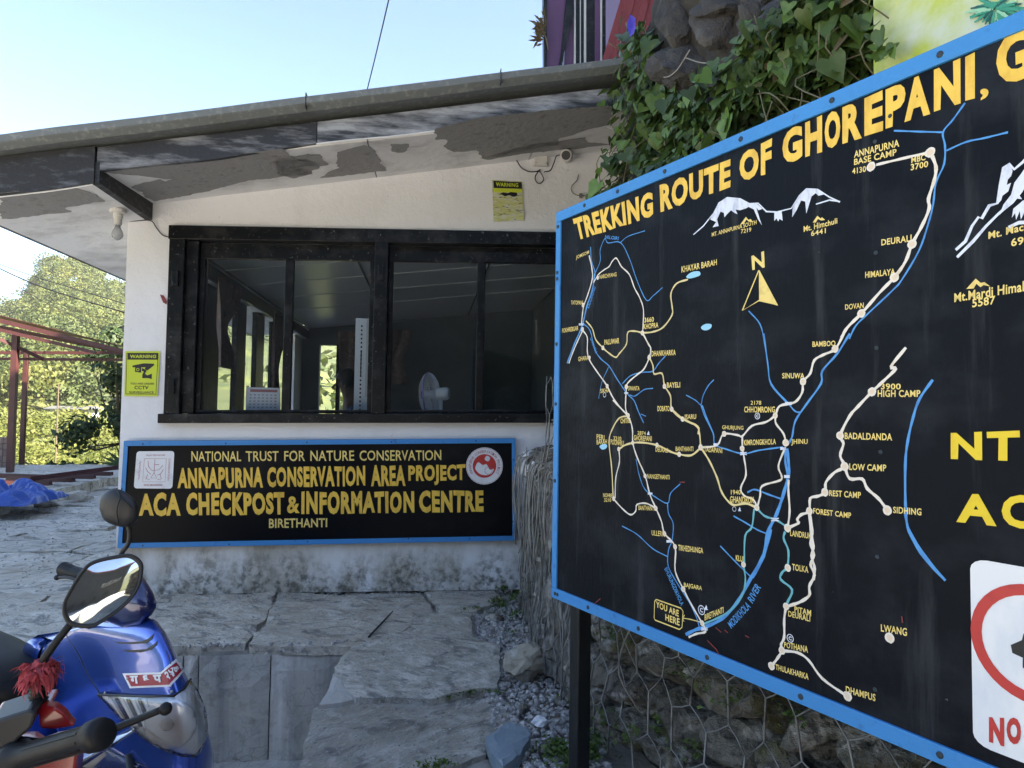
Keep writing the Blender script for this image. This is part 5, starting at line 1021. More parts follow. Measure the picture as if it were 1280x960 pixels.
# lumpy crumbled cap over the left end
cap = thing('broken_wall_stub', 'crumbling whitish cement stub above the dry roots', 'wall', (.62, 3.9, .75))
for (y, x, z, r, sd__) in ((4.3, .72, .78, .22, 61), (3.9, .70, .80, .20, 62), (3.5, .69, .78, .20, 63), (3.15, .70, .76, .17, 64)):
    v, f = rockmesh(sd__, 3, (.8, 1.1, .55), .3); mobj('cement_lump', [V((x + p.x * r, y + p.y * r, z + p.z * r * 1.1)) for p in v], f, m_wall if y > 3.8 else m_rock, cap)
for k in range(24):
    y = R5.uniform(3.1, 4.3); pts = [V((.60 + R5.uniform(-.05, .05), y, .90 + R5.uniform(-.05, .02))), V((.54, y + R5.uniform(-.05, .05), .85)), V((.52 + R5.uniform(-.02, .01), y + R5.uniform(-.1, .1), .7)), V((.52, y + R5.uniform(-.1, .1), .5 + R5.uniform(-.2, .1)))]
    MB().tube(spline(pts, 3), .0035, 5).build('dry_root', m_root, gab, smooth=True)
for (x, y) in ((668, 655), (670, 702), (682, 748), (664, 640), (676, 690)):
    p = on = ob(x, y, 0); p = ox(x, y, .52)
# bank behind and above
UP = [V((1.12, 4.6)), V((.98, 3.9)), V((.93, 3.3)), V((1.0, 2.75)), V((1.25, 2.1)), V((1.75, 1.0)), V((2.4, -.6)), V((3, -2))]
def upt(t):     # t 0..1
    P = spline([V((p.x, p.y, 0)) for p in UP], 8); k = t * (len(P) - 1); i = min(len(P) - 2, int(k)); a = P[i].lerp(P[i + 1], k - i); d = (P[i + 1] - P[i]).normalized(); n_ = V((d.y, -d.x, 0)); n_ = n_ if n_.x < 0 else -n_; return a, n_
ZT = 3.35
def bank(t, z):
    a, n_ = upt(t); return a + V((0, 0, z)) + n_ * (.10 * noise.noise(V((t * 9, z * 2.2, 1))) + .05 * noise.noise(V((t * 22, z * 6, 4))) - .10 * (z - 1.3))
v = []; f = []; NU, NV = 80, 40
for j in range(NV + 1):
    for i in range(NU + 1): v.append(bank(i / NU, .8 + (ZT - .8) * j / NV))
for j in range(NV):
    for i in range(NU): a = j * (NU + 1) + i; f.append((a, a + 1, a + NU + 2, a + NU + 1))
n0 = len(v)
for i in range(NU + 1): p = v[i]; q_ = gface(LG * i / NU, .8 if LG * i / NU < 1.2 else 1.25, -.1); v.append(q_)
for i in range(NU): f.append((n0 + i, n0 + i + 1, i + 1, i))
n1 = len(v)
for i in range(NU + 1): p = v[NV * (NU + 1) + i]; v.append(V((p.x + 7, p.y + 1, 3.8)))
for i in range(NU): f.append((NV * (NU + 1) + i, NV * (NU + 1) + i + 1, n1 + i + 1, n1 + i))
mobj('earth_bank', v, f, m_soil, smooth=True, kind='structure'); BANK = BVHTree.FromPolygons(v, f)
def hitbank(px, py):
    d = ray(px, py); h_ = BANK.ray_cast(C0, d); return (h_[0], h_[1]) if h_[0] else (None, None)
# rocks in the bank
for (x, y, w_, h_, s_, lab_) in [(868, 88, 52, 40, 71, 'big rounded grey rock jutting from the ivy'), (905, 35, 40, 36, 72, 'dark rock above the big rounded rock'), (950, 40, 34, 42, 73, 'dark rock right of the upper middle, under the ivy edge'), (845, 20, 26, 40, 74, 'rough pale-edged rock beside the red siding'), (990, 20, 40, 30, 75, 'shaded rock high in the bank near the mural'), (905, 10, 42, 22, 76, 'rock at the very top edge of the bank'), (800, 125, 26, 34, 77, 'dark rock half hidden behind the ivy curtain'), (1030, 35, 26, 24, 78, 'small shaded rock left of the mural'), (950, 5, 30, 20, 79, 'dark top rock between two larger ones')]:
    p, n_ = hitbank(x, y)
    if p is None: continue
    dep = (p - C0).dot(FWD); v, f = rockmesh(s_, 3, (1, 1, 1), .35, .55); r0, r1 = w_ * dep / F, h_ * dep / F
    ux = RW.col[0]; uy = V((0, 0, 1)); uz = (C0 - p).normalized()
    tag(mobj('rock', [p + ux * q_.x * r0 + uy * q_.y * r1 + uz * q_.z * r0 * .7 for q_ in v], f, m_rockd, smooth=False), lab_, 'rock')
# ------------------------------------------------------------------ ivy
ivy = thing('ivy', 'dense green ivy hanging over the rocky bank above the map board', 'ivy', (1.0, 3.2, 1.5))
def leafmesh(s_):
    rr_ = random.Random(s_); pr = [(0, -.02), (.22, -.18), (.46, -.08), (.50, .18), (.34, .48), (.14, .80), (0, 1.05)]; fold = rr_.uniform(.1, .35); curl = rr_.uniform(-.25, .1)
    v = [V((0, 0, 0)), V((0, .5, .02)), V((0, 1.05, curl))]; L = [V((x * (1 + rr_.uniform(-.1, .1)), y, abs(x) * fold + curl * y * y * .8)) for x, y in pr[1:-1]]; Rr = [V((-x * (1 + rr_.uniform(-.1, .1)), y, abs(x) * fold + curl * y * y * .8)) for x, y in pr[1:-1]]
    v += L + Rr; n = len(L); f = []
    for base, sg_ in ((3, 1), (3 + n, -1)):
        ch = [0] + [base + i for i in range(n)] + [2]
        fl = [(ch[0], ch[1], ch[2]), (0, ch[2], ch[3], 1), (1, ch[3], ch[4]), (1, ch[4], ch[5]), (1, ch[5], 2)]
        f += [q if sg_ > 0 else tuple(reversed(q)) for q in fl]
    return v, f
LM = []; LV = []
for s_ in range(6):
    v, f = leafmesh(s_); LV.append((v, f)); me = bpy.data.meshes.new('leaf'); me.from_pydata(v, [], f); me.materials.append(m_leaf); me.polygons.foreach_set('use_smooth', [True] * len(f)); LM.append(me)
LMb = []
LMd = []
m_leafd = M('dead_ivy_leaf', (.16, .11, .05), .8, obj_var=.3)
for me in LM[:2]: m2 = me.copy(); m2.materials.clear(); m2.materials.append(m_leafd); LMd.append(m2)
for me in LM[:3]: m2 = me.copy(); m2.materials.clear(); m2.materials.append(m_leafb); LMb.append(m2)
IVY = [(788, 62), (803, 34), (815, 24), (825, 50), (835, 75), (842, 110), (850, 135), (880, 128), (910, 110), (935, 90), (950, 60), (985, 40), (1010, 8), (1040, -20), (1100, -40), (1100, 40), (1112, 80), (1080, 110), (1000, 150), (930, 185), (870, 215), (820, 245), (752, 275), (752, 262), (775, 225), (768, 205), (782, 170), (776, 135), (784, 105)]
def inpoly(x, y, P):
    c = False; j = len(P) - 1
    for i in range(len(P)):
        xi, yi = P[i]; xj, yj = P[j]
        if (yi > y) != (yj > y) and x < (xj - xi) * (y - yi) / (yj - yi) + xi: c = not c
        j = i
    return c
R6 = random.Random(21); near = []; stuffL = MB(); tries = 0
ux_ = RW.col[0]
def leafbasis(n_, R_):
    tip = V((R_.uniform(-.9, .6), R_.uniform(-.7, .3), -1)) + n_ * R_.uniform(-.1, .9); tip.normalize(); nn = (n_ + V((R_.uniform(-.8, .8), R_.uniform(-.8, .8), R_.uniform(.1, 1.3)))).normalized()
    xx = tip.cross(nn).normalized(); nn = xx.cross(tip).normalized(); return xx, tip, nn
EDGE = lambda x, y: x < 800
while len(near) < 3600 and tries < 40000:
    tries += 1; x, y = R6.uniform(735, 1120), R6.uniform(-40, 280)
    if not inpoly(x, y, IVY): continue
    if fn(x, y, 3, .022) < -.28 and R6.random() < .8: continue
    p, n_ = hitbank(x, y)
    if p is None:
        if x > 800: continue
        p = oy(x, y, 3.45); n_ = V((-.8, -.6, 0))
    if n_.dot(C0 - p) < 0: n_ = -n_
    near.append((p, n_, x, y))
for k, (p, n_, x, y) in enumerate(near):
    xx, tip, nn = leafbasis(n_, R6); layer = k < 288
    sz = R6.choice((.03, .045, .055, .065, .085)) * R6.uniform(.85, 1.15) * (1 if layer else R6.choice((.6, .8, 1))); p = p + n_ * (R6.uniform(.09, .17) if layer else R6.uniform(-.02, .12)) - tip * sz * .5
    if layer:
        o = bpy.data.objects.new('leaf', R6.choice(LMb) if (x < 790 and R6.random() < .6) or R6.random() < .06 else R6.choice(LMd) if R6.random() < .04 else R6.choice(LM)); COL.objects.link(o); o.parent = ivy
        mt_ = Matrix((xx, tip, nn)).transposed(); o.location = p - V(ivy.location); o.rotation_euler = mt_.to_euler(); o.scale = (sz,) * 3
    else:
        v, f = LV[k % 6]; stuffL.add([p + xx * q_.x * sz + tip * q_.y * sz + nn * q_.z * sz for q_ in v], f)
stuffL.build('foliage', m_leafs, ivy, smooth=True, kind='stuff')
for k in range(26):
    p, n_, x, y = near[k * 9]; pts = [p + n_ * .06 + V((R6.uniform(-.12, .12), R6.uniform(-.12, .12), -.12 * i + R6.uniform(-.05, .05))) + n_ * .03 * i for i in range(5)]
    MB().tube(spline(pts, 4), .0025, 5).build('vine', m_stem, ivy, smooth=True)
cK = lambda x, y: (660 + x / 5.333, y / 5.333)
def hb(x, y, o_=.1): p, n_ = hitbank(x, y); return (p + (C0 - p).normalized() * o_) if p else oy(x, y, 3.3)
for l in ([(780, 450), (830, 490), (920, 515), (990, 470), (1050, 380), (1080, 330)], [(1050, 385), (1140, 415), (1200, 420), (1280, 420)], [(850, 470), (910, 405)]): MB().tube(spline([hb(*cK(*p), .25) for p in l], 5), .003, 5).build('vine', m_root, ivy, smooth=True)
for (x, y) in ((1098, 62), (1108, 70), (1104, 52), (1112, 60), (1094, 74), (1099, 8), (1115, 66), (1090, 50), (1088, 20), (1092, 34)):
    p = om(x, y, .05) if 'om' in globals() else None
fp = hb(*cK(690, 170), .3); fl = thing('morning_glory_flower', 'violet blue trumpet flower among the ivy beside the red siding', 'flower', fp)
v = [fp]; n = 15
tocam = (C0 - fp).normalized(); a1 = tocam.cross(V((0, 0, 1))).normalized(); a2 = a1.cross(tocam)
for k in range(n): a = 2 * math.pi * k / n; v.append(fp + (a1 * math.cos(a) * .45 + a2 * math.sin(a)) * .045 * (1 + .12 * math.cos(5 * a)) + tocam * .03)
mobj('petals', v, [(0, 1 + k, 1 + (k + 1) % n) for k in range(n)], m_flower, fl); MB().tube([fp - tocam * .04, fp], [.003, .008], 8).build('calyx', m_leafb, fl)

# ================================================================== mural wall, upper house
mw = thing('mural_wall', 'yellow green painted wall with an agave plant mural above the map board', 'wall', (1.5, 1.9, 1.4))
M0 = oy(1092, 60, 1.97); M0.z = 0; 
MB().prism([M0 + V((0, 0, 1.3)), M0 + BD * 3 + V((0, 0, 1.3)), M0 + BD * 3 + V((0, 0, 2.75)), M0 + V((0, 0, 2.75))], -NB * .15).build('wall_panel', m_mural, mw)
def om(px, py, off=.0):
    d = ray(px, py); p0 = M0 + NB * off; return C0 + d * ((p0 - C0).dot(NB) / d.dot(NB))
R7 = random.Random(4); cM = lambda x, y: (1040 + x / 5.333, y / 5.333)
for (x, y) in ((1096, 60), (1106, 68), (1102, 50), (1112, 58), (1094, 72), (1118, 68), (1090, 48), (1088, 22), (1092, 34), (1086, 8), (1100, 76)):
    xx, tip, nn = leafbasis(NB, R7); sz = R7.uniform(.035, .06); o = bpy.data.objects.new('leaf', R7.choice(LM)); COL.objects.link(o); o.parent = ivy; o.location = om(x, y, .06) - tip * sz * .5 - V(ivy.location); o.rotation_euler = Matrix((xx, tip, nn)).transposed().to_euler(); o.scale = (sz,) * 3
for k in range(80):
    a = math.radians(R7.uniform(0, 360)); c = (1095, 88); r0, r1 = R7.uniform(4, 40), R7.uniform(90, 215) * (.75 + .25 * abs(math.cos(a)))
    e0 = (c[0] + math.cos(a) * r0, c[1] - math.sin(a) * r0 * .7 - 20); e1 = (c[0] + math.cos(a) * r1, c[1] - math.sin(a) * r1 * .62); sag = 18
    mid = ((e0[0] + e1[0]) / 2, (e0[1] + e1[1]) / 2 - 8); w_ = .008
    ribbon([om(*cM(*e0)), om(*cM(*mid)), om(*cM(*e1))], w_, NB, R7.choice((m_tealp, m_tealp, m_dteal, m_mint)), mw, 'painted_leaf', .001 + k * .0001, 6, taper=True)
mh_ = thing('shade_house', 'tall house standing behind the mural wall beside the yard, outside the photo', 'house', (5, -1, 0))  # unseen house, added to block the sun from terrace and facade
MB().box((2.7, -1.2, -1), (10, 4.6, 7.6)).build('wall', m_house, mh_); MB().box((2.4, -1.5, 7.61), (10.4, 4.9, 7.75)).build('roof', m_tin, mh_)
for k in range(2): MB().box((2.66, .8 + k * 2, 4.4), (2.695, 1.8 + k * 2, 5.7)).build('window', m_black, mh_)
# house above the roof at the right: purple corner, dark window bars, red siding
uh = thing('upper_house', 'purple painted house with red siding rising above the checkpost roof', 'house', (3.2, 6.0, 3.2))
HY = 6.0
def oh(px, py, o_=0): return oy(px, py, HY - o_)
hk = lambda x, y, o_=0: oh(*cK(x, y), o_)
def hpanel(l, mat, name, o_=0, th=.08): return MB().prism([hk(x, y, o_) for x, y in l], (0, th, 0)).build(name, mat, uh)
hpanel([(112, -500), (292, -500), (292, 0), (225, 340), (190, 560), (110, 560)], m_purple, 'corner_board')
hpanel([(100, -500), (128, -500), (126, 560), (108, 560)], m_frame, 'edge_strip', .02)
hpanel([(280, -300), (305, -300), (305, 100), (240, 350), (215, 560), (185, 560), (225, 330)], m_frame, 'brace', .03)
hpanel([(248, 320), (300, 120), (302, 560), (235, 560)], m_purple, 'lower_panel', -.02)
for (a, c, mt_) in ((308, 318, m_pvc), (320, 345, m_frame), (346, 352, m_pvc), (354, 372, m_frame), (373, 388, m_pvc), (390, 445, m_frame), (446, 480, m_purple), (482, 494, m_pvc), (495, 518, m_frame)): hpanel([(a, -500), (c, -500), (c, 560), (a, 560)], mt_, 'window_bar', .01)
# red siding planks, leaning up
for k in range(9):
    x0, x1 = 450 + k * 52, 450 + (k + 1) * 52 - 4; sx = 150 + 0
    l = [(x0, 560), (x1, 560), (x1 + (330 if 0 else 185) - k * 4, -60), (x0 + 185 - k * 4, -60)]
    MB().prism([hk(x, y, .25 + .01 * (k % 2)) for x, y in l], (0, .03, 0)).build('siding_plank', m_redwall, uh)
p = hk(450, 560); MB().box((2.5, HY + .1, 3.0), (9, 12, 9.5)).build('wall', m_purple, uh); MB().box((4.5, 12.01, 3.0), (9.2, 21, 9.5)).build('wall', m_house, uh)  # unseen house body, made tall and deep to keep the terrace shaded

hp = thing('hanging_plant', 'spiky dry plant poking out beside the purple house corner', 'plant', hk(80, 240)); B_ = MB(); R8 = random.Random(2)
for k in range(60):
    c = hk(95, 170 + R8.uniform(-20, 90), .05) + V((R8.uniform(-.03, .03), R8.uniform(-.1, .1), 0)); d = V((-abs(R8.gauss(.5, .5)), R8.uniform(-.6, .6), R8.uniform(-.6, 1))).normalized() * R8.uniform(.05, .12); s2 = d.cross(V((0, 1, 0))).normalized() * .012; B_.add([c, c + d * .5 + s2, c + d, c + d * .5 - s2], [(0, 1, 2, 3)])
B_.build('foliage', m_rust, hp)
B_ = MB(); B_.tube([hk(135, 330, .03), hk(120, 250, .05), hk(95, 200, .05)], .006, 5); B_.build('stem', m_stem, hp)

# ================================================================== inside the room
fan = thing('desk_fan', 'white desk fan with a lilac rim behind the window glass', 'fan', oy(548, 520, 5.0))
c = oy(537, 493, 4.98); ax = V((.93, -.30, .05)).normalized(); s1 = ax.cross(V((0, 0, 1))).normalized(); s2 = s1.cross(ax); RR = .150
def fr(r_, d_, a): return c + ax * d_ + (s1 * math.cos(a) + s2 * math.sin(a)) * r_
MB().tube([fr(RR, 0, 2 * math.pi * k / 36) for k in range(37)], .006, 6).build('guard_rim', m_purpl, fan, smooth=True)
g_ = MB()
for k in range(52):
    a = 2 * math.pi * k / 52
    for sgn in (1, -1): g_.tube([fr(.03, .055 * sgn, a), fr(RR * .7, .045 * sgn, a), fr(RR * .95, .02 * sgn, a), fr(RR, 0, a)], .0018, 4, False)
for r_, d_ in ((.06, .052), (.09, .046), (.115, .035)):
    for sgn in (1, -1): g_.tube([fr(r_, d_ * sgn, 2 * math.pi * k / 28) for k in range(29)], .0013, 4, False)
g_.build('wire_guard', m_plast, fan)
for k in range(3):
    a = k * 2.094 + .3; l = [fr(.02, 0, a), fr(.07, .02, a + .25), fr(.115, .02, a + .35), fr(.12, -.01, a + .9), fr(.07, -.015, a + 1.1), fr(.02, -.01, a + .6)]; mobj('blade', l, [tuple(range(6))], m_glass if 0 else m_plast, fan)
MB().tube([c - ax * .05, c - ax * .045, c + ax * .04, c + ax * .05, c + ax * .12, c + ax * .14], [.02, .03, .03, .042, .046, .036], 16).build('motor', m_plast, fan, smooth=False)
MB().tube([c + ax * .139, c + ax * .142], [.03, .03], 14).build('vent', m_pvc, fan)
MB().tube([c + ax * .08, c + ax * .08 - V((0, 0, .1)), c + ax * .07 - V((0, 0, .24))], [.018, .016, .016], 10).build('stem', m_plast, fan); MB().tube([c + ax * .07 - V((0, 0, .24)), c + ax * .07 - V((0, 0, .265))], [.07, .08], 16).build('base', m_plast, fan)
zf = c.z - .265; tb = thing('desk', 'dark desk inside along the window', 'desk', (-.3, 5.1, 0))
MB().box((-1.62, W + T + .02, zf - .035), (1.2, 5.35, zf - .001)).build('desk_top', m_infloor, tb)
for x in (-1.55, 0, 1.1): MB().box((x, 5.25, .02), (x + .05, 5.3, zf - .036)).build('leg', m_frame, tb)
cal = thing('desk_calendar', 'white desk calendar standing behind the left window pane', 'calendar', oy(330, 512, 4.76))
cq = [oy(*p, 4.76) for p in ((310, 484), (350, 485), (350, 513), (307, 513))]
MB().prism(cq, (0, .01, 0)).build('page', m_stickw, cal); 
for r_ in range(5):
    for k in range(7):
        a_ = qi(cq, .08 + k * .125, .30 + r_ * .135, .14 + k * .125, .345 + r_ * .135); mobj('date_print', [p + V((0, -.001, 0)) for p in a_], [(0, 1, 2, 3)], m_plain if k < 6 else m_redprint, cal)
mobj('date_print', [p + V((0, -.001, 0)) for p in qi(cq, .08, .08, .92, .2)], [(0, 1, 2, 3)], m_redprint, cal)
MB().box((cq[0].x - .012, 4.765, cq[3].z), (cq[0].x - .003, 4.80, cq[0].z + .01)).build('stand', m_pvc, cal); MB().prism([cq[3] + V((0, .012, 0)), cq[2] + V((0, .012, 0)), cq[2] + V((0, .09, -.002)), cq[3] + V((0, .09, -.002))], (0, 0, -.005)).build('foot', m_pvc, cal)
pn = thing('tower_heater', 'tall slim white slotted appliance standing in the window', 'heater', oy(453, 514, 4.85))
a_, b_ = oy(445, 398, 4.85), oy(463, 515, 4.85); MB().box((a_.x, 4.83, b_.z - .1), (b_.x, 4.90, a_.z)).build('body', m_plast, pn, bevel=.004)
MB().box((b_.x - .036, 4.822, b_.z + .10), (b_.x - .004, 4.829, a_.z - .01)).build('side_strip', m_pvc, pn)
for k in range(22): z = a_.z - .06 - k * .028; MB().box((a_.x + .037, 4.826, z), (a_.x + .047, 4.8295, z + .012)).build('slot', m_frame, pn)
MB().box((a_.x + .038, 4.824, b_.z + .24), (a_.x + .046, 4.8262, b_.z + .40)).build('dark_slot', m_black, pn)
# curtains
def curtain(name, label, pts_top, pts_bot, waist, mat=m_cloth, n=18, par=None):
    v = []; f = []; NZ = 12
    for j in range(NZ + 1):
        t = j / NZ
        for i in range(n + 1):
            s_ = i / n; a = V(pts_top[0]).lerp(V(pts_top[1]), s_); b2 = V(pts_bot[0]).lerp(V(pts_bot[1]), s_); p = a.lerp(b2, t); ctr_ = V(pts_top[0]).lerp(V(pts_bot[0]), t) ; g_ = 1 - waist * math.exp(-((t - .55) / .22) ** 2)
            p = ctr_ + (p - ctr_) * g_; nrm_ = (V(pts_top[1]) - V(pts_top[0])).cross(V((0, 0, 1))).normalized(); v.append(p + nrm_ * .03 * math.sin(i * 1.9 + t * 2) * (1 - .5 * t))
    for j in range(NZ):
        for i in range(n): a = j * (n + 1) + i; f.append((a, a + 1, a + n + 2, a + n + 1))
    return tag(mobj(name, v, f, mat, par, smooth=True), label, 'curtain')
xw = XL + .2
curtain('curtain', 'brown floral curtain gathered on the post nearest the front window', ((xw, 5.70, 2.15), (xw, 6.35, 2.17)), ((xw, 5.80, 1.45), (xw, 6.25, 1.45)), .65)
curtain('curtain', 'narrow brown curtain hanging in the middle of the side windows', ((xw, 7.7, 2.15), (xw, 8.3, 2.15)), ((xw, 7.75, 1.1), (xw, 8.1, 1.1)), .5)
curtain('curtain', 'patterned valance curtain at the back of the room above the person', ((-1.25, 9.9, 2.2), (-.25, 9.9, 2.25)), ((-1.2, 9.9, 1.45), (-.3, 9.9, 1.5)), .1)
curtain('curtain', 'dark narrow curtain at the left end of the front window', ((-1.52, 4.74, 2.2), (-1.42, 4.74, 2.2)), ((-1.52, 4.74, 1.05), (-1.43, 4.74, 1.05)), .2)
# seated person
hc = oy(432, 481, 6.4); pr = thing('person', 'dark haired person in a blue top sitting inside, head bowed', 'person', (hc.x, 6.4, .02))
def skinbody(name, pts, edges, rad, mat, par, sub=1):
    o0 = wl(par); me = bpy.data.meshes.new(name); me.from_pydata([V(p) - o0 for p in pts], edges, []); o = bpy.data.objects.new(name, me); COL.objects.link(o); o.parent = par; me.materials.append(mat)
    md = o.modifiers.new('skin', 'SKIN'); 
    for i, r_ in enumerate(rad): me.skin_vertices[0].data[i].radius = r_ if isinstance(r_, tuple) else (r_, r_)
    me.skin_vertices[0].data[0].use_root = True
    s_ = o.modifiers.new('sub', 'SUBSURF'); s_.levels = sub; s_.render_levels = sub; return o
X, Y, Z = hc.x + .10, 6.45, hc.z
skinbody('body', [(X, Y, Z - .62), (X, Y, Z - .35), (X - .02, Y, Z - .20), (X - .06, Y - .01, Z - .10), (X - .10, Y - .01, Z), (X - .10, Y - .01, Z + .06), (X + .02, Y - .19, Z - .26), (X - .04, Y - .24, Z - .50), (X - .25, Y - .26, Z - .52), (X + .02, Y + .19, Z - .26), (X - .04, Y + .24, Z - .50), (X - .25, Y + .22, Z - .52), (X - .38, Y - .12, Z - .66), (X - .38, Y + .12, Z - .66), (X - .40, Y - .12, Z - 1.1), (X - .40, Y + .12, Z - 1.1), (X - .32, Y - .27, Z - .53), (X - .32, Y + .2, Z - .53)],
    [(0, 1), (1, 2), (2, 3), (3, 4), (4, 5), (2, 6), (6, 7), (7, 8), (2, 9), (9, 10), (10, 11), (0, 12), (0, 13), (12, 14), (13, 15), (8, 16), (11, 17)], [(.13, .16), (.12, .16), (.10, .14), .055, (.085, .075), (.07, .06), .055, .045, .035, .055, .045, .035, .075, .075, .05, .05, .03, .03], m_skin, pr, 2)
v, f = rockmesh(1, 3, (1, 1, 1), .02, 2); mobj('hair', [hc + V((q_.x * .10 + .01, q_.y * .088, max(q_.z * .115, -.04 + (.06 if q_.x < -.3 else -.03)) + .035)) for q_ in v], f, m_hair, pr, smooth=True)
for sy in (-.035, .035): MB().ball(hc + V((-.085, sy, -.0)), .010).build('eye', m_black, pr)
MB().tube([hc + V((-.085, 0, .01)), hc + V((-.112, 0, -.03)), hc + V((-.09, 0, -.04))], [.008, .014, .01], 6).build('nose', m_skin, pr, smooth=True); MB().ball(hc + V((.005, -.088, -.02)), .022, sc=(.6, .35, 1)).build('ear', m_skin, pr)
skinbody('shirt', [(X, Y, Z - .62), (X, Y, Z - .35), (X - .01, Y, Z - .19), (X + .02, Y - .19, Z - .26), (X - .03, Y - .235, Z - .44), (X + .02, Y + .19, Z - .26), (X - .03, Y + .235, Z - .44)], [(0, 1), (1, 2), (2, 3), (3, 4), (2, 5), (5, 6)], [(.145, .175), (.135, .175), (.115, .14), .07, .058, .07, .058], m_denim, pr, 2)
ch = thing('stool', 'dark stool under the seated person', 'stool', (X, Y, .02)); MB().box((X - .18, Y - .18, Z - .80), (X + .18, Y + .18, Z - .76)).build('seat', m_frame, ch)
for a in (-1, 1):
    for b2 in (-1, 1): MB().bar((X + a * .15, Y + b2 * .15, .02), (X + a * .15, Y + b2 * .15, Z - .80), .03, .03, (0, 1, 0)).build('leg', m_frame, ch)

# ================================================================== left distance: canopy frame, tarp, block pillar
cn = thing('steel_canopy_frame', 'red oxide steel canopy frame at the left of the terrace', 'canopy', (-6.2, 11.5, 0))
def cp(px, py, y): return oy(px, py, y)
def cbar(p, q_, w_=.07, h_=.07, name='beam'): MB().bar(p, q_, w_, h_).build(name, m_rsteel, cn)
y0 = 11.3; A0, A1 = cp(-60, 386, y0), cp(158, 440, y0)
cbar(A0, A1, .05, .065); cbar(cp(-60, 398, y0), cp(120, 441, y0), .05, .05); cbar(cp(-60, 397, 12.6), cp(158, 441, 12.6), .06, .06); cbar(cp(-60, 441, 13), cp(160, 441, 13), .05, .05); cbar(cp(-60, 448, 11.6), cp(160, 450, 11.6), .04, .04)
cbar(cp(0, 424, y0), cp(54, 449, 11.6), .05, .05, 'brace')
for (x, yt, yb_, yy, w_) in ((20, 418, 600, 11.4, .08), (33, 442, 580, 13.0, .065)): a = cp(x, yt, yy); c2 = cp(x - 4, yb_, yy); MB().bar(V((a.x, a.y, -.02)), a, w_, w_, (0, 1, 0)).build('post', m_rsteel, cn)
v = []; 
for k in range(2): pass
MB().hexa([cp(-60, 384, y0) + V((0, 0, .05)), cp(156, 438, y0) + V((0, 0, .05)), cp(156, 438, 12.6) + V((0, 0, .05)), cp(-60, 392, 12.6) + V((0, 0, .05))], [cp(-60, 384, y0) + V((0, 0, .06)), cp(156, 438, y0) + V((0, 0, .06)), cp(156, 438, 12.6) + V((0, 0, .06)), cp(-60, 392, 12.6) + V((0, 0, .06))]).build('roof_sheet', m_rsteel, cn)
# steel channels lying at the terrace edge
for k, (a, b2, lab_) in enumerate([((40, 600), (147, 586), 'long red steel channel lying highest in the pile at the terrace edge'), ((-10, 605), (63, 606), 'short red steel channel lying nearest the tarpaulin'), ((10, 600), (92, 602), 'red steel channel lying just beyond the short one'), ((60, 597), (118, 598), 'red steel channel lying in the middle of the pile'), ((100, 594), (140, 594), 'short red steel channel at the far right of the pile'), ((-10, 596), (60, 598), 'red steel channel lying behind the tall post')]):
    p, q_ = oz(*a, .17 + .05 * (k == 0)), oz(*b2, .17 + .14 * (k == 0)); o = MB(); o.bar(p, q_, .09, .012).bar(p + V((0, -.04, .02)), q_ + V((0, -.04, .02)), .008, .05).bar(p + V((0, .04, .02)), q_ + V((0, .04, .02)), .008, .05); tag(o.build('steel_channel', m_rsteel), lab_, 'steel channel', 'red steel channels lying at the terrace edge')
# tarp heap
v = []; f = []; n, m = 110, 60; tc = oz(8, 632, .13)
for j in range(m + 1):
    for i in range(n + 1):
        a, b2 = i / n * 2 - 1, j / m * 2 - 1; r_ = max(0, 1 - a * a) * max(0, 1 - b2 * b2); wv = abs(noise.noise(V((a * 3.5, b2 * 2, 1)))) + .4 * abs(noise.noise(V((a * 7, b2 * 5, 3)))) + .10 * abs(noise.noise(V((a * 16, b2 * 12, 3))))
        v.append(V((tc.x - .48 + a * .70 + .05 * fn(a, b2, 2, 5), tc.y + .35 + b2 * .45, .135 + r_ ** .45 * (.10 + .24 * wv + .05 * math.sin(a * 9 + b2 * 5)))))
for j in range(m):
    for i in range(n): a = j * (n + 1) + i; f.append((a, a + 1, a + n + 2, a + n + 1))
tag(mobj('tarpaulin', v, f, m_tarp, smooth=True), 'crumpled bright blue tarpaulin heaped on the grey kerb', 'tarpaulin')
# block pillar at far left edge
pl = thing('block_pillar', 'low grey brown block pillar behind the red post at the left edge', 'pillar', oz(2, 585, .0))
a = oy(-12, 545, 12.4); c2 = oy(12, 545, 12.4)
for r_ in range(6):
    for k in range(3): w_ = (c2.x - a.x) / 3; MB().box((a.x + k * w_ + .004, 12.4, .1 * r_ + .003), (a.x + (k + 1) * w_ - .004, 12.6, .1 * r_ + .097)).build('brick', m_brick, pl)
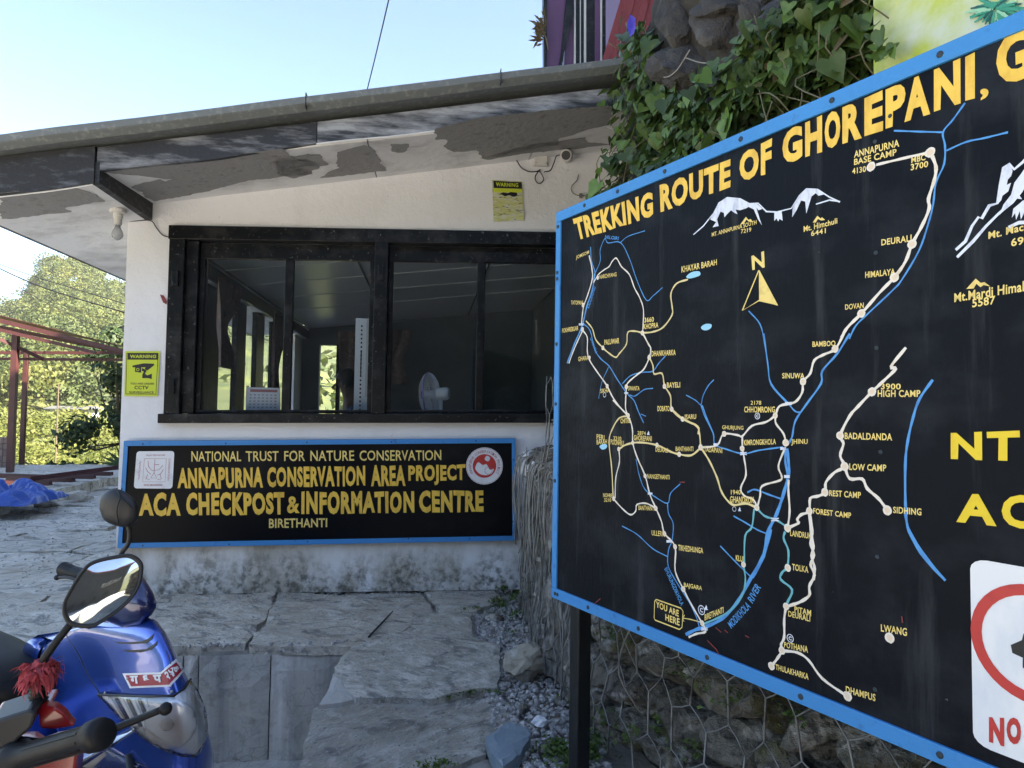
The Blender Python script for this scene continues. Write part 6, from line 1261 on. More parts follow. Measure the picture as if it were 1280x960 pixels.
# ------------------------------------------------------------------ trees and hills
def leafcloud(B_, c, r, n, sz, R_, flat=.8):
    for k in range(n):
        dn = V((R_.gauss(0, 1), R_.gauss(0, 1), R_.gauss(0, 1) + .25)).normalized(); d = dn * (R_.random() ** .3) * r; d.z *= flat; p = c + d
        nn = dn + V((R_.uniform(-.6, .6), R_.uniform(-.6, .6), R_.uniform(-.6, .6))); u = nn.cross(V((R_.uniform(-1, 1), R_.uniform(-1, 1), R_.uniform(-1, 1)))).normalized() * sz * R_.uniform(.5, 1.3); w_ = u.cross(nn).normalized() * sz * .5
        B_.add([p - u, p + w_, p + u, p - w_], [(0, 1, 2, 3)])
R9 = random.Random(77); forest = MB(); forest2 = MB()
def on_hill(a, r): x, y = r * math.sin(a), r * math.cos(a); return V((x, y, hillz(x, y)))
for k in range(1000):
    a = math.radians(R9.uniform(-38, -21)); r_ = 95 + 165 * R9.random() ** .8; p = on_hill(a, r_); rad = R9.uniform(1.8, 3.8)
    nb = 5
    for q_ in range(nb): leafcloud(forest, p + V((R9.uniform(-1, 1) * rad * .6, R9.uniform(-1, 1) * rad * .6, rad * R9.uniform(.5, 1.6))), rad * .55, 42, .34, R9)
forest.build('wooded_slope', m_tree1, kind='stuff')
for k in range(420):
    a = R9.uniform(-math.pi, math.pi)
    if math.radians(-40) < a < math.radians(-19): continue
    p = on_hill(a, R9.uniform(60, 230)); rad = R9.uniform(4, 8); leafcloud(forest2, p + V((0, 0, rad * .6)), rad, 90, .9, R9)
forest2.build('wooded_slope', m_tree1, kind='stuff')
sh = MB(); 
for k in range(520):
    a = math.radians(R9.uniform(-38, -20)); r_ = R9.uniform(17, 92); p = on_hill(a, r_); rad = R9.uniform(.5, 1.1) * (.6 + r_ / 60); leafcloud(sh, p + V((0, 0, rad * .35)), rad, 110, .05 + r_ * .0022, R9, .6)
sh.build('shrubs', m_tree2, kind='stuff')
fx = MB()
for k in range(26):
    p = oy(-20 + k * 5.5 + R9.uniform(-2, 2), 592 + R9.uniform(-6, 8), 13.6); leafcloud(fx, V((p.x, 13.8, max(p.z, -.2))), .28, 30, .09, R9, .6)
tag(fx.build('shrubs', m_tree3), kind='stuff')
def tree(name, label, base, h_, rad, mat, n, sz, group=None, lumps=9, tr=.12):
    t_ = thing(name, label, 'tree', base, group); b2 = V(base); lean = V((R9.uniform(-.1, .1), R9.uniform(-.1, .1), 0)) * h_
    T_ = MB(); T_.tube([b2 - V((0, 0, .2)), b2 + lean * .4 + V((0, 0, h_ * .45)), b2 + lean + V((0, 0, h_ * .85))], [tr, tr * .7, tr * .2], 7); tp = b2 + lean * .4 + V((0, 0, h_ * .45)); C_ = MB()
    for k in range(lumps):
        a = R9.uniform(0, 6.3); rr_ = R9.uniform(.2, .8) * rad; c = b2 + lean + V((math.cos(a) * rr_, math.sin(a) * rr_, h_ * R9.uniform(.45, 1.0))); T_.tube([tp, tp.lerp(c, .6) + V((0, 0, -.05 * h_)), c], [tr * .4, tr * .25, tr * .1], 5); leafcloud(C_, c, rad * R9.uniform(.3, .5), n // lumps, sz, R9)
    T_.build('trunk', m_bark, t_, smooth=True); C_.build('crown', mat, t_); return t_
p = oy(136, 596, 14.5); tree('tree', 'dark green leafy tree just left of the white building corner', (p.x + .25, 14.5, -1.2), 3.6, .95, m_tree3, 2600, .07, None, 14, .06)
LT = ['round tree at the top of the wooded hill, left of the summit', 'tree standing on the summit of the wooded hill', 'tree just right of the hill summit', 'rust coloured tree high on the hill face', 'second rust coloured tree lower on the hill face', 'broad tree on the left shoulder of the hill', 'tree lowest on the left shoulder of the hill', 'tree on the hill skyline nearest the building eave']
for k, (x, y, hh, mt_) in enumerate([(48, 352, 6, m_tree1), (64, 330, 6.5, m_tree1), (92, 334, 6, m_tree1), (70, 350, 6, m_rust), (62, 372, 5, m_rust), (36, 382, 6, m_tree1), (14, 398, 6, m_tree1), (128, 350, 6.5, m_tree1)]):
    p = od(x, y, 226); tree('tree', LT[k], (p.x, p.y, hillz(p.x, p.y) - .5), hh, hh * .42, mt_, 520, .5, 'single trees on the hill', 8, .25)
# small houses on the valley side
def house(px, py, dep, w_, h_, lab_, roofm, wm=m_house):
    p = od(px, py, dep); t_ = thing('small_house', lab_, 'house', (p.x, p.y, p.z - h_)); x0, x1 = p.x - w_ / 2, p.x + w_ / 2; y0_, y1_ = p.y, p.y + w_ * .5; z0 = p.z - h_
    MB().box((x0, y0_, z0 - 1.5), (x1, y1_, p.z)).build('wall', wm, t_); MB().hexa([(x0 - .4, y0_ - .6, p.z + .01), (x1 + .4, y0_ - .6, p.z + .01), (x1 + .4, y1_ + .6, p.z + .01), (x0 - .4, y1_ + .6, p.z + .01)], [(x0 - .4, y0_ - .6, p.z + .1), (x1 + .4, y0_ - .6, p.z + .1), (x1 + .2, y0_ + w_ * .25, p.z + .4), (x0 - .2, y0_ + w_ * .25, p.z + .4)]).build('roof', roofm, t_)
    for k in range(3): xx = x0 + w_ * (k + .5) / 3; MB().box((xx - .3, y0_ - .03, z0 + h_ * .35), (xx + .3, y0_ - .005, z0 + h_ * .75)).build('window', m_black, t_)
house(88, 512, 78, 4.2, 1.1, 'long low pale roofed house among the bright shrubs', m_shed); house(118, 480, 120, 2.5, 1.6, 'tiny pale hut higher on the slope', m_shed); house(55, 520, 92, 3, 1.5, 'small dark roofed hut left of the pale roofed house', m_roof, m_brick)
# utility pole & wires
p = oy(70, 560, 40); tag(MB().tube([V((p.x, 40, hillz(p.x, 40) - .3)), V((p.x, 40, oy(70, 480, 40).z))], [.045, .035], 8).build('utility_pole', m_bark), 'thin pale pole standing in the bright shrubs', 'pole')
def wire_(a, b2, y1_, y2_, lab_, r_=.008, sag=.15): p, q_ = oy(*a, y1_), oy(*b2, y2_); cable('overhead_wire', [p, p.lerp(q_, .5) - V((0, 0, sag)), q_], r_, lab_, cat='wire', group=None)
wire_((-60, 308), (160, 381), 16, 12, 'highest of the overhead wires crossing the wooded hill', .008, .05); wire_((-60, 306), (160, 392), 14, 12, 'thicker overhead wire second from the top over the hill', .012, .12); wire_((-30, 325), (160, 425), 14, 12, 'thin drooping overhead wire below the thick one', .006, .1)
wire_((-20, 340), (50, 372), 14, 14.5, 'short lowest wire running off the left edge', .006, .05); wire_((487, -5), (456, 124), 4.2, 5.5, 'thin dark wire rising into the sky above the gutter', .004, .01); wire_((-40, 172), (8, 185), 6, 4.2, 'short wire at the left end of the roof', .006, .0)
o = MB(); p = oy(153, 410, 14); o.prism([oy(146, 410, 14), oy(160, 404, 14), oy(160, 418, 14)], (0, .5, 0)); tag(o.build('roof_corner', m_frame), 'dark pointed corner of a roof peeking from behind the white pillar', 'roof')
ag = thing('agave', 'spiky agave leaves poking out from behind the white corner', 'plant', oy(150, 600, 12.8)); 
for k in range(9):
    c = oy(156, 585, 12.8); a = math.radians(100 + k * 18); d = V((math.cos(a), -.2, math.sin(a) * .7)).normalized(); e1 = c + d * .45 - V((0, 0, .04)); s2 = V((0, 0, 1)).cross(d).normalized() * .03; s3 = d.cross(s2).normalized() * .03; MB().add([c - s3, c + s3, c + d * .25 + s3 * .9, c + d * .25 - s3 * .9, e1], [(0, 1, 2, 3), (3, 2, 4)]).build('leaf', m_tree3, ag)
# ================================================================== SCOOTERS
m_bpaint = M('metallic_blue_paint', (.018, .085, .45), .24, metal=.6, coat=1.0, var=.04); m_bdark = M('dark_blue_paint', (.008, .016, .09), .3, metal=.3, coat=1.0)
m_rpaint = M('red_scooter_paint', (.30, .006, .010), .3, coat=.8, var=.06); m_rub = M('black_rubber', (.010, .010, .011), .5, spec=.3, var=.2, vsc=40, bump=.0004, bscale=400)
m_lens = glass('headlight_lens', (.97, .98, 1), 1.2, .05); m_chrome = M('headlight_reflector', (.82, .84, .86), .25, metal=.35); m_mirr = M('mirror_glass', (.55, .58, .60), .05, metal=1, layers=[dict(c=(.30, .31, .32), s=20, lo=.55, hi=.7, a=.6)])
m_seat = M('black_vinyl', (.007, .007, .008), .5, spec=.15, bump=.0008, bscale=250); m_silver = M('grey_silver_plastic', (.42, .43, .45), .35, metal=.6); m_dgrey = M('grey_black_plastic', (.018, .019, .022), .4, spec=.3)
m_plate = M('maroon_number_plate', (.36, .012, .035), .4); m_tassel = M('faded_red_cloth', (.42, .06, .07), .9, var=.4, vsc=60)
GZ = -.535
def loftsurf(rows, su=5, sv=5):
    R_ = [spline(r, su) for r in rows]; n = len(R_[0]); cols = [spline([r[i] for r in R_], sv) for i in range(n)]; m = len(cols[0]); v = [cols[i][j] for j in range(m) for i in range(n)]
    return v, [(j * n + i, j * n + i + 1, (j + 1) * n + i + 1, (j + 1) * n + i) for j in range(m - 1) for i in range(n - 1)], n, m
def blf(o, hf):        # local frame -> world
    hf = V(hf).normalized(); hs = V((hf.y, -hf.x, 0)); return lambda f, s_, h_: V(o) + hf * f + hs * s_ + V((0, 0, h_))
def loft_body(L, secs, n=14):
    """secs: (f, halfwidth, h_low, h_high) -> closed rounded body along f"""
    v = []; f = []
    for (ff, hw, a, c) in secs:
        for k in range(n):
            t = 2 * math.pi * k / n; cx_, sx_ = math.cos(t), math.sin(t); e_ = .7
            v.append(L(ff, hw * abs(cx_) ** e_ * (1 if cx_ > 0 else -1), (a + c) / 2 + (c - a) / 2 * abs(sx_) ** e_ * (1 if sx_ > 0 else -1)))
    m = len(secs)
    for j in range(m - 1):
        for k in range(n): a = j * n + k; b2 = j * n + (k + 1) % n; f.append((a, b2, b2 + n, a + n))
    f += [tuple(range(n - 1, -1, -1)), tuple((m - 1) * n + k for k in range(n))]
    return MB().add(v, f)
def wheel(L, ff, par, r=.215, wd_=.045):
    c = L(ff, 0, r); ax_ = (L(0, 1, 0) - L(0, 0, 0)); fw_ = (L(1, 0, 0) - L(0, 0, 0)); wh = thing('wheel', None, None, c); wh.parent = par; wh.location = c - V(par.location)
    v = []; f = []; N_, K_ = 28, 8
    for i in range(N_):
        a = 2 * math.pi * i / N_; rd = fw_ * math.cos(a) + V((0, 0, 1)) * math.sin(a)
        for k in range(K_): b2 = 2 * math.pi * k / K_; v.append(c + rd * (r - wd_ + wd_ * math.cos(b2)) + ax_ * wd_ * math.sin(b2))
    for i in range(N_):
        for k in range(K_): f.append((i * K_ + k, i * K_ + (k + 1) % K_, ((i + 1) % N_) * K_ + (k + 1) % K_, ((i + 1) % N_) * K_ + k))
    mobj('tyre', v, f, m_rub, wh, smooth=True)
    rim = MB(); rim.tube([c + (fw_ * math.cos(2 * math.pi * i / 24) + V((0, 0, 1)) * math.sin(2 * math.pi * i / 24)) * (r - 2 * wd_) for i in range(25)], .012, 6); rim.tube([c - ax_ * .05, c + ax_ * .05], .03, 12)
    for i in range(5): a = 2 * math.pi * i / 5; rim.bar(c, c + (fw_ * math.cos(a) + V((0, 0, 1)) * math.sin(a)) * (r - 2 * wd_), .03, .012, ax_)
    rim.build('rim', m_silver, wh)
def scooter_rear(L, par, paint, seat=True):
    loft_body(L, [(-.18, .15, .24, .30), (-.30, .16, .24, .29), (-.50, .16, .24, .29), (-.56, .15, .24, .30)]).build('floorboard', m_dgrey, par, smooth=False)
    loft_body(L, [(-.54, .09, .26, .60), (-.60, .13, .25, .68), (-.80, .165, .30, .70), (-1.0, .16, .40, .71), (-1.2, .12, .50, .72), (-1.33, .06, .60, .72)]).build('body', paint, par, smooth=True)
    loft_body(L, [(-.52, .05, .69, .73), (-.58, .11, .68, .77), (-.80, .14, .69, .79), (-.95, .15, .70, .80), (-1.15, .12, .72, .83), (-1.25, .06, .74, .82)]).build('seat', m_seat, par, smooth=True)
    loft_body(L, [(-1.33, .05, .62, .70), (-1.37, .04, .63, .69)]).build('tail_light', m_red, par); MB().tube([L(-1.1, .13, .80), L(-1.3, .12, .84), L(-1.36, 0, .85), L(-1.3, -.12, .84), L(-1.1, -.13, .80)], .011, 8).build('grab_rail', m_silver, par, smooth=True)
    wheel(L, -1.12, par); wheel(L, .02, par)
    loft_body(L, [(-.16, .055, .26, .36), (-.06, .065, .36, .45), (.04, .065, .38, .46), (.16, .055, .34, .42), (.24, .03, .26, .34)]).build('front_fender', paint, par, smooth=True)
    MB().tube([L(-.10, .055, .6), L(.02, .055, .215)], .016, 8).tube([L(-.10, -.055, .6), L(.02, -.055, .215)], .016, 8).build('fork', m_dgrey, par, smooth=True)
    MB().tube([L(-.45, -.10, .24), L(-.42, -.22, .02)], .010, 6).build('side_stand', m_dgrey, par)
# ---- blue scooter ------------------------------------------------------
D = od
nose = D(212, 856, 2.0); hf = V((.80, -.60, 0)); bo = V((nose.x, nose.y, GZ)) - hf * .16
bs = thing('blue_scooter', 'glossy blue scooter with maroon number plate and large headlight parked at the step', 'scooter', bo)
Lb = blf(bo, hf)
rows = [
 [(66, 800, 2.44), (87, 788, 2.38), (120, 779, 2.28), (160, 772, 2.19), (185, 772, 2.15), (196, 776, 2.15), (199, 780, 2.20)],
 [(50, 812, 2.46), (90, 801, 2.35), (130, 796, 2.21), (168, 793, 2.11), (196, 790, 2.07), (208, 793, 2.10), (211, 798, 2.18)],
 [(46, 835, 2.46), (102, 828, 2.30), (145, 830, 2.14), (185, 828, 2.04), (212, 824, 2.0), (224, 828, 2.05), (227, 833, 2.14)],
 [(50, 862, 2.44), (115, 856, 2.25), (152, 860, 2.10), (187, 858, 2.01), (216, 854, 1.97), (237, 856, 2.03), (241, 860, 2.12)],
 [(60, 888, 2.42), (128, 880, 2.21), (168, 886, 2.07), (202, 888, 1.98), (230, 886, 1.96), (250, 886, 2.03), (254, 890, 2.12)],
 [(75, 915, 2.38), (142, 908, 2.18), (182, 916, 2.06), (214, 922, 1.99), (240, 920, 1.98), (259, 916, 2.05), (262, 920, 2.14)],
 [(90, 945, 2.36), (154, 938, 2.18), (192, 946, 2.08), (224, 952, 2.02), (247, 948, 2.02), (264, 943, 2.09), (267, 947, 2.17)],
 [(112, 990, 2.34), (166, 985, 2.20), (202, 992, 2.12), (230, 996, 2.06), (250, 992, 2.08), (262, 985, 2.15), (266, 988, 2.22)],
 [(138, 1050, 2.34), (180, 1050, 2.24), (210, 1052, 2.16), (232, 1054, 2.12), (248, 1050, 2.13), (258, 1046, 2.18), (262, 1048, 2.24)],
 [(160, 1110, 2.36), (190, 1112, 2.28), (215, 1114, 2.22), (232, 1114, 2.18), (244, 1112, 2.18), (252, 1110, 2.22), (256, 1110, 2.26)]]
v, f, n, m = loftsurf([[D(*p) for p in r] for r in rows]); SHV, SHF = list(v), list(f); SH = BVHTree.FromPolygons(v, f)
back = [v[j * n + i] - hf * .10 for j in range(m) for i in (0, n - 1)]; nb = len(v); v2 = v + back
f2 = [tuple(reversed(q)) for q in f]
for j in range(m - 1): a = j * n; b2 = nb + 2 * j; f2 += [(a, a + n, b2 + 2, b2), (a + n - 1, b2 + 1, b2 + 3, a + 2 * n - 1), (b2, b2 + 2, b2 + 3, b2 + 1)]
f2.append(tuple(range(n)) + (nb + 1, nb)); f2.append(tuple((m - 1) * n + i for i in range(n - 1, -1, -1)) + (nb + 2 * (m - 1), nb + 2 * (m - 1) + 1))
mobj('front_shield', v2, f2, m_bpaint, bs, smooth=True)
def sh_hit(x, y, off):
    d = ray(x, y); h_ = SH.ray_cast(C0, d)
    if h_[0] is None:
        h2 = SH.find_nearest(C0 + d * 2.25); return h2[0] + (C0 - h2[0]).normalized() * off
    nn = h_[1]; nn = nn if nn.dot(C0 - h_[0]) > 0 else -nn; return h_[0] + nn * off
def patch_on(poly, off, mat, name, par, step=5, bulge=0, rim=True, sm=True):
    P = []
    for i in range(len(poly)):
        a, b2 = poly[i], poly[(i + 1) % len(poly)]; L_ = math.hypot(b2[0] - a[0], b2[1] - a[1]); k = max(1, int(L_ / step))
        P += [V((a[0] + (b2[0] - a[0]) * t / k, a[1] + (b2[1] - a[1]) * t / k)) for t in range(k)]
    vs, fs, nB = cdt(P, step, .1); out = []
    for i, p in enumerate(vs):
        dd = min((p - q_).length for q_ in P) if i >= nB else 0; out.append(sh_hit(p.x, p.y, off + bulge * min(1, dd / 18) ** .6))
    fs = [tuple(q_) if (vs[q_[1]] - vs[q_[0]]).cross(vs[q_[2]] - vs[q_[0]]) < 0 else tuple(reversed(q_)) for q_ in fs]
    mm = len(out)
    if rim:
        out2 = out + [sh_hit(P[i].x, P[i].y, -.004) for i in range(len(P))]; fs = fs + [(i, (i + 1) % len(P), mm + (i + 1) % len(P), mm + i) for i in range(len(P))]
    else: out2 = out
    return mobj(name, out2, fs, mat, par, smooth=sm)
cQ = lambda x, y: (x / 4.8, 760 + y / 4.8)
HL = [cQ(*p) for p in [(606, 520), (740, 524), (900, 532), (1050, 530), (1100, 495), (1128, 445), (1165, 500), (1205, 590), (1226, 700), (1222, 770), (1200, 830), (1170, 872), (1100, 868), (1000, 835), (900, 785), (800, 710), (700, 615)]]
hl = patch_on(HL, .004, m_chrome, 'headlight', bs, 5, 0, True, False)
patch_on(HL, .010, m_lens, 'lens', hl, 6, .012, True)
for k in range(7):
    x = 700 + k * 34; patch_on([cQ(x - 30, 538), cQ(x - 16, 538), cQ(x + 58 + k * 2, 655 + k * 16), cQ(x + 42 + k * 2, 655 + k * 16)], .0085, m_darkp if k % 2 else m_white, 'reflector_rib', hl, 6, 0, True, False)
patch_on([cQ(870 + 150 * math.cos(a) * 1.0 + 150, 690 + 150 * math.sin(a)) for a in [2 * math.pi * k / 20 for k in range(20)]], .008, m_chrome, 'reflector_bowl', hl, 5, .002); patch_on([cQ(1020 + 38 * math.cos(a), 680 + 38 * math.sin(a)) for a in [2 * math.pi * k / 12 for k in range(12)]], .014, m_pvc, 'bulb_shield', hl, 4, .006)
MB().tube([sh_hit(*p, .006) for p in [cQ(600, 515), cQ(750, 520), cQ(900, 527), cQ(1050, 524), cQ(1095, 490), cQ(1132, 435)]], .0035, 6).build('headlight_trim', m_darkp, bs, smooth=True)
MB().tube([sh_hit(*p, .006) for p in [cQ(600, 515), cQ(700, 620), cQ(800, 715), cQ(900, 790), cQ(1000, 842), cQ(1100, 875), cQ(1172, 880)]], .003, 6).build('headlight_trim', m_darkp, bs, smooth=True)
# lower indicator lens
patch_on([cQ(*p) for p in [(455, 865), (520, 840), (625, 822), (720, 880), (850, 955), (700, 975), (560, 975), (450, 960)]], .006, m_lens, 'indicator_lens', bs, 5, .006); patch_on([cQ(*p) for p in [(470, 872), (620, 832), (640, 880), (560, 960), (480, 945)]], .004, m_pvc, 'indicator_reflector', bs, 5, 0)
# vents
for l in ([(685, 203), (760, 206), (850, 200), (890, 185), (925, 155), (915, 185), (880, 212), (800, 216), (720, 214)], [(735, 250), (800, 252), (880, 246), (915, 225), (950, 195), (940, 225), (905, 252), (850, 266), (770, 264)]): patch_on([cQ(*p) for p in l], .0015, m_black, 'vent', bs, 4, 0, True, False)
# number plate
pp = [(740, 392), (970, 386), (1052, 308), (1102, 376), (1025, 470), (785, 480)]; pl_ = patch_on([cQ(*p) for p in pp], .003, m_white, 'number_plate', bs, 4, 0, True, False)
pin = [(762, 403), (975, 397), (1050, 330), (1085, 376), (1018, 458), (795, 468)]; patch_on([cQ(*p) for p in pin], .0042, m_plate, 'plate_field', pl_, 4, 0, True, False)
def plate_text(body, q, bold):
    vs, fs = glyphs(body, bold, 4); x0 = min(p.x for p in vs); x1 = max(p.x for p in vs); y0 = min(p.y for p in vs); y1 = max(p.y for p in vs); out = []
    for p in vs:
        a, b2 = (p.x - x0) / (x1 - x0), (p.y - y0) / (y1 - y0); bt_ = V(q[3]).lerp(V(q[2]), a); tp = V(q[0]).lerp(V(q[1]), a); c = bt_.lerp(tp, b2); out.append(sh_hit(*cQ(c.x, c.y), .0062))
    mobj('plate_lettering', out, fs, m_white, pl_)
plate_text('ग ६ प', [(790, 405), (978, 398), (985, 446), (800, 458)], .045); plate_text('२४७१', [(995, 388), (1072, 330), (1085, 378), (1018, 442)], .045)
for l in ([(400, 165), (460, 255), (530, 400), (600, 512)], [(620, 840), (760, 900), (900, 960)], [(1060, 235), (1000, 130), (940, 68)]): MB().tube(spline([sh_hit(*cQ(*p), .001) for p in l], 5), .0016, 5).build('panel_seam', m_darkp, bs, smooth=True)
for p in ((775, 472 - 50), (1080, 372), (1035, 500), (640, 505)): c_ = sh_hit(*cQ(*p), .004); MB().ball(c_, .0045, 8, 5).build('screw', m_steel, bs)
# handlebar cowl, grip, mirror
cc_ = D(148, 748, 2.22); ax_ = (D(190, 745, 2.12) - cc_).normalized()
v = []; f = []
secs = [((92, 735), 10, 9, 2.36), ((108, 738), 20, 15, 2.34), ((130, 744), 30, 22, 2.28), ((155, 748), 36, 27, 2.22), ((176, 750), 30, 24, 2.17), ((190, 754), 14, 14, 2.15), ((195, 756), 4, 5, 2.15)]
nn_ = 14
for (c, ry, rd_, dp) in secs:
    p0 = D(c[0], c[1], dp)
    for k in range(nn_): a = 2 * math.pi * k / nn_; v.append(p0 + V((0, 0, 1)) * math.sin(a) * ry * dp / F + V((.3, -.95, 0)) * math.cos(a) * rd_ * dp / F * 1.4)
for j in range(len(secs) - 1):
    for k in range(nn_): a = j * nn_ + k; b2 = j * nn_ + (k + 1) % nn_; f.append((a, b2, b2 + nn_, a + nn_))
f += [tuple(range(nn_)), tuple((len(secs) - 1) * nn_ + k for k in range(nn_ - 1, -1, -1))]
mobj('handlebar_cowl', v, f, m_bdark, bs, smooth=True)
MB().tube([D(78, 711, 2.42), D(79, 711, 2.42), D(92, 716, 2.40), D(104, 719, 2.38), D(118, 724, 2.34)], [.022, .0245, .0225, .0225, .020], 16).build('grip', m_rub, bs, smooth=False)
e0, e1 = D(77.5, 710.8, 2.423), D(92, 716, 2.40); dd = (e0 - e1).normalized(); ring(e0 + dd * .001, .013, .012, dd.orthogonal().normalized(), dd.cross(dd.orthogonal()).normalized(), dd, m_dgrey, bs, 'grip_end', .001, 16)
MB().tube([D(172, 778, 2.2), D(160, 780, 2.22)], .01).build('cowl_bolt', m_dgrey, bs)
# mirror (seen from its shell side)
def shell(outline, dep, bulge, back, mat, name, par, tiltd=V((0, 0, 0))):
    """closed convex shell from an outline standing at one place, bulging toward +dirn"""
    c = sum((D(*p, dep) for p in outline), V((0, 0, 0))) / len(outline); P = spline([D(*p, dep) for p in outline] + [D(*outline[0], dep)], 4)[:-1]; n_ = len(P); nrm_ = (C0 - c).normalized(); v = []; f = []
    for k, (sc_, h_) in enumerate(((1, back), (1.0, 0), (.94, bulge * .45), (.75, bulge * .8), (.45, bulge * .97))):
        v += [c + (p - c) * sc_ + nrm_ * h_ + tiltd * ((p - c).dot(V((1, 0, 0)))) for p in P]
    for k in range(4):
        for i in range(n_): a = k * n_ + i; b2 = k * n_ + (i + 1) % n_; f.append((a, b2, b2 + n_, a + n_))
    v.append(c + nrm_ * bulge); f += [(4 * n_ + i, 4 * n_ + (i + 1) % n_, 5 * n_) for i in range(n_)]; f.append(tuple(range(n_ - 1, -1, -1)))
    return mobj(name, v, f, mat, par, smooth=True)
mo = [(124, 636), (126, 622), (136, 613), (148, 611.5), (160, 617), (171, 628), (173.5, 640), (171, 652), (160, 659), (144, 657), (130, 650)]
sm_ = shell(mo, 2.28, .035, -.012, m_darkp, 'mirror_shell', bs)
MB().tube(spline([D(147, 613, 2.265), D(150, 622, 2.245), D(146, 636, 2.238), D(148, 655, 2.25)], 5), .0022, 6).tube(spline([D(150, 622, 2.245), D(162, 632, 2.25), D(172, 640, 2.27)], 4), .0022, 6).build('shell_crease', m_dgrey, sm_, smooth=True)
MB().tube(spline([D(160, 655, 2.28), D(162, 668, 2.28), D(160, 680, 2.28), D(153, 690, 2.28), D(150, 700, 2.26), D(152, 725, 2.24)], 5), .0075, 8).build('mirror_stalk', m_darkp, bs, smooth=True)
MB().tube(spline([D(128, 742, 2.2), D(112, 752, 2.2), D(104, 770, 2.24), D(112, 786, 2.3)], 6), .004, 6).build('brake_cable', m_cable, bs, smooth=True)
MB().tube(spline([D(128, 738, 2.28), D(110, 730, 2.30), D(86, 722, 2.34), D(72, 722, 2.36)], 6), .005, 8).ball(D(71, 722, 2.36), .009).build('brake_lever', m_dgrey, bs, smooth=True)
scooter_rear(Lb, bs, m_bpaint)
# ---- red scooter, seen from behind its right handlebar ------------------
gr0, gr1 = D(26, 947, 1.36), D(124, 918, 1.27); bar = (gr1 - gr0).normalized(); hfr = V((-bar.y, bar.x, 0)).normalized(); hfr = hfr if hfr.y > 0 else -hfr
cen = gr0 - bar * .30; ro = V((cen.x, cen.y, GZ)) + hfr * .18
rs = thing('red_scooter', 'red scooter with black grip, brake lever and angular mirror at the bottom left', 'scooter', ro); Lr = blf(ro, hfr)
MB().tube([gr0 - bar * .03, gr0 - bar * .005, gr0 + bar * .005, gr0 + bar * .03, gr0.lerp(gr1, .6), gr1 - bar * .03, gr1 - bar * .022, gr1, gr1 + bar * .012, gr1 + bar * .016], [.036, .036, .030, .0235, .0225, .0225, .028, .029, .026, .014], 20).build('grip', m_rub, rs, smooth=True)
gu = bar.cross(V((0, 0, 1))).normalized()
for k in range(9):
    a = 2 * math.pi * k / 9; u_ = gu * math.cos(a) + gu.cross(bar) * math.sin(a); MB().bar(gr0 + bar * .035 + u_ * .0232, gr1 - bar * .035 + u_ * .0222, .004, .0025, u_).build('grip_rib', m_rub, rs)
lv = spline([D(20, 925, 1.42), D(70, 928, 1.41), D(132, 914, 1.38), D(165, 902, 1.38), D(202, 887, 1.37)], 5); MB().tube(lv, [.0085 - .002 * i / len(lv) for i in range(len(lv))], 8).ball(D(207, 886, 1.37), .0125, 12, 8).build('brake_lever', m_rub, rs, smooth=True)
def chunk(l, dep, th, mat, name, bev=.006):
    P = [D(x, y, dep) for x, y in l]; return MB().prism(P, V((-.25, .95, .1)) * th).build(name, mat, rs, bevel=bev)
chunk([cQ(*p) for p in [(-60, 690), (60, 650), (180, 612), (218, 625), (190, 720), (110, 790), (60, 860), (30, 960), (20, 1100), (-60, 1100)]], 1.36, .09, m_dgrey, 'switch_housing', .008)
chunk([cQ(*p) for p in [(222, 610), (245, 592), (330, 600), (385, 640), (420, 690), (450, 712), (330, 730), (240, 726)]], 1.40, .03, m_rpaint, 'cowl_edge', .008); chunk([cQ(*p) for p in [(150, 930), (300, 880), (430, 850), (470, 880), (440, 1100), (140, 1100)]], 1.46, .10, m_rpaint, 'lower_cowl', .012); chunk([cQ(*p) for p in [(-60, 675), (60, 640), (200, 600), (300, 590), (300, 620), (200, 640), (60, 690), (-60, 730)]], 1.42, .08, m_rpaint, 'cowl_edge', .01)
b0, b1 = D(47.5, 886, 1.42), D(48, 850, 1.42); NP = 15
MB().tube([b0.lerp(b1, i / NP) for i in range(NP + 1)], [(.020 if i % 2 else .0155) - .004 * i / NP for i in range(NP + 1)], 14).build('rubber_boot', m_rub, rs, smooth=True)
MB().tube([D(50, 845, 1.42), D(56, 822, 1.42), D(72, 800, 1.43), D(90, 778, 1.44), D(100, 768, 1.45)], [.0085, .008, .0075, .0075, .0075], 10).build('mirror_stalk', m_rub, rs, smooth=True)
R10 = random.Random(8); tas = thing('red_cloth_strip', 'frayed faded red cloth tied round the mirror stalk of the red scooter', 'cloth', D(48, 860, 1.40)); B_ = MB(); c = D(50, 835, 1.42)
B_.tube([D(46, 852, 1.42), D(48, 844, 1.42), D(51, 834, 1.42), D(54, 826, 1.42)], [.018, .020, .019, .012], 12); 
for k in range(260):
    a = R10.uniform(0, 6.3); u = V((math.cos(a), math.sin(a), 0)); l0 = c + u * .018 + V((0, 0, R10.uniform(-.02, .012))); d = (u * R10.uniform(.2, 1) + V((R10.choice((-.5, .5)), 0, R10.uniform(-1.6, .3)))).normalized(); L_ = R10.uniform(.010, .036); s2 = d.cross(V((R10.uniform(-1, 1), R10.uniform(-1, 1), 1))).normalized() * R10.uniform(.001, .005); m1 = l0 + d * L_ * .6 + V((R10.uniform(-.006, .006),) * 3); B_.add([l0 - s2, l0 + s2, m1 + s2 * .9, m1 - s2 * .9, l0 + d * L_ - V((0, 0, .01))], [(0, 1, 2, 3), (3, 2, 4)])
B_.build('cloth', m_tassel, tas)
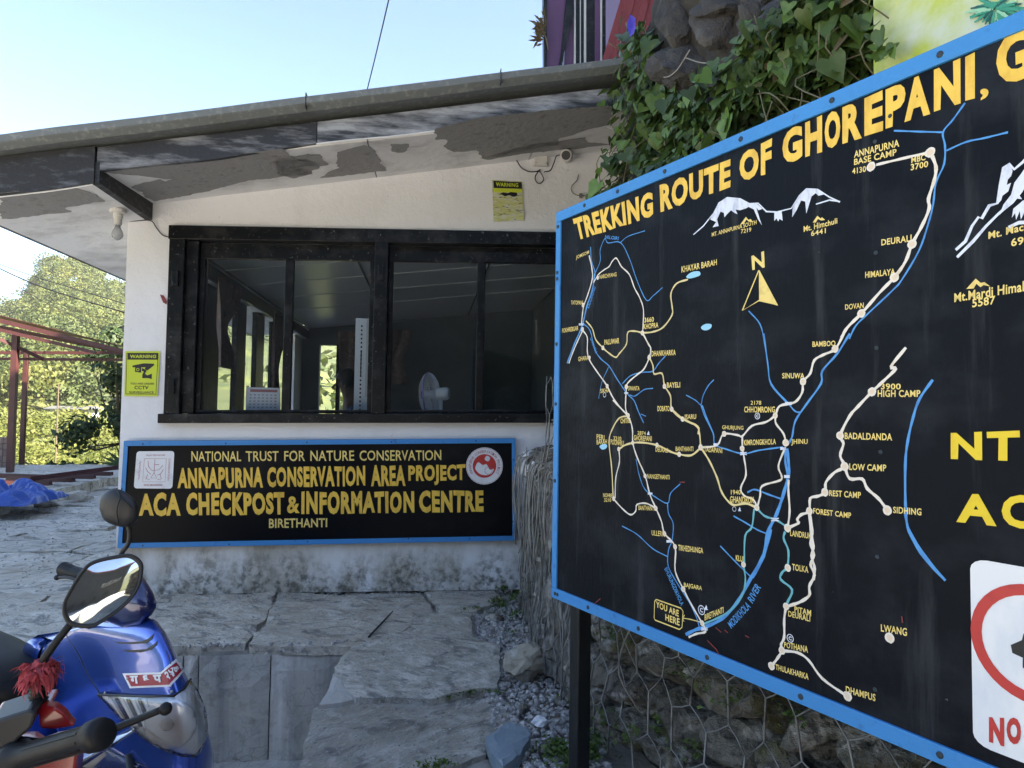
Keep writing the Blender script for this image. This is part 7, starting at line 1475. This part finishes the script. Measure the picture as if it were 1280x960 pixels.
mo = [(x / 2.667, 600 + y / 2.667) for x, y in [(214, 425), (222, 390), (270, 305), (312, 268), (400, 249), (440, 249), (470, 270), (478, 300), (464, 362), (420, 420), (335, 478), (290, 489), (238, 477), (218, 448)]]
P = spline([D(*p, 1.45) for p in mo] + [D(*mo[0], 1.45)], 4)[:-1]; c = sum(P, V((0, 0, 0))) / len(P); nrm_ = (C0 - c).normalized(); nrm_ = (nrm_ + V((-.05, 0, -.06))).normalized(); P = [c + (p - c) - nrm_ * ((p - c).dot(nrm_)) for p in P]; k = len(P)
v = []; f = []
for sc_, h_ in ((.6, -.035), (.9, -.022), (1, -.006), (1, .004), (.965, .008), (.90, .006), (.895, .002)): v += [c + (p - c) * sc_ + nrm_ * h_ for p in P]
for j in range(6):
    for i in range(k): a = j * k + i; b2 = j * k + (i + 1) % k; f.append((a, b2, b2 + k, a + k))
f.append(tuple(range(k - 1, -1, -1))); mh = mobj('mirror_housing', v, f, m_darkp, rs, smooth=True)
v = []; f = []
for sc_, h_ in ((.898, .003), (.7, .0065), (.45, .0095), (.2, .011)): v += [c + (p - c) * sc_ + nrm_ * h_ for p in P]
for j in range(3):
    for i in range(k): a = j * k + i; b2 = j * k + (i + 1) % k; f.append((a, b2, b2 + k, a + k))
v.append(c + nrm_ * .0114); f += [(3 * k + i, 3 * k + (i + 1) % k, 4 * k) for i in range(k)]
mobj('mirror_glass', v, f, m_mirr, mh, smooth=True)
MB().tube([gr0 - bar * .02, gr0 - bar * .55], .018, 10).build('handlebar', m_dgrey, rs, smooth=True); MB().tube([gr0 - bar * .60, gr0 - bar * .72], .025, 14).build('grip', m_rub, rs, smooth=True)
loft_body(lambda f_, s_, h_: cen + bar * f_ + hfr * s_ + V((0, 0, h_ - .03)), [(-.16, .03, -.03, .02), (-.11, .06, -.07, .04), (0, .08, -.09, .05), (.11, .06, -.07, .04), (.16, .03, -.03, .02)]).build('handlebar_cowl', m_rpaint, rs, smooth=True)
loft_body(lambda f_, s_, h_: Lr(s_, h_ * 0 + f_, h_), [(-.17, .02, .40, .82), (-.12, .05, .35, .88), (0, .07, .32, .90), (.12, .05, .35, .88), (.17, .02, .40, .82)]).build('front_shield', m_rpaint, rs, smooth=True)
scooter_rear(Lr, rs, m_rpaint)
# ================================================================== house across the yard, behind the photographer (seen in the glass)
rh = thing('facing_house', 'plain two storey house with railed balcony across the yard, outside the photo', 'house', (-1, -11.6, -.5))
MB().box((-12, -19, -3), (9, -12, 7.6)).build('wall', M('dark_timber_wall', (.045, .047, .05), .85, var=.2, vsc=1), rh); MB().box((-12.5, -19.5, 7.61), (9.5, -11.5, 7.75)).build('roof', m_tin, rh); MB().box((3, -11.99, 2.9), (7, -11, 3.05)).build('balcony', m_roof, rh)
for k in range(3): MB().tube([(3, -11.05, 3.3 + k * .25), (6.9, -11.05, 3.3 + k * .25)], .02, 6).build('rail', m_pvc, rh)
for k in range(4): MB().tube([(3.05 + k * 1.28, -11.05, 3.05), (3.05 + k * 1.28, -11.05, 3.82)], .025, 6).build('rail_post', m_pvc, rh)
for k in range(6):
    for z in (.2,): x = -8.6 + k * 2.6; MB().box((x, -12, z), (x + 1.1, -11.97, z + 1.25)).build('window', m_dgrey, rh)
# ================================================================== thin air over the valley
hz_ = MB(); hz_.box((-255, -255, -9), (255, 262, 62)); ho = hz_.build('haze', bpy.data.materials.new('thin_haze'), kind='stuff')
hm = ho.data.materials[0]; hm.use_nodes = True; hn = hm.node_tree; hn.nodes.remove(hn.nodes['Principled BSDF']); pv = hn.nodes.new('ShaderNodeVolumePrincipled'); pv.inputs['Color'].default_value = (.93, .95, 1, 1); pv.inputs['Density'].default_value = .00028; pv.inputs['Anisotropy'].default_value = .2
hn.links.new(pv.outputs[0], hn.nodes['Material Output'].inputs['Volume'])
